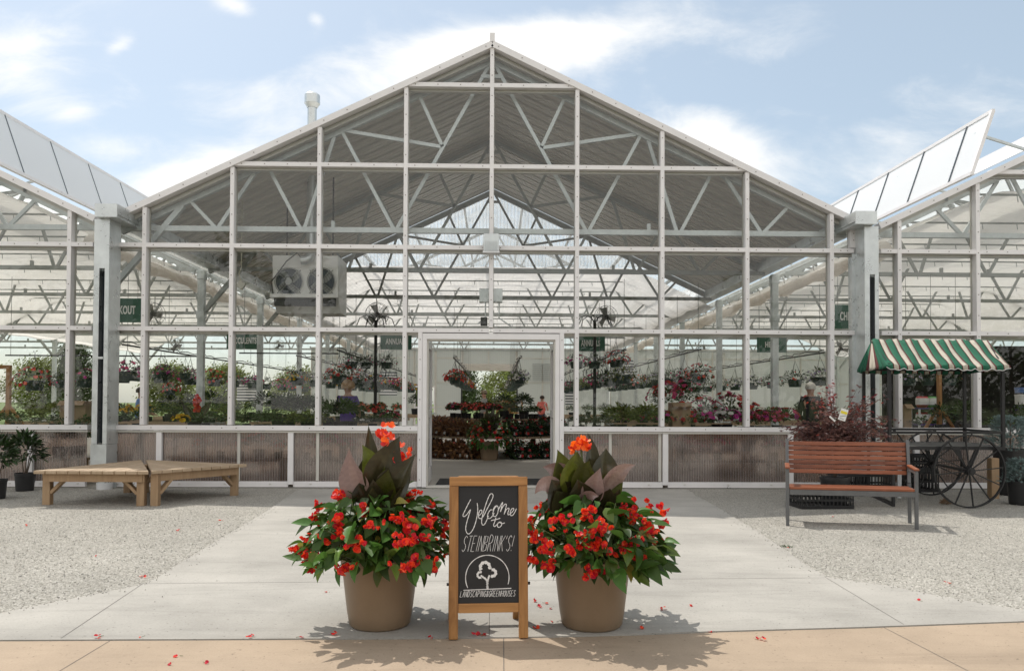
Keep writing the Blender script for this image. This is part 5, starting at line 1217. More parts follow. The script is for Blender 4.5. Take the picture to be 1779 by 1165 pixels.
def heater():
    Y = 1.75; a = at(474, 443, Y); e = at(587, 512, Y); z0 = at(520, 541, Y).z
    c = Vector(((a.x+e.x)/2, Y+.3, z0)); root = thing('unit_heater', 'white unit heater with two round fans hung under the metal roof', 'heater', c)
    x0, x1 = a.x, e.x; z1 = a.z; zm = e.z; d = .75
    b = MB(); b.mm(x0, x1, Y, Y+d, zm, z1)
    b.prism([(x0, Y+.02, zm-.002), (x0, Y+d, zm-.002), (x0, Y+d, z0), (x0, Y+.25, z0)], (x1-x0, 0, 0), 0); b.mm(x0-.02, x1+.02, Y-.09, Y-.005, zm-.06, zm+.0, 0)
    b.mm(x0+.03, x1-.03, Y-.02, Y+.02, zm-.19, zm-.065, 1); b.mm(x0, x1-.01, Y-.012, Y-.002, z1-.21, z1-.005)
    b.build('cabinet', [MT['heater_white'], MT['motor']], root, bevel=.006)
    for px in (502, 558):
        f = at(px, 489, Y-.02); b = MB(); R = .235
        b.lathe([(R, 0), (R, .03), (R-.02, .03), (R-.02, 0)], 32); vs = [Vector((f.x+v[0], Y-.005-v[2], f.z+v[1])) for v in b.v]; b.v = [tuple(v) for v in vs]
        b.tube([(f.x, Y-.004, f.z), (f.x, Y-.0041, f.z)], R-.02, 32, 1)
        fan = b.build('fan', [MT['heater_white'], MT['dark_steel']], root)
        b = MB()
        for k in range(4):
            an = rad(20+90*k); p0 = Vector((f.x+.05*math.cos(an), Y-.02, f.z+.05*math.sin(an))); p1 = Vector((f.x+.2*math.cos(an+.25), Y-.014, f.z+.2*math.sin(an+.25))); t = Vector((-math.sin(an), -.35, math.cos(an)))
            b.prism([p0-t*.04, p1-t*.085, p1+t*.085, p0+t*.04], (0, -.003, 0))
        b.tube([(f.x, Y-.06, f.z), (f.x, Y-.008, f.z)], .06, 16); b.build('blade', MT['galv_in'], fan, smooth=False)
        b = MB()
        for r_ in (.07, .11, .15, .19, .225): b.tube([(f.x+r_*math.cos(2*math.pi*k/28), Y-.07+.5*r_*r_, f.z+r_*math.sin(2*math.pi*k/28)) for k in range(28)], .0035, 4, closed=True)
        for k in range(4): an = rad(45+90*k); b.tube([(f.x+.27*math.cos(an), Y-.012, f.z+.27*math.sin(an)), (f.x+.05*math.cos(an), Y-.075, f.z+.05*math.sin(an))], .005, 4)
        b.build('guard', MT['wire'], fan)
    q = at(537, 452, Y-.02); fl_ = MB(); xf = q.x+.03; yfl = Y+.35
    fl_.tube([(q.x-.1, Y-.12, z1-.10), (q.x-.04, Y-.12, z1-.10), (q.x+.02, Y-.1, z1-.07), (xf, Y-.05, z1+.02), (xf, Y-.03, z1+.10), (xf, Y-.03, PK-SL*abs(xf)+.35)], .075, 14); fl_.build('flue_pipe', MT['galv_sheet'], root, smooth=True, ang=50)
    zc_ = at(553, 163, Y-.03).z; cx_ = at(553, 190, Y-.03).x
    b = MB(); b.lathe([(.075, 0), (.075, zc_-.2-(PK-SL*abs(xf)+.05))], 16, (xf, Y-.03, PK-SL*abs(xf)+.05)); b.lathe([(.08, zc_-.24), (.12, zc_-.17), (.125, zc_-.17), (.125, zc_-.03), (.09, zc_-.0), (0, zc_)], 20, (xf, Y-.03, 0)); b.build('flue_cap', MT['galv_sheet'], root, smooth=True, ang=40)
    b = MB()
    for x in (x0+.15, x1-.15): b.tube([(x, Y+.3, z1), (x, Y+.3, PK-SL*abs(x)-.05)], .012, 6)
    b.tube([(x0+.02, Y-.02, zm-.02), (x0+.0, Y-.07, zm+.2), (x0+.25, Y-.1, z1-.12), (x0+.42, Y-.1, z1+.02), (x0+.48, Y-.08, z1-.05)], .009, 6); b.build('hanger', MT['motor'], root)
heater()
b = MB(); c = at(419, 495, 1.3); b.box(c, (.11, .06, .11), 0, .5, Matrix.Rotation(.6, 3, 'Y')); b.tube([c+Vector((0, 0, .05)), c+Vector((-.04, 0, .18)), c+Vector((.0, 0, .28)), (c.x, 1.3, PK-SL*abs(c.x)-.03)], .01, 6); tag(b.build('gear_motor', mat('cream_enamel', (.6, .58, .48), .5)), 'small cream motor hanging beside the unit heater', 'motor')

# ================================================================== INSIDE
LET = {}
def lettering(text, h, m, parent, c, width=None):
    cu = bpy.data.curves.new('txt', 'FONT'); cu.body = text; cu.size = h/.72; cu.align_x = 'CENTER'; cu.align_y = 'CENTER'; cu.extrude = .002; cu.offset = .006*h/.12; cu.space_character = 1.08
    ob = bpy.data.objects.new('txt', cu); COL.objects.link(ob); dg = bpy.context.evaluated_depsgraph_get(); dg.update()
    me = bpy.data.meshes.new_from_object(ob.evaluated_get(dg)); bpy.data.objects.remove(ob); bpy.data.curves.remove(cu)
    xs = [v.co.x for v in me.vertices]; k = (width/(max(xs)-min(xs))) if width else 1
    org = ORG[parent.name]
    for v in me.vertices: v.co = Vector((v.co.x*k+c[0]-org.x, -v.co.z+c[1]-org.y, v.co.y+c[2]-org.z))
    me.materials.clear(); me.materials.append(m); o = bpy.data.objects.new('lettering', me); COL.objects.link(o); o.parent = parent; return o
def hang_sign(text, x0, x1, y0, y1, Y, label, hfrac=.27, wfrac=.66, ztop=3.66):
    a, e = at(x0, y0, Y), at(x1, y1, Y); c = (a+e)/2; w = abs(e.x-a.x); h = abs(a.z-e.z)
    root = thing('hanging_sign', label, 'sign', c, 'green department signs')
    b = MB(); b.mm(c.x-w/2, c.x+w/2, Y-.006, Y+.006, c.z-h/2, c.z+h/2); b.build('board', MT['sign_green'], root)
    lettering(text, h*hfrac*1.25, MT['sign_white'], root, (c.x, Y-.009, c.z), w*wfrac)
    b = MB()
    for sg in (-1, 1): b.tube([(c.x+sg*w*.42, Y, c.z+h/2), (c.x+sg*w*.42, Y, max(ztop, c.z+h/2+.2))], .004, 4)
    b.build('wire', MT['wire'], root)
hang_sign('CHECKOUT', 170, 245, 518, 560, 2.3, 'green hanging sign lettered in white, half hidden behind the steel column near the unit heater', .27, .74)
hang_sign('CHECKOUT', 1450, 1518, 529, 571, 2.3, 'green hanging sign lettered in white, half hidden behind the steel column above the cart', .27, .74)
hang_sign('SUCCULENTS', 394, 450, 578, 606, 9, 'green hanging sign for succulents, crossed by a mullion below the unit heater', .30, .84)
hang_sign('ANNUALS', 661, 715, 580, 607, 9, 'green hanging sign for annuals next to the doorway, clear of any basket', .30, .66)
hang_sign('ANNUALS', 1001, 1051, 583, 610, 9, 'green hanging sign for annuals with red baskets hanging in front of it', .30, .66)
hang_sign('HERBS', 1315, 1367, 586, 612, 9, 'green hanging sign for herbs, crossed by a grey steel post', .29, .46)

MT['fan_grey'] = mat('grey_fan_blade', (.22, .215, .20), .5)
def fan_proto():
    root = thing('circulation_fan', 'x', 'fan', (0, 0, 0)); R = .30
    b = MB()
    for yy in (-.09, .09):
        for r_ in ((.10, .20, .30) if yy < 0 else (.30, .2)): b.tube([(r_*math.cos(2*math.pi*k/26), yy*(1-.0*r_), r_*math.sin(2*math.pi*k/26)) for k in range(26)], .006 if r_ == .30 else .0035, 4, closed=True)
    for k in range(20):
        a = 2*math.pi*k/20; b.tube([(.05*math.cos(a), -.11, .05*math.sin(a)), (.3*math.cos(a), -.09, .3*math.sin(a)), (.3*math.cos(a), .09, .3*math.sin(a)), (.05*math.cos(a), .1, .05*math.sin(a))], .0025, 4)
    b.build('guard', MT['wire'], root)
    b = MB()
    for k in range(3):
        a = rad(100+120*k); p0 = Vector((.05*math.cos(a), .01, .05*math.sin(a))); p1 = Vector((.26*math.cos(a+.2), -.02, .26*math.sin(a+.2))); t = Vector((-math.sin(a), .4, math.cos(a)))
        b.prism([p0-t*.04, p1-t*.10, p1+t*.08, p0+t*.05], (0, .004, 0))
    b.build('blade', MT['fan_grey'], root)
    b = MB(); b.tube([(0, -.05, 0), (0, .16, 0)], .065, 12); b.build('motor', MT['motor'], root, smooth=True)
    b = MB(); b.tube([(0, .1, .05), (0, .1, .55)], .014, 6); b.build('bracket', MT['galv_in'], root); return root
fp = None
for i, (px, py, rpx, lab) in enumerate(((655, 546, 20, 'wire guarded fan above the annuals sign next to the doorway'), (1053, 551, 20, 'wire guarded fan above the annuals sign with red baskets'), (266, 545, 19, 'wire guarded fan just beside the half hidden checkout sign, near the heater'), (306, 600, 13, 'small fan hanging between the checkout and succulents signs'), (783, 630, 9, 'tiny far fan in the doorway, above the basket of red flowers'), (932, 627, 10, 'tiny far fan in the doorway, in front of the brown louver'),
          (1224, 607, 9, 'small far fan between the herbs sign and the doorway side'), (1091, 632, 8, 'small far fan above the long row of dark baskets'), (1461, 606, 14, 'fan hanging close to the striped awning, beyond the herbs sign'), (485, 600, 10, 'small far fan just past the succulents sign'), (582, 630, 8, 'small far fan above the orange baskets'))):
    Y = .30*1350/rpx-D0
    if fp is None: fp = fan_proto(); o = fp
    else: o = dup(fp, (0, 0, 0))
    o.location = at(px, py, Y); o['label'] = lab; o['group'] = 'circulation fans under the trusses'
    if o is fp: ORG[fp.name] = Vector(o.location)
    o.rotation_euler = (0, 0, R_.uniform(-.5, .5))

# ---------- plant kinds
class Kind:
    def __init__(s, name, cat, fn): s.name, s.cat, s.fn, s.p = name, cat, fn, None
    def place(s, loc, label, group=None, scale=1, rz=None):
        rz = R_.uniform(0, 6.28) if rz is None else rz
        if s.p is None:
            s.p = thing(s.name, label, s.cat, (0, 0, 0), group); s.fn(s.p); s.p.location = loc; s.p.rotation_euler = (0, 0, rz); s.p.scale = (scale,)*3; return s.p
        return dup(s.p, loc, rz, label, group, scale)
def plant_fn(R, H, n, L, Wd, lm, fm, nf, fr, pot=(.07, .11, 'black_plastic'), seed=1, spread=0, tall=False, tags=False):
    def f(root):
        rng = random.Random(seed); r, h, pm = pot
        b = MB(); b.lathe([(0, 0), (r*.8, 0), (r, h), (r*.92, h), (r*.9, h-.02), (0, h-.02)], 14); b.build('pot', MT[pm], root, smooth=True)
        if tags:
            b = MB(); b.box((0, -r*2.2, h*.5), (.05, .002, .06), 0, .5, Matrix.Rotation(.25, 3, 'Y')); b.build('price_label', MT['tag_white'], root)
        b = MB(); o = Vector((0, 0, h))
        for i in range(n):
            d = rdir(rng, -.2 if not spread else -.7, 1); q = rng.uniform(.35, 1)
            p = o+Vector((d.x*R*q, d.y*R*q, (H*.5+d.z*H*.5*q) if not spread else d.z*H*(1 if d.z > 0 else .7)*q))
            leaf(b, p, d+Vector((0, 0, rng.uniform(-.5, .5 if not tall else 1.2))), L*rng.uniform(.7, 1.25), Wd*rng.uniform(.8, 1.2), rng.uniform(.1, .6), .15, 2 if L < .1 else 3, rng.uniform(-.8, .8), 0, rng.random())
        b.build('foliage', MT[lm], root, smooth=True, ang=180)
        if nf:
            b = MB(); fms = fm if isinstance(fm, (list, tuple)) else [fm]
            for i in range(nf):
                d = rdir(rng, .0 if not spread else -.5, 1); p = o+Vector((d.x*R*1.02, d.y*R*1.02, (H*.5+d.z*H*.55) if not spread else d.z*H*1.05*(1 if d.z > 0 else .7)))
                mi = rng.randrange(len(fms))
                for k in range(2): petal_flower(b, p+rdir(rng)*fr*.5*k, d+Vector((0, 0, .4)), fr*rng.uniform(.7, 1.2), rng, mi, 5, .25, .8)
            b.build('flowers', [MT[x] for x in fms], root)
    return f
def basket_fn(R, H, n, lm, fm, nf, fr, seed, pot=(.16, .17), pm='green_plastic', wires=True, trail=.6):
    inner = plant_fn(R, H, n, .065, .035, lm, fm, nf, fr, pot=(pot[0], pot[1], pm), seed=seed, spread=1)
    def f(root):
        inner(root)
        if wires:
            b = MB(); top = Vector((0, 0, pot[1]+.42))
            for k in range(3): a = 2.1*k; b.tube([(pot[0]*math.cos(a), pot[0]*math.sin(a), pot[1]), top], .004, 4)
            b.tube([top, top+Vector((0, 0, .07)), top+Vector((.02, 0, .09)), top+Vector((.03, 0, .06))], .005, 4); b.build('hanger', MT['black_iron'], root)
    return f
K = dict(
 basket_red=Kind('hanging_basket', 'hanging basket', basket_fn(.30, .20, 230, 'leaf_mid', ['f_red', 'f_red', 'f_coral'], 46, .032, 51)),
 basket_coral=Kind('hanging_basket', 'hanging basket', basket_fn(.31, .22, 240, 'leaf_mid', ['f_coral', 'f_red'], 30, .030, 52)),
 basket_pink=Kind('hanging_basket', 'hanging basket', basket_fn(.29, .18, 230, 'leaf_grey', ['f_mag', 'f_pink'], 26, .030, 53)),
 basket_white=Kind('hanging_basket', 'hanging basket', basket_fn(.28, .18, 220, 'leaf_grey', ['f_white', 'f_white', 'f_lil'], 44, .024, 54)),
 basket_yellow=Kind('hanging_basket', 'hanging basket', basket_fn(.28, .18, 220, 'leaf_mid', ['f_yel', 'f_yel', 'f_red'], 30, .026, 55)),
 basket_green=Kind('hanging_basket', 'hanging basket', basket_fn(.30, .20, 270, 'leaf_grey', 'f_pink', 5, .022, 56)),
 basket_lime=Kind('hanging_basket', 'hanging basket', basket_fn(.30, .18, 260, 'leaf_lime', None, 0, .02, 57)),
 basket_dark=Kind('hanging_basket', 'hanging basket', basket_fn(.30, .20, 260, 'shrub', 'f_coral', 4, .022, 58)),
 pet_white=Kind('petunia', 'plant', plant_fn(.17, .20, 130, .055, .03, 'leaf_mid', ['f_white', 'f_white', 'f_mag'], 26, .030, seed=61)),
 pet_pink=Kind('petunia', 'plant', plant_fn(.17, .22, 130, .055, .03, 'leaf_mid', ['f_mag', 'f_pink', 'f_dkred'], 26, .030, seed=62)),
 pet_red=Kind('petunia', 'plant', plant_fn(.16, .18, 130, .055, .03, 'leaf_mid', ['f_dkred', 'f_red', 'f_white'], 20, .028, seed=63)),
 rose=Kind('rose_bush', 'plant', plant_fn(.26, .55, 260, .06, .03, 'leaf_mid', ['f_pink', 'f_pink', 'f_red'], 22, .036, pot=(.13, .2, 'black_plastic'), seed=64)),
 green=Kind('bedding_plant', 'plant', plant_fn(.16, .17, 150, .06, .03, 'leaf_mid', None, 0, .02, seed=65)),
 greyg=Kind('bedding_plant', 'plant', plant_fn(.15, .14, 160, .045, .022, 'leaf_grey', 'f_white', 4, .02, seed=66)),
 lime=Kind('bedding_plant', 'plant', plant_fn(.17, .24, 130, .08, .045, 'leaf_lime', None, 0, .02, seed=67)),
 yellow=Kind('bedding_plant', 'plant', plant_fn(.15, .18, 120, .06, .03, 'leaf_mid', 'f_yel', 16, .035, seed=68)),
 shrub=Kind('potted_plant', 'plant', plant_fn(.22, .36, 230, .08, .035, 'shrub', None, 0, .02, pot=(.12, .18, 'black_plastic'), seed=69)),
 coleus=Kind('coleus', 'plant', plant_fn(.21, .22, 250, .11, .055, 'coleus', ['f_coral'], 3, .012, pot=(.08, .15, 'black_plastic'), seed=70, tags=True, spread=1)),
 dipl=Kind('potted_vine', 'plant', plant_fn(.21, .23, 250, .09, .05, 'shrub', ['f_dkred', 'f_dkred', 'f_red'], 15, .030, pot=(.08, .15, 'black_plastic'), seed=71, tags=True, spread=1)),
 ger_red=Kind('geranium', 'plant', plant_fn(.15, .22, 110, .06, .055, 'leaf_mid', ['f_red', 'f_coral'], 22, .030, pot=(.07, .12, 'black_plastic'), seed=72)),
 ger_pink=Kind('geranium', 'plant', plant_fn(.15, .22, 110, .06, .055, 'leaf_mid', ['f_mag', 'f_pink', 'f_red'], 22, .030, pot=(.07, .12, 'black_plastic'), seed=73)),
 herb=Kind('herb', 'plant', plant_fn(.15, .22, 190, .05, .02, 'leaf_grey', None, 0, .02, seed=74)),
)
# ---------- benches
def bench_table(x0, x1, y0, y1, z, label, legs=3):
    c = Vector(((x0+x1)/2, (y0+y1)/2, 0)); root = thing('display_bench', label, 'display bench', c, 'plant benches')
    b = MB(); n = max(4, int((y1-y0)/.11))
    for i in range(n): ya = y0+(y1-y0)*i/n; b.mm(x0, x1, ya, ya+(y1-y0)/n-.02, z-.025, z, 0, R_.random())
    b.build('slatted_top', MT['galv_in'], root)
    b = MB(); b.mm(x0-.02, x1+.02, y0-.022, y0-.001, z-.07, z+.05, 0, .4); b.mm(x0-.02, x1+.02, y1+.001, y1+.022, z-.07, z+.05, 0, .6); b.build('edge_board', MT['lumber'], root)
    for i in range(legs):
        for y in (y0+.1, y1-.1):
            x = x0+.12+(x1-x0-.24)*i/(legs-1); b = MB(); b.mm(x-.025, x+.025, y-.025, y+.025, 0, z-.026); b.build('leg', MT['galv_in'], root)
benches = [(-9.6, -5.8, 1.0, 2.4, .72, 'low plant bench behind the glass near the black nursery pots'), (-5.0, -1.5, 1.0, 2.4, .72, 'plant bench behind the glass next to the doorway, beyond the plank platforms'), (1.3, 4.9, 1.0, 2.4, .72, 'plant bench of petunias behind the glass beside the doorway'), (5.8, 9.6, 1.2, 2.2, .72, 'plant bench behind the glass, seen under the striped awning'),
  (-9.8, -6.0, 5.0, 6.6, .75, 'second plant bench back, beyond the steel column and platforms'), (-5.0, -2.3, 5.2, 6.8, .75, 'plant bench beyond the person in purple'), (2.6, 5.0, 5.4, 6.8, .75, 'plant bench in the second row, deeper in than the petunias'), (5.9, 8.5, 8.0, 9.2, .75, 'plant bench beyond the person in the dark jacket'),
  (-5.0, -2.5, 10.6, 12.2, .75, 'third plant bench back, below the succulents sign'), (2.5, 5.0, 10.6, 12.2, .75, 'third plant bench back, below the herbs sign'), (-9.5, -6.2, 11.0, 12.6, .75, 'far plant bench near the outside trees'), (-5, -2.5, 16.0, 17.6, .75, 'farthest plant bench on the heater half of the hall'), (2.5, 5, 16, 17.6, .75, 'farthest plant bench on the herbs half of the hall')]
for bt in benches: bench_table(*bt)
def fill(bi, kinds, nx, ny, where, jit=.04, skip=None, sc=1.0):
    x0, x1, y0, y1, z, _ = benches[bi]
    for j in range(ny):
        for i in range(nx):
            x = x0+(x1-x0)*(i+.5)/nx+R_.uniform(-jit, jit); y = y0+(y1-y0)*(j+.5)/ny+R_.uniform(-jit, jit)
            if skip and skip(x, y): continue
            kn = kinds[min(len(kinds)-1, int((i+R_.uniform(-.45, .45))*len(kinds)/nx))] if len(kinds) > 1 else kinds[0]
            kn = kn if isinstance(kn, str) else R_.choice(kn)
            word = WORD[kn]
            K[kn].place((x, y, z+.001), f'{word} {where}', f'{word}s {where}', sc*R_.uniform(.85, 1.15))
WORD = dict(pet_white='white petunia', pet_pink='magenta petunia', pet_red='dark red petunia', rose='pink rose bush', green='green bedding plant', greyg='grey leaved plant', lime='lime leaved plant', yellow='yellow flowered plant', shrub='dark green potted plant', coleus='rust leaved coleus', dipl='red flowered potted vine', ger_red='red geranium', ger_pink='pink geranium', herb='grey green herb')
fill(0, ['greyg', ('lime', 'green'), 'greyg', 'green'], 11, 3, 'on the bench near the nursery pots')
fill(1, [('yellow', 'green'), 'green', 'green', 'shrub', ('green', 'lime'), 'shrub', 'greyg', ('ger_pink', 'green')], 10, 3, 'on the bench between platforms and doorway')
fill(2, ['greyg', ('lime', 'green'), ('pet_pink', 'green'), 'pet_red', 'pet_white', ('pet_white', 'pet_pink'), 'pet_pink'], 11, 3, 'on the petunia bench beside the doorway', sc=1.15)
fill(3, ['greyg', ('green', 'shrub'), 'green', 'shrub'], 9, 2, 'on the bench under the awning')
fill(4, [('lime', 'green'), 'yellow', 'green', 'shrub'], 8, 2, 'on the second bench beyond the platforms', sc=1.2)
fill(5, ['shrub', 'green', ('green', 'ger_red')], 6, 2, 'on the bench beyond the person in purple', sc=1.2)
fill(6, [('pet_red', 'green'), 'rose', 'herb'], 5, 2, 'on the second bench deeper in than the petunias', sc=1.2)
fill(7, ['herb', 'green', 'shrub'], 6, 1, 'on the bench beyond the dark jacket', sc=1.1)
fill(8, ['green', 'greyg', 'ger_red'], 5, 1, 'on the bench below the succulents sign', sc=1.2)
fill(9, ['herb', 'green', 'herb'], 5, 1, 'on the bench below the herbs sign', sc=1.2)
fill(10, ['lime', 'green', 'lime'], 6, 1, 'on the far bench near the outside trees', sc=1.4)
fill(11, ['green', 'shrub'], 4, 1, 'on the farthest bench of the heater half', sc=1.3)
fill(12, ['green', 'herb'], 4, 1, 'on the farthest bench of the herbs half', sc=1.3)
for k, (px, Y, s_) in enumerate(((1185, 3.1, 1.0), (1225, 3.0, 1.1), (1265, 3.05, 1.2), (1300, 3.0, 1.0))):
    p = at(px, 735, Y); K['rose'].place((p.x, Y, .35), 'pink rose bush standing behind the petunia bench', 'rose bushes behind the petunia bench', 1.15*s_)
b = MB(); b.mm(X_at(1170, 735, 2.75), X_at(1315, 735, 2.75), 2.75, 3.4, .31, .345); b.mm(X_at(1175, 735, 2.8), X_at(1180, 735, 2.8), 2.8, 2.86, 0, .31); b.mm(X_at(1305, 735, 2.8), X_at(1310, 735, 2.8), 2.8, 2.86, 0, .31); b.mm(X_at(1175, 735, 2.8), X_at(1180, 735, 2.8), 3.3, 3.36, 0, .31); b.mm(X_at(1305, 735, 2.8), X_at(1310, 735, 2.8), 3.3, 3.36, 0, .31)
tag(b.build('low_shelf', MT['lumber']), 'low wooden shelf holding the rose bushes behind the petunias', 'shelf')

# ---------- round tiered display facing the doorway
cx0, cy0 = .05, 7.45
root = thing('tiered_stand', 'round two-tier wooden stand of potted plants facing the doorway', 'display stand', (cx0, cy0, 0))
b = MB(); b.lathe([(0, .42), (1.62, .42), (1.62, .465), (0, .465)], 40, (cx0, cy0, 0)); b.build('lower_shelf', MT['lumber'], root)
b = MB(); b.lathe([(0, .80), (1.12, .80), (1.12, .84), (0, .84)], 40, (cx0, cy0, 0)); b.build('upper_shelf', MT['lumber'], root)
for k in range(8):
    a = k*.785+.3; b = MB(); b.mm(cx0+1.0*math.cos(a)-.04, cx0+1.0*math.cos(a)+.04, cy0+1.0*math.sin(a)-.04, cy0+1.0*math.sin(a)+.04, 0, .42); b.build('leg', MT['lumber_v'], root)
    b = MB(); b.mm(cx0+.8*math.cos(a)-.04, cx0+.8*math.cos(a)+.04, cy0+.8*math.sin(a)-.04, cy0+.8*math.sin(a)+.04, .466, .80); b.build('leg', MT['lumber_v'], root)
def ring(r, n, z, kl, kr, where, a0=0, gap=.16):
    for i in range(n):
        a = 2*math.pi*i/n+a0
        x, y = cx0+r*math.cos(a), cy0+r*math.sin(a)
        if math.sin(a) < 0 and abs(math.cos(a)) < gap and z < .5: continue
        kn = kl if math.cos(a) < .05 else kr; kn = kn if isinstance(kn, str) else R_.choice(kn)
        if math.sin(a) > .55: continue
        K[kn].place((x, y, z), f'{WORD[kn]} {where} of the round stand', f'{WORD[kn]}s {where} of the round stand', R_.uniform(.9, 1.1), R_.uniform(-.5, .5))
ring(1.88, 36, .006, 'coleus', 'dipl', 'on the floor at the foot', .08, .14); ring(1.66, 30, .006, 'coleus', 'dipl', 'on the floor at the foot', .02, .15)
ring(1.50, 28, .467, 'coleus', 'dipl', 'on the lower tier', .1, .18); ring(1.27, 24, .467, 'coleus', 'dipl', 'on the lower tier', .0, .1)
ring(1.00, 19, .842, ('ger_red', 'ger_pink'), ('herb', 'green'), 'on the top tier', .1); ring(.72, 13, .842, ('ger_pink', 'ger_red'), ('green', 'shrub'), 'on the top tier', .2); ring(.4, 7, .842, ('ger_pink', 'ger_red'), ('herb', 'shrub'), 'on the top tier', .2)
def inner_planter():
    c = Vector((X_at(850, 798, 5.42), 5.42, .006)); rng = random.Random(77); root = thing('flower_planter', 'brown planter of red begonias and dark canna in front of the round stand indoors', 'planter', c, 'canna planters indoors')
    b = MB(); b.lathe([(0, 0), (.17, 0), (.21, .36), (.215, .38), (.19, .38), (.18, .33), (0, .33)], 28, c); b.build('pot', MT['tan_pot'], root, smooth=True)
    b = MB(); fl = MB()
    for i in range(300):
        d = rdir(rng, -.4, 1); p = c+Vector((d.x*.42, d.y*.36, .45+d.z*.36))*1
        leaf(b, p, d+Vector((0, 0, -.5)), .12, .075, .4, .15, 3, 0, 0, rng.random())
    for i in range(26):
        d = rdir(rng, -.3, .9); d.y = -abs(d.y)
        for k in range(3): petal_flower(fl, c+Vector((d.x*.44, d.y*.40, .45+d.z*.37))+rdir(rng)*.03, d, .024, rng, 0, 4, .3, .9)
    b.build('begonia_foliage', [MT['beg_leaf']], root, smooth=True, ang=180); fl.build('begonia_flowers', MT['red_petal'], root)
    b = MB()
    for (tx, ty, w) in ((845, 708, 15), (858, 705, 14), (868, 712, 16), (835, 722, 14), (875, 722, 14), (850, 725, 18), (862, 728, 16)):
        blade(b, c+Vector((0, 0, .5)), c+Vector(((tx-850)*.004, 0, .8)), at(tx, ty, c.y), w/82, (rng.uniform(-.5, .5), -.9, .2), .2, 0, rng.random(), 8)
    b.build('canna_leaves', MT['canna'], root, smooth=True, ang=180)
inner_planter()
b = MB(); b.mm(-.80, .80, .16, 1.25, .005, .016); tag(b.build('door_mat', MT['rubber'], bevel=.003), 'black rubber mat just inside the open doorway', 'mat')

# ---------- hanging rails and baskets
def rail(x, y0, y1, z, label, n=0):
    root = thing('hanging_rail', label, 'rail', (x, (y0+y1)/2, z), 'basket rails under the trusses')
    b = MB(); b.tube([(x, y0, z), (x, y1, z)], .018, 6); b.tube([(x+.06*math.sin(k*.9), y0+(y1-y0)*k/60, z+.05+.02*math.sin(k*2.1)) for k in range(61)], .010, 4); b.build('pipe', MT['black_iron'], root)
    y = y0+.2
    while y < y1: b = MB(); b.tube([(x, y, z), (x, y, 3.66)], .005, 4); b.build('wire', MT['wire'], root); y += BAY/2
rows = [(-1.0, 8.8, 23.5, 2.36, ['basket_red', 'basket_red', 'basket_white', 'basket_yellow', 'basket_green'], 'over the aisle on the red basket side', 1.35), (.70, 8.8, 23.5, 2.36, ['basket_white', 'basket_dark', 'basket_lime', 'basket_white', 'basket_green'], 'over the aisle on the white basket side', 1.35),
        (-3.1, 4.6, 20, 2.25, ['basket_coral', 'basket_coral', 'basket_white', 'basket_yellow', 'basket_dark', 'basket_pink'], 'beyond the person in purple', 1.5), (-4.4, 6.5, 20, 2.25, ['basket_yellow', 'basket_white', 'basket_dark'], 'along the posts below the heater', 1.7),
        (2.6, 4.0, 20, 2.25, ['basket_lime', 'basket_green', 'basket_dark', 'basket_pink', 'basket_lime'], 'beside the doorway above the bench', 1.4), (4.2, 4.5, 20, 2.3, ['basket_coral', 'basket_green', 'basket_green', 'basket_white', 'basket_lime'], 'above the roses', 1.3),
        (-6.8, 3.4, 18, 2.25, ['basket_pink', 'basket_green', 'basket_pink', 'basket_coral', 'basket_green'], 'beyond the steel column', 1.5), (6.7, 4.5, 18, 2.25, ['basket_white', 'basket_dark', 'basket_green', 'basket_white'], 'beyond the dark jacket', 1.4)]
CW = dict(basket_red='red flowered', basket_coral='orange red flowered', basket_pink='magenta flowered', basket_white='white flowered', basket_yellow='yellow flowered', basket_green='grey green', basket_lime='lime green', basket_dark='dark green')
for (x, y0, y1, z, kl, where, st) in rows:
    rail(x, y0, y1, z, f'black pipe rail of hanging baskets {where}')
    y = y0+.15; i = 0
    while y < y1-.3 and i < 10:
        kn = kl[i % len(kl)]; K[kn].place((x+R_.uniform(-.03, .03), y, z-.665), f'{CW[kn]} basket, {ORD[i]} along the rail {where}', 'hanging baskets '+where, R_.uniform(.97, 1.03)); y += st; i += 1
# cross rails nearer the glass
def cross(x0, x1, y, z, label):
    root = thing('hanging_rail', label, 'rail', ((x0+x1)/2, y, z), 'basket rails under the trusses')
    b = MB(); b.tube([(x0, y, z), (x1, y, z)], .016, 6); b.build('pipe', MT['black_iron'], root)
    n = max(2, int((x1-x0)/1.8))
    for k in range(n+1): b = MB(); xx = x0+.1+(x1-x0-.2)*k/n; b.tube([(xx, y, z), (xx, y, 3.66)], .005, 4); b.build('wire', MT['wire'], root)
single = [(60, 664, 4.5, 'basket_coral', 1.15, 'large orange red basket near the photo edge, before the outside trees'), (108, 662, 4.5, 'basket_green', .9, 'grey green basket between the orange red basket and the column'), (147, 660, 4.5, 'basket_pink', 1.0, 'magenta basket just beside the column slot, outdoors side'),
          (215, 655, 5.2, 'basket_pink', .85, 'magenta basket just past the steel column'), (243, 652, 5.2, 'basket_green', .85, 'grey green basket between column and first mullion'), (286, 648, 5.2, 'basket_pink', .8, 'pink speckled basket under the small fan'), (322, 650, 5.2, 'basket_green', .75, 'grey green basket against the big steel post'), (296, 678, 4.0, 'basket_red', .6, 'low small red basket hanging below the others near the canna')]
for (px, py, Y, kn, s_, lab) in single:
    p = at(px, py, Y); K[kn].place((p.x, Y, p.z-.14*s_), lab, 'single baskets behind the glass', s_)
cross(-9.6, -5.7, 4.5, at(60, 664, 4.5).z-.14*1.15+.66*1.05, 'black cross rail of baskets before the outside trees'); cross(-5.25, -3.2, 5.2, at(286, 650, 5.2).z+.45, 'black cross rail of baskets under the small fan')

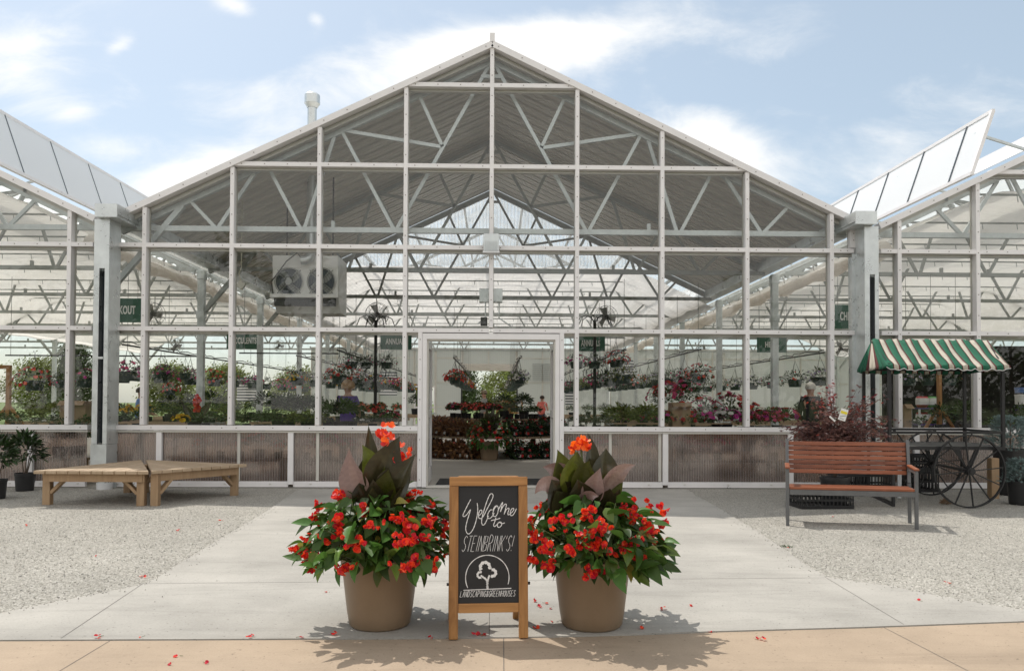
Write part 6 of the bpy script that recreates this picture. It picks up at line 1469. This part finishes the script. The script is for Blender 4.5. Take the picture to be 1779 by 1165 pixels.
def pole(px, Y, ks, label):
    p = at(px, 690, Y); root = thing('basket_pole', label, 'display pole', (p.x, Y, 0), 'basket poles')
    zt = at(px, 556, Y).z
    b = MB(); b.tube([(p.x, Y, .0), (p.x, Y, zt)], .035, 8); b.lathe([(.25, 0), (.25, .03), (0, .03)], 16, (p.x, Y, 0)); b.build('pole', MT['black_iron'], root)
    for k in range(6):
        a = k*1.047+.2; b = MB(); b.tube([Vector((p.x+math.cos(a)*r_, Y+math.sin(a)*r_, zt+z_)) for (r_, z_) in ((0, -.08), (.08, .05), (.2, .10), (.34, .04), (.40, -.12))], .010, 5); b.build('hook', MT['black_iron'], root)
    zl = at(px, 645, Y).z
    for k in range(6):
        a = k*1.047+.7; b = MB(); b.tube([Vector((p.x+math.cos(a)*r_, Y+math.sin(a)*r_, zl+z_)) for (r_, z_) in ((0, -.1), (.12, -.16), (.24, -.10), (.26, .02), (.20, .05))], .010, 5); b.build('hook', MT['black_iron'], root)
    for (bx, by, kn, s_, lab) in ks:
        q = at(bx, by, Y); K[kn].place((q.x, Y+R_.uniform(-.1, .1), q.z-.1), lab, 'baskets on the pole racks', s_)
pole(652, 5.6, [(612, 632, 'basket_green', .85, 'green basket farthest from the doorway on the heater side pole'), (635, 632, 'basket_green', .8, 'green basket close to the pole, under the fan by the doorway'), (671, 632, 'basket_green', .8, 'green basket on the doorway side of the pole, under the sign')], 'dark pole rack of green baskets on the heater side of the doorway')
pole(1033, 5.6, [(1001, 632, 'basket_pink', .85, 'magenta basket nearest the doorway on the dark pole rack'), (1032, 632, 'basket_green', .85, 'green basket in the middle of the pole rack with red flowers'), (1070, 630, 'basket_red', .95, 'bright red basket on the pole rack beside the annuals sign')], 'dark pole rack with a bright red basket beside the doorway')

# canna with red bloom behind the glass
def indoor_canna():
    Y = 1.7; c = Vector((X_at(338, 735, Y), Y, .722)); root = thing('canna_plant', 'dark canna with a red bloom on the bench behind the glass', 'plant', c)
    b = MB(); b.lathe([(0, 0), (.09, 0), (.115, .16), (.10, .16), (0, .14)], 18, c); b.build('pot', MT['black_plastic'], root, smooth=True)
    b = MB(); o = c+Vector((0, 0, .1)); blade(b, o, at(332, 722, Y), at(315, 697, Y), .13, (.3, -1, .1), .25, 0, .4, 10); blade(b, o, at(352, 722, Y), at(368, 695, Y), .20, (-.3, -1, .1), .25, 0, .6, 10); blade(b, o, at(340, 718, Y), at(345, 712, Y), .12, (0, -1, .1), .25, 0, .3, 8); b.build('leaves', MT['canna'], root, smooth=True, ang=180)
    b = MB(); rng = random.Random(9); q = at(344, 701, Y)
    for k in range(26): petal_flower(b, q+Vector((rng.gauss(0, .035), rng.gauss(0, .02), rng.gauss(0, .05))), Vector((rng.gauss(0, .6), -1, .3)), .035, rng, 0, 4, .4, .8)
    b.build('bloom', MT['f_red'], root)
indoor_canna()

# ---------- people
def person(loc, rz, Hh, label, shirt, legs, hair, style, arms='down', cap=None, bag=False, bare=True):
    root = thing('person', label, 'person', loc, None, rz); k = Hh/1.70
    def skin(name, V, E, Rr, m, parent, sub=2):
        me = bpy.data.meshes.new(name); me.from_pydata([Vector(v)*k for v in V], E, []); ob = bpy.data.objects.new(name, me); COL.objects.link(ob); ob.parent = parent; ORG[ob.name] = Vector(loc)
        md = ob.modifiers.new('skin', 'SKIN'); md.use_smooth_shade = True
        for i, r_ in enumerate(Rr): me.skin_vertices[0].data[i].radius = (r_[0]*k, r_[1]*k) if isinstance(r_, tuple) else (r_*k, r_*k)
        me.skin_vertices[0].data[0].use_root = True
        if sub: s_ = ob.modifiers.new('sub', 'SUBSURF'); s_.levels = sub; s_.render_levels = sub
        me.materials.append(m); return ob
    V = []; E = []; Rr = []
    def add(v, r_, pa=None):
        V.append(v); Rr.append(r_)
        if pa is not None: E.append((pa, len(V)-1))
        return len(V)-1
    def arm(sg, base, grow):
        sh = add((sg*.155, 0, 1.385), .052+grow, base)
        if arms == 'down': pts = (((sg*.215, .01, 1.14), .043), ((sg*.235, -.03, .92), .032))
        elif arms == 'fwd': pts = (((sg*.215, -.02, 1.13), .043), ((sg*.16, -.23, 1.05), .032))
        else: pts = (((sg*.25, .0, 1.14), .043), ((sg*.22, -.12, .95), .032))
        return sh, pts
    pel = add((0, 0, .95), .125); sp = add((0, 0, 1.12), .115, pel); ch = add((0, 0, 1.31), .13, sp); nk = add((0, .01, 1.455), .05, ch); h1 = add((0, 0, 1.545), .075, nk); h2 = add((0, -.005, 1.62), .088, h1); h3 = add((0, .005, 1.675), .05, h2)
    nose = add((0, -.098, 1.585), .012, h2)
    for sg in (-1, 1):
        ear = add((sg*.085, .01, 1.59), .014, h2)
        sh, pts = arm(sg, ch, 0); el = add(*pts[0], sh); wr_ = add(*pts[1], el); d = (Vector(pts[1][0])-Vector(pts[0][0])).normalized()
        pm = Vector(pts[1][0])+d*.07; pa = add(tuple(pm), .026, wr_)
        for f_ in range(4): q = pm+d*(.045+.012*(1-abs(f_-1.5)))+Vector((0, (f_-1.5)*.017, 0)); a_ = add(tuple(q), .0085, pa); add(tuple(q+d*.03+Vector((-sg*.012, 0, 0))), .0075, a_)
        th = add(tuple(Vector(pts[1][0])+d*.055+Vector((0, -.035, 0))), .010, pa); add(tuple(Vector(pts[1][0])+d*.09+Vector((0, -.05, 0))), .008, th)
        hp_ = add((sg*.09, 0, .88), .085, pel); kn_ = add((sg*.10, -.01, .49), .056, hp_); an_ = add((sg*.10, .01, .09), .042, kn_); add((sg*.105, -.13, .045), .032, an_)
    skin('body', V, E, Rr, MT['skin'], root)
    V, E, Rr = [], [], []
    p0 = add((0, 0, .96), .142); sp = add((0, 0, 1.12), .138, p0); ch = add((0, 0, 1.31), .150, sp); add((0, .01, 1.42), .07, ch)
    for sg in (-1, 1):
        add((sg*.085, 0, .84), .112, p0)
        sh, pts = arm(sg, ch, .018); m_ = Vector(V[sh]).lerp(Vector(pts[0][0]), .62 if bare else 1); e_ = add(tuple(m_), .062, sh)
        if not bare: add(tuple(Vector(pts[0][0]).lerp(Vector(pts[1][0]), .92)), .048, e_)
    skin('shirt', V, E, Rr, shirt, root)
    V, E, Rr = [], [], []
    p0 = add((0, 0, .98), .134)
    for sg in (-1, 1): a_ = add((sg*.09, 0, .84), .102, p0); b_ = add((sg*.10, -.01, .49), .076, a_); add((sg*.10, .01, .06), .066, b_)
    skin('trousers', V, E, Rr, legs, root)
    b = MB(); rng = random.Random(4); o = Vector((0, .012, 1.628))
    n = 14
    for i in range(n+1):
        th = math.pi*.62*i/n
        for j in range(20):
            ph = 2*math.pi*j/20; fr = 1 if math.sin(ph) > -.35 or th < 1.0 else .9
            r_ = (.104+style*.03)*(1+.05*rng.random()); b.v.append(tuple((o+Vector((r_*math.sin(th)*math.cos(ph)*fr, r_*1.08*math.sin(th)*math.sin(ph)*fr, r_*1.02*math.cos(th))))))
    for i in range(n):
        for j in range(20):
            if i > 8 and 11 <= j <= 18: continue
            b.f.append([i*20+j, i*20+(j+1) % 20, (i+1)*20+(j+1) % 20, (i+1)*20+j]); b.m.append(0); b.a.append(rng.random())
    b.v = [tuple(Vector(v)*k) for v in b.v]
    if cap is None: b.build('hair', hair, root, smooth=True, world=False, ang=180)
    else:
        b.build('hair', hair, root, smooth=True, world=False, ang=180); b = MB(); b.lathe([(.118*k, 1.635*k), (.116*k, 1.68*k), (.09*k, 1.735*k), (0, 1.75*k)], 20); b.prism([Vector((x, y, 1.64))*k for (x, y) in ((-.09, -.08), (.09, -.08), (.075, -.18), (0, -.21), (-.075, -.18))], (0, 0, .012)); b.build('cap', cap, root, smooth=True, world=False)
    b = MB()
    for sg in (-1, 1): b.lathe([(0, .012*k), (.010*k, .006*k), (.012*k, 0), (.010*k, -.006*k), (0, -.012*k)], 8, Vector((sg*.034, -.083, 1.60))*k)
    b.build('eyes', MT['black_iron'], root, smooth=True, world=False)
    if bag:
        b = MB(); b.tube([Vector((-.14, -.12, 1.38))*k, Vector((-.2, -.02, 1.46))*k, Vector((-.16, .14, 1.36))*k, Vector((-.24, .10, 1.0))*k], .010, 5); b.box(Vector((-.25, .06, .92))*k, (.10, .26, .22)); b.build('shoulder_bag', MT['tag_white'], root, world=False)
    return root
cl = lambda n, c: mat(n, c, .85, 0, .1, 14, bump=.25, bscale=22, bdist=.02)
blond = mat('curly_light_hair', (.42, .27, .15), .7, 0, .25, 40, bump=.6, bscale=60); whiteh = mat('white_hair', (.62, .59, .54), .7, 0, .1, 40, bump=.3); brownh = mat('dark_brown_hair', (.035, .022, .015), .5, 0, .2, 40, bump=.3)
jeans = cl('dark_denim', (.035, .05, .09)); khaki = cl('khaki_cloth', (.2, .17, .12)); dk = cl('charcoal_cloth', (.022, .022, .024))
def stand(px, ytop, Y, Hh): p = at(px, ytop, Y); return (p.x, Y, max(.006, p.z-Hh*1.012))
person(stand(605, 671, 3.3, 1.56), rad(172), 1.56, 'person with curly light hair in a purple top, back turned, among the baskets', cl('purple_cotton', (.12, .06, .32)), jeans, blond, 1.0, 'fwd')
person(stand(1408, 669, 4.2, 1.60), rad(165), 1.60, 'white haired person in a dark jacket with back turned, above the bench', dk, dk, whiteh, .1, 'down', bare=False)
person(stand(942, 688, 19.0, 1.48), rad(160), 1.48, 'person in a coral top with a shoulder bag, walking away past the round stand', cl('coral_cotton', (.70, .17, .14)), jeans, brownh, .0, 'out', bag=True)
person(stand(841, 684, 15.5, 1.60), rad(-75), 1.60, 'person in a grey shirt and cap, side on, behind the round stand', cl('grey_cotton', (.28, .28, .27)), khaki, brownh, -.3, 'fwd', cap=cl('tan_cap', (.25, .2, .14)))
person(stand(245, 686, 6.9, 1.50), rad(95), 1.50, 'person in a light blue shirt bending over plants, half hidden by a mullion', cl('light_blue_cotton', (.16, .28, .62)), jeans, brownh, .0, 'fwd')

# ---------- furniture and stock indoors
def glider(px, Y, label, w=.9):
    p = at(px, 735, Y); root = thing('swing_stand', label, 'stand', (p.x, Y, .74), 'wooden swing stands'); zt = at(px, 634, Y).z; z0 = .742
    b = MB(); b.mm(p.x-.30, p.x+.30, Y-.10, Y+.10, z0, z0+.07); b.build('foot', MT['pine_h'], root)
    b = MB(); b.mm(p.x-.03, p.x+.03, Y-.03, Y+.03, z0+.07, zt); b.build('post', MT['pine'], root)
    b = MB(); b.bar((p.x-.24, Y, z0+.07), (p.x-.02, Y, z0+.42), .04, .04); b.bar((p.x+.24, Y, z0+.07), (p.x+.02, Y, z0+.42), .04, .04); b.build('brace', MT['pine'], root)
    b = MB(); b.mm(p.x+.03, p.x+w, Y-.03, Y+.03, zt-.06, zt); b.build('beam', MT['pine_h'], root)
    b = MB(); b.mm(p.x+w, p.x+w+.06, Y-.03, Y+.03, z0, zt); b.build('post', MT['pine'], root)
glider(1632, 1.7, 'honey wood swing stand on the bench under the awning', .62); glider(12, 1.7, 'honey wood swing stand on the bench by the nursery pots', -.9) if False else None
p = at(14, 735, 1.7); root = thing('swing_stand', 'honey wood swing stand on the bench near the black nursery pots', 'stand', (p.x, 1.7, .74), 'wooden swing stands'); zt = at(14, 634, 1.7).z
b = MB(); b.mm(p.x-.35, p.x+.30, 1.6, 1.8, .742, .82); b.build('foot', MT['pine_h'], root); b = MB(); b.mm(p.x-.03, p.x+.03, 1.67, 1.73, .82, zt); b.build('post', MT['pine'], root)
b = MB(); b.bar((p.x-.24, 1.7, .83), (p.x-.02, 1.7, 1.12), .04, .04); b.bar((p.x+.24, 1.7, .83), (p.x+.02, 1.7, 1.12), .04, .04); b.build('brace', MT['pine'], root); b = MB(); b.mm(p.x-1.0, p.x-.03, 1.67, 1.73, zt-.06, zt); b.build('beam', MT['pine_h'], root)
def carton(x0, x1, y0, y1, Y, d, label):
    a, e = at(x0, y0, Y), at(x1, y1, Y); b = MB(); z0 = .722 if Y < 2.6 else e.z; b.mm(a.x, e.x, Y, Y+d, z0, a.z); b.mm(a.x, e.x, Y-.004, Y-.001, a.z-.01, a.z+.002, 0)
    b.prism([(a.x, Y, a.z), (e.x, Y, a.z), (e.x, Y-.09, a.z-.07), (a.x, Y-.09, a.z-.07)], (0, -.004, .003)); tag(b.build('cardboard_box', MT['kraft'], bevel=.004), label, 'box', 'cardboard boxes indoors')
carton(104, 148, 696, 730, 1.35, .3, 'tan cardboard box on the bench near the black nursery pots'); carton(1168, 1200, 699, 728, 1.2, .3, 'brown cardboard box among the petunias'); carton(1571, 1584, 702, 736, 1.4, .2, 'narrow kraft box on the bench under the awning')
b = MB(); p = at(610, 735, 3.0)
for i, (x0, x1) in enumerate(((588, 596), (598, 605), (632, 640))):
    pass
# stock shelf with bags
def bags():
    Y = 2.6; a = at(1600, 735, Y); e = at(1641, 735, Y); root = thing('shelf_unit', 'purple and white shelf unit under the awning, behind the glass', 'shelf', ((a.x+e.x)/2, Y+.15, 0))
    z1 = at(1620, 705, Y).z; z0 = at(1620, 733, Y).z; pu = mat('purple_shelf', (.09, .05, .22), .5)
    for z in (z0-.03, z1-.03): b = MB(); b.mm(a.x-.02, e.x+.02, Y, Y+.34, z-.025, z); b.build('shelf', pu, root)
    for x in (a.x-.01, e.x+.01):
        for y in (Y+.03, Y+.31): b = MB(); b.tube([(x, y, 0), (x, y, z1-.056)], .02, 8); b.build('leg', MT['white_plastic'], root)
    for zi, z in ((0, z0-.03), (1, z1-.03)):
        for i, c in enumerate(((.5, .03, .03), (.10, .40, .09))):
            w = (e.x-a.x)*.47; x = a.x+(e.x-a.x)*(.26+.48*i); h = .20; b = MB()
            vs = []; fs = []
            P_ = [(0, 0, .8), (.25, 0.9, 1), (.55, 1, 1), (.85, .85, .97), (1, .1, .95)]
            for (t, th, wd_) in P_:
                for k in range(12): an = 2*math.pi*k/12; vs.append((x+w/2*wd_*(abs(math.cos(an))**.5)*(1 if math.cos(an) > 0 else -1), Y+.16+.085*max(.08, th)*(abs(math.sin(an))**.6)*(1 if math.sin(an) > 0 else -1), z+.002+h*t))
            n = len(P_)
            for i2 in range(n-1):
                for k in range(12): b.add([vs[i2*12+k], vs[i2*12+(k+1) % 12], vs[(i2+1)*12+(k+1) % 12], vs[(i2+1)*12+k]], [(0, 1, 2, 3)], 1 if i2 == 1 or i2 == 2 else 0)
            b.add(vs[:12], [tuple(range(12))]); b.add(vs[-12:], [tuple(range(12))])
            cn = 'red' if i == 0 else 'green'
            o = b.build('product_bag', [mat(cn+'_bag', c, .4), MT['tag_white']], smooth=True); tag(o, f'{cn} and white product bag on the {"upper" if zi else "lower"} shelf of the purple unit', 'bag', 'product bags on the purple shelf')
bags()
xb0 = X_at(1536, 600, 7.0); root = thing('shade_booth', 'dark brown booth seen beyond the striped awning, its roof added for shade', 'booth', (xb0+4, 5.5, 0))
b = MB(); b.mm(xb0, side*2, 7.0, 7.12, .0, 2.25); b.build('back_wall', MT['brown_wall'], root)
b = MB(); b.mm(xb0, side*2, 3.7, 7.2, 2.26, 2.34); b.build('roof', MT['brown_wall'], root)  # slab added over the back wall to keep sunlight off it
b = MB(); b.mm(xb0, xb0+.1, 3.72, 3.82, 0, 2.255); b.build('post', MT['brown_wall'], root)
for i, (px, kn) in enumerate(((1580, 'basket_white'), (1612, 'basket_dark'), (1650, 'basket_dark'))):
    p = at(px, 660, 3.4); K[kn].place((p.x, 3.4, p.z-.1), ('white flowered', 'dark green', 'dark green')[i]+' basket hanging '+('close to the cart post', 'above the red product bags', 'beside the wooden swing stand')[i], 'baskets seen under the awning', .8)
cross(X_at(1565, 660, 3.4), X_at(1670, 660, 3.4), 3.4, at(1612, 660, 3.4).z-.1+.66*.8, 'black cross rail of baskets seen under the awning')
# tubs stacked at the photo edge, dark counter
for i, (y0, y1) in enumerate(((672, 682), (684, 702), (704, 712))):
    a, e = at(1772, y0, 2.0), at(1800, y1, 2.0); b = MB(); r_ = .16; b.lathe([(0, 0), (r_, 0), (r_*1.02, a.z-e.z-.03), (r_*1.06, a.z-e.z-.03), (r_*1.06, a.z-e.z-.006), (0, a.z-e.z-.006)], 20, (a.x+.17, 2.1, e.z)); tag(b.build('plastic_tub', [mat('tub_blue', (.12, .22, .5), .4), MT['tag_white'], mat('tub_violet', (.16, .1, .4), .4)][i], smooth=True), ('blue', 'white', 'violet')[i]+' plastic tub in the stack at the photo edge behind the cart', 'tub', 'stacked tubs')
b = MB(); a = at(1772, 712, 2.0); b.mm(a.x-.05, a.x+.8, 1.9, 2.35, .721, a.z-.004); tag(b.build('counter_block', MT['motor'], bevel=.01), 'dark counter unit carrying the stacked tubs', 'counter')
# wooden box frames near the back door
for i in range(2):
    x0 = X_at(863+23*i, 720, 17.5); b = MB(); w = .44; z0 = .85; h = .42
    for (p_, q_) in (((0, 0), (w, 0)), ((0, h), (w, h)), ((0, 0), (0, h)), ((w, 0), (w, h)), ((0, h*.5), (w, h*.5))): b.bar((x0+p_[0], 17.5, z0+p_[1]), (x0+q_[0], 17.5, z0+q_[1]), .05, .05)
    for x in (x0, x0+w): b.bar((x, 17.5, .006), (x, 17.5, z0), .05, .05)
    tag(b.build('wooden_rack', MT['pine']), ('orange pine rack beside the person in the cap', 'orange pine rack farther from the person in the cap')[i], 'rack', 'pine racks near the back door')

# ================================================================== TREES BEYOND
def tree(x, y, h, r, kind, label, seed):
    rng = random.Random(seed); root = thing('tree', label, 'tree', (x, y, 0), 'trees beyond the greenhouses')
    b = MB(); o = Vector((x, y, -.05)); b.tube([o, o+Vector((.1, 0, h*.3)), o+Vector((-.05, .1, h*.65)), o+Vector((0, 0, h*.9))], [h*.028, h*.022, h*.014, h*.005], 8)
    lv = MB(); nc = 46
    for i in range(nc):
        t = i/nc; a = i*2.4; z = h*(.22+.76*t); rr_ = r*(math.sin(math.pi*(.15+.8*t))**.8 if kind == 'round' else (1.05-t))*rng.uniform(.45, 1)
        c = o+Vector((rr_*math.cos(a), rr_*math.sin(a), z)); b.tube([o+Vector((0, 0, z*.8)), (o+Vector((0, 0, z*.8))+c)/2+Vector((0, 0, .1)), c], [.05, .03, .012], 5)
        va0 = rng.random()
        for k in range(170):
            p = c+Vector((rng.gauss(0, r*.15), rng.gauss(0, r*.15), rng.gauss(0, r*.11))); n_ = rdir(rng); t1 = n_.orthogonal().normalized(); t2 = n_.cross(t1); s_ = rng.uniform(.05, .10)*(1 if h < 8 else 1.3)
            lv.add([p+t1*s_, p+t2*s_*.5, p-t1*s_, p-t2*s_*.5], [(0, 1, 2, 3)], 0, min(1, max(0, va0*.6+rng.random()*.4)))
    b.build('trunk', MT['bark'], root, smooth=True, ang=180); lv.build('crown', MT['tree_leaf'] if kind == 'round' else MT['tree_dark'], root)
for i, (x, y, h, r, k, lab) in enumerate(((-23.5, 33, 4.7, 1.9, 'pine', 'tall dark pine seen through the glass by the nursery pots'), (-19.5, 36, 3.4, 1.9, 'round', 'rounded tree between the dark pine and the steel column'), (-27, 36, 3.7, 2.2, 'round', 'rounded tree at the photo edge behind the glass'), (-15.5, 34, 3.3, 2.0, 'round', 'low rounded tree just beside the steel column'), (-12.2, 38, 3.3, 2.0, 'round', 'low rounded tree just past the steel column'), (-30, 31, 4.2, 2, 'round', 'bushy tree farthest toward the platforms side'),
     (-1.9, 37, 3.6, 1.7, 'pine', 'dark tree behind the back doorway, person in cap side'), (.9, 38, 3.4, 1.8, 'round', 'lighter tree filling the back doorway'), (3.2, 36, 3.3, 1.6, 'pine', 'dark tree at the bag carrying side of the back doorway'), (-5.2, 33, 3.4, 1.5, 'round', 'small bright tree behind the glazed back door'))):
    tree(x, y, h, r, k, lab, 300+i)

# ---------- low shelves right behind the ribbed panels
for (px0, px1, kn, kw, where) in ((300, 500, 'ger_red', 'red geranium', 'behind the ribbed panel beyond the platforms'), (515, 690, 'pet_pink', 'magenta petunia', 'behind the ribbed panel beside the doorway, platform side'), (1165, 1360, 'pet_pink', 'magenta petunia', 'behind the ribbed panel nearest the bench'), (1000, 1140, 'ger_pink', 'pink geranium', 'behind the ribbed panel beside the doorway, bench side'), (60, 150, 'shrub', 'dark shrub', 'behind the panel near the nursery pots')):
    x0, x1 = X_at(px0, 780, .5), X_at(px1, 780, .5); root = thing('low_shelf', 'low wooden shelf '+where, 'shelf', ((x0+x1)/2, .5, 0), 'low shelves behind the panels')
    b = MB(); b.mm(x0, x1, .36, .66, .34, .37); b.build('top', MT['lumber'], root)
    for x in (x0+.05, x1-.05): b = MB(); b.mm(x-.025, x+.025, .40, .62, 0, .34); b.build('leg', MT['lumber_v'], root)
    n = max(3, int((x1-x0)/.26))
    for i in range(n):
        if R_.random() < .2: continue
        K[kn].place((x0+(x1-x0)*(i+.5)/n, .5, .371), kw+' on the low shelf '+where, kw+'s '+where, R_.uniform(.8, 1.15))

# unseen trees added behind the camera to darken reflections in the lower panes
rng = random.Random(900); b = MB()
for i in range(26):
    x = -62+i*5+rng.uniform(-1.5, 1.5); y = -44+rng.uniform(-4, 3); h = rng.uniform(8, 12); r = rng.uniform(2.6, 3.8)
    b.tube([(x, y, -.05), (x, y, h*.7)], [.22, .08], 6, 1)
    for k in range(44):
        t = rng.random(); d = rdir(rng); c = Vector((x+d.x*r*(1.1-.6*t), y+d.y*r*(1.1-.6*t), h*(.12+.86*t))); va = rng.random()
        for j in range(34):
            p = c+Vector((rng.gauss(0, .5), rng.gauss(0, .5), rng.gauss(0, .38))); n_ = rdir(rng); t1 = n_.orthogonal().normalized(); t2 = n_.cross(t1); s_ = rng.uniform(.18, .34)
            b.add([p+t1*s_, p+t2*s_*.55, p-t1*s_, p-t2*s_*.55], [(0, 1, 2, 3)], 0, min(1, va*.6+rng.random()*.4))
tag(b.build('unseen_treeline', [MT['tree_dark'], MT['bark']]), kind='stuff')
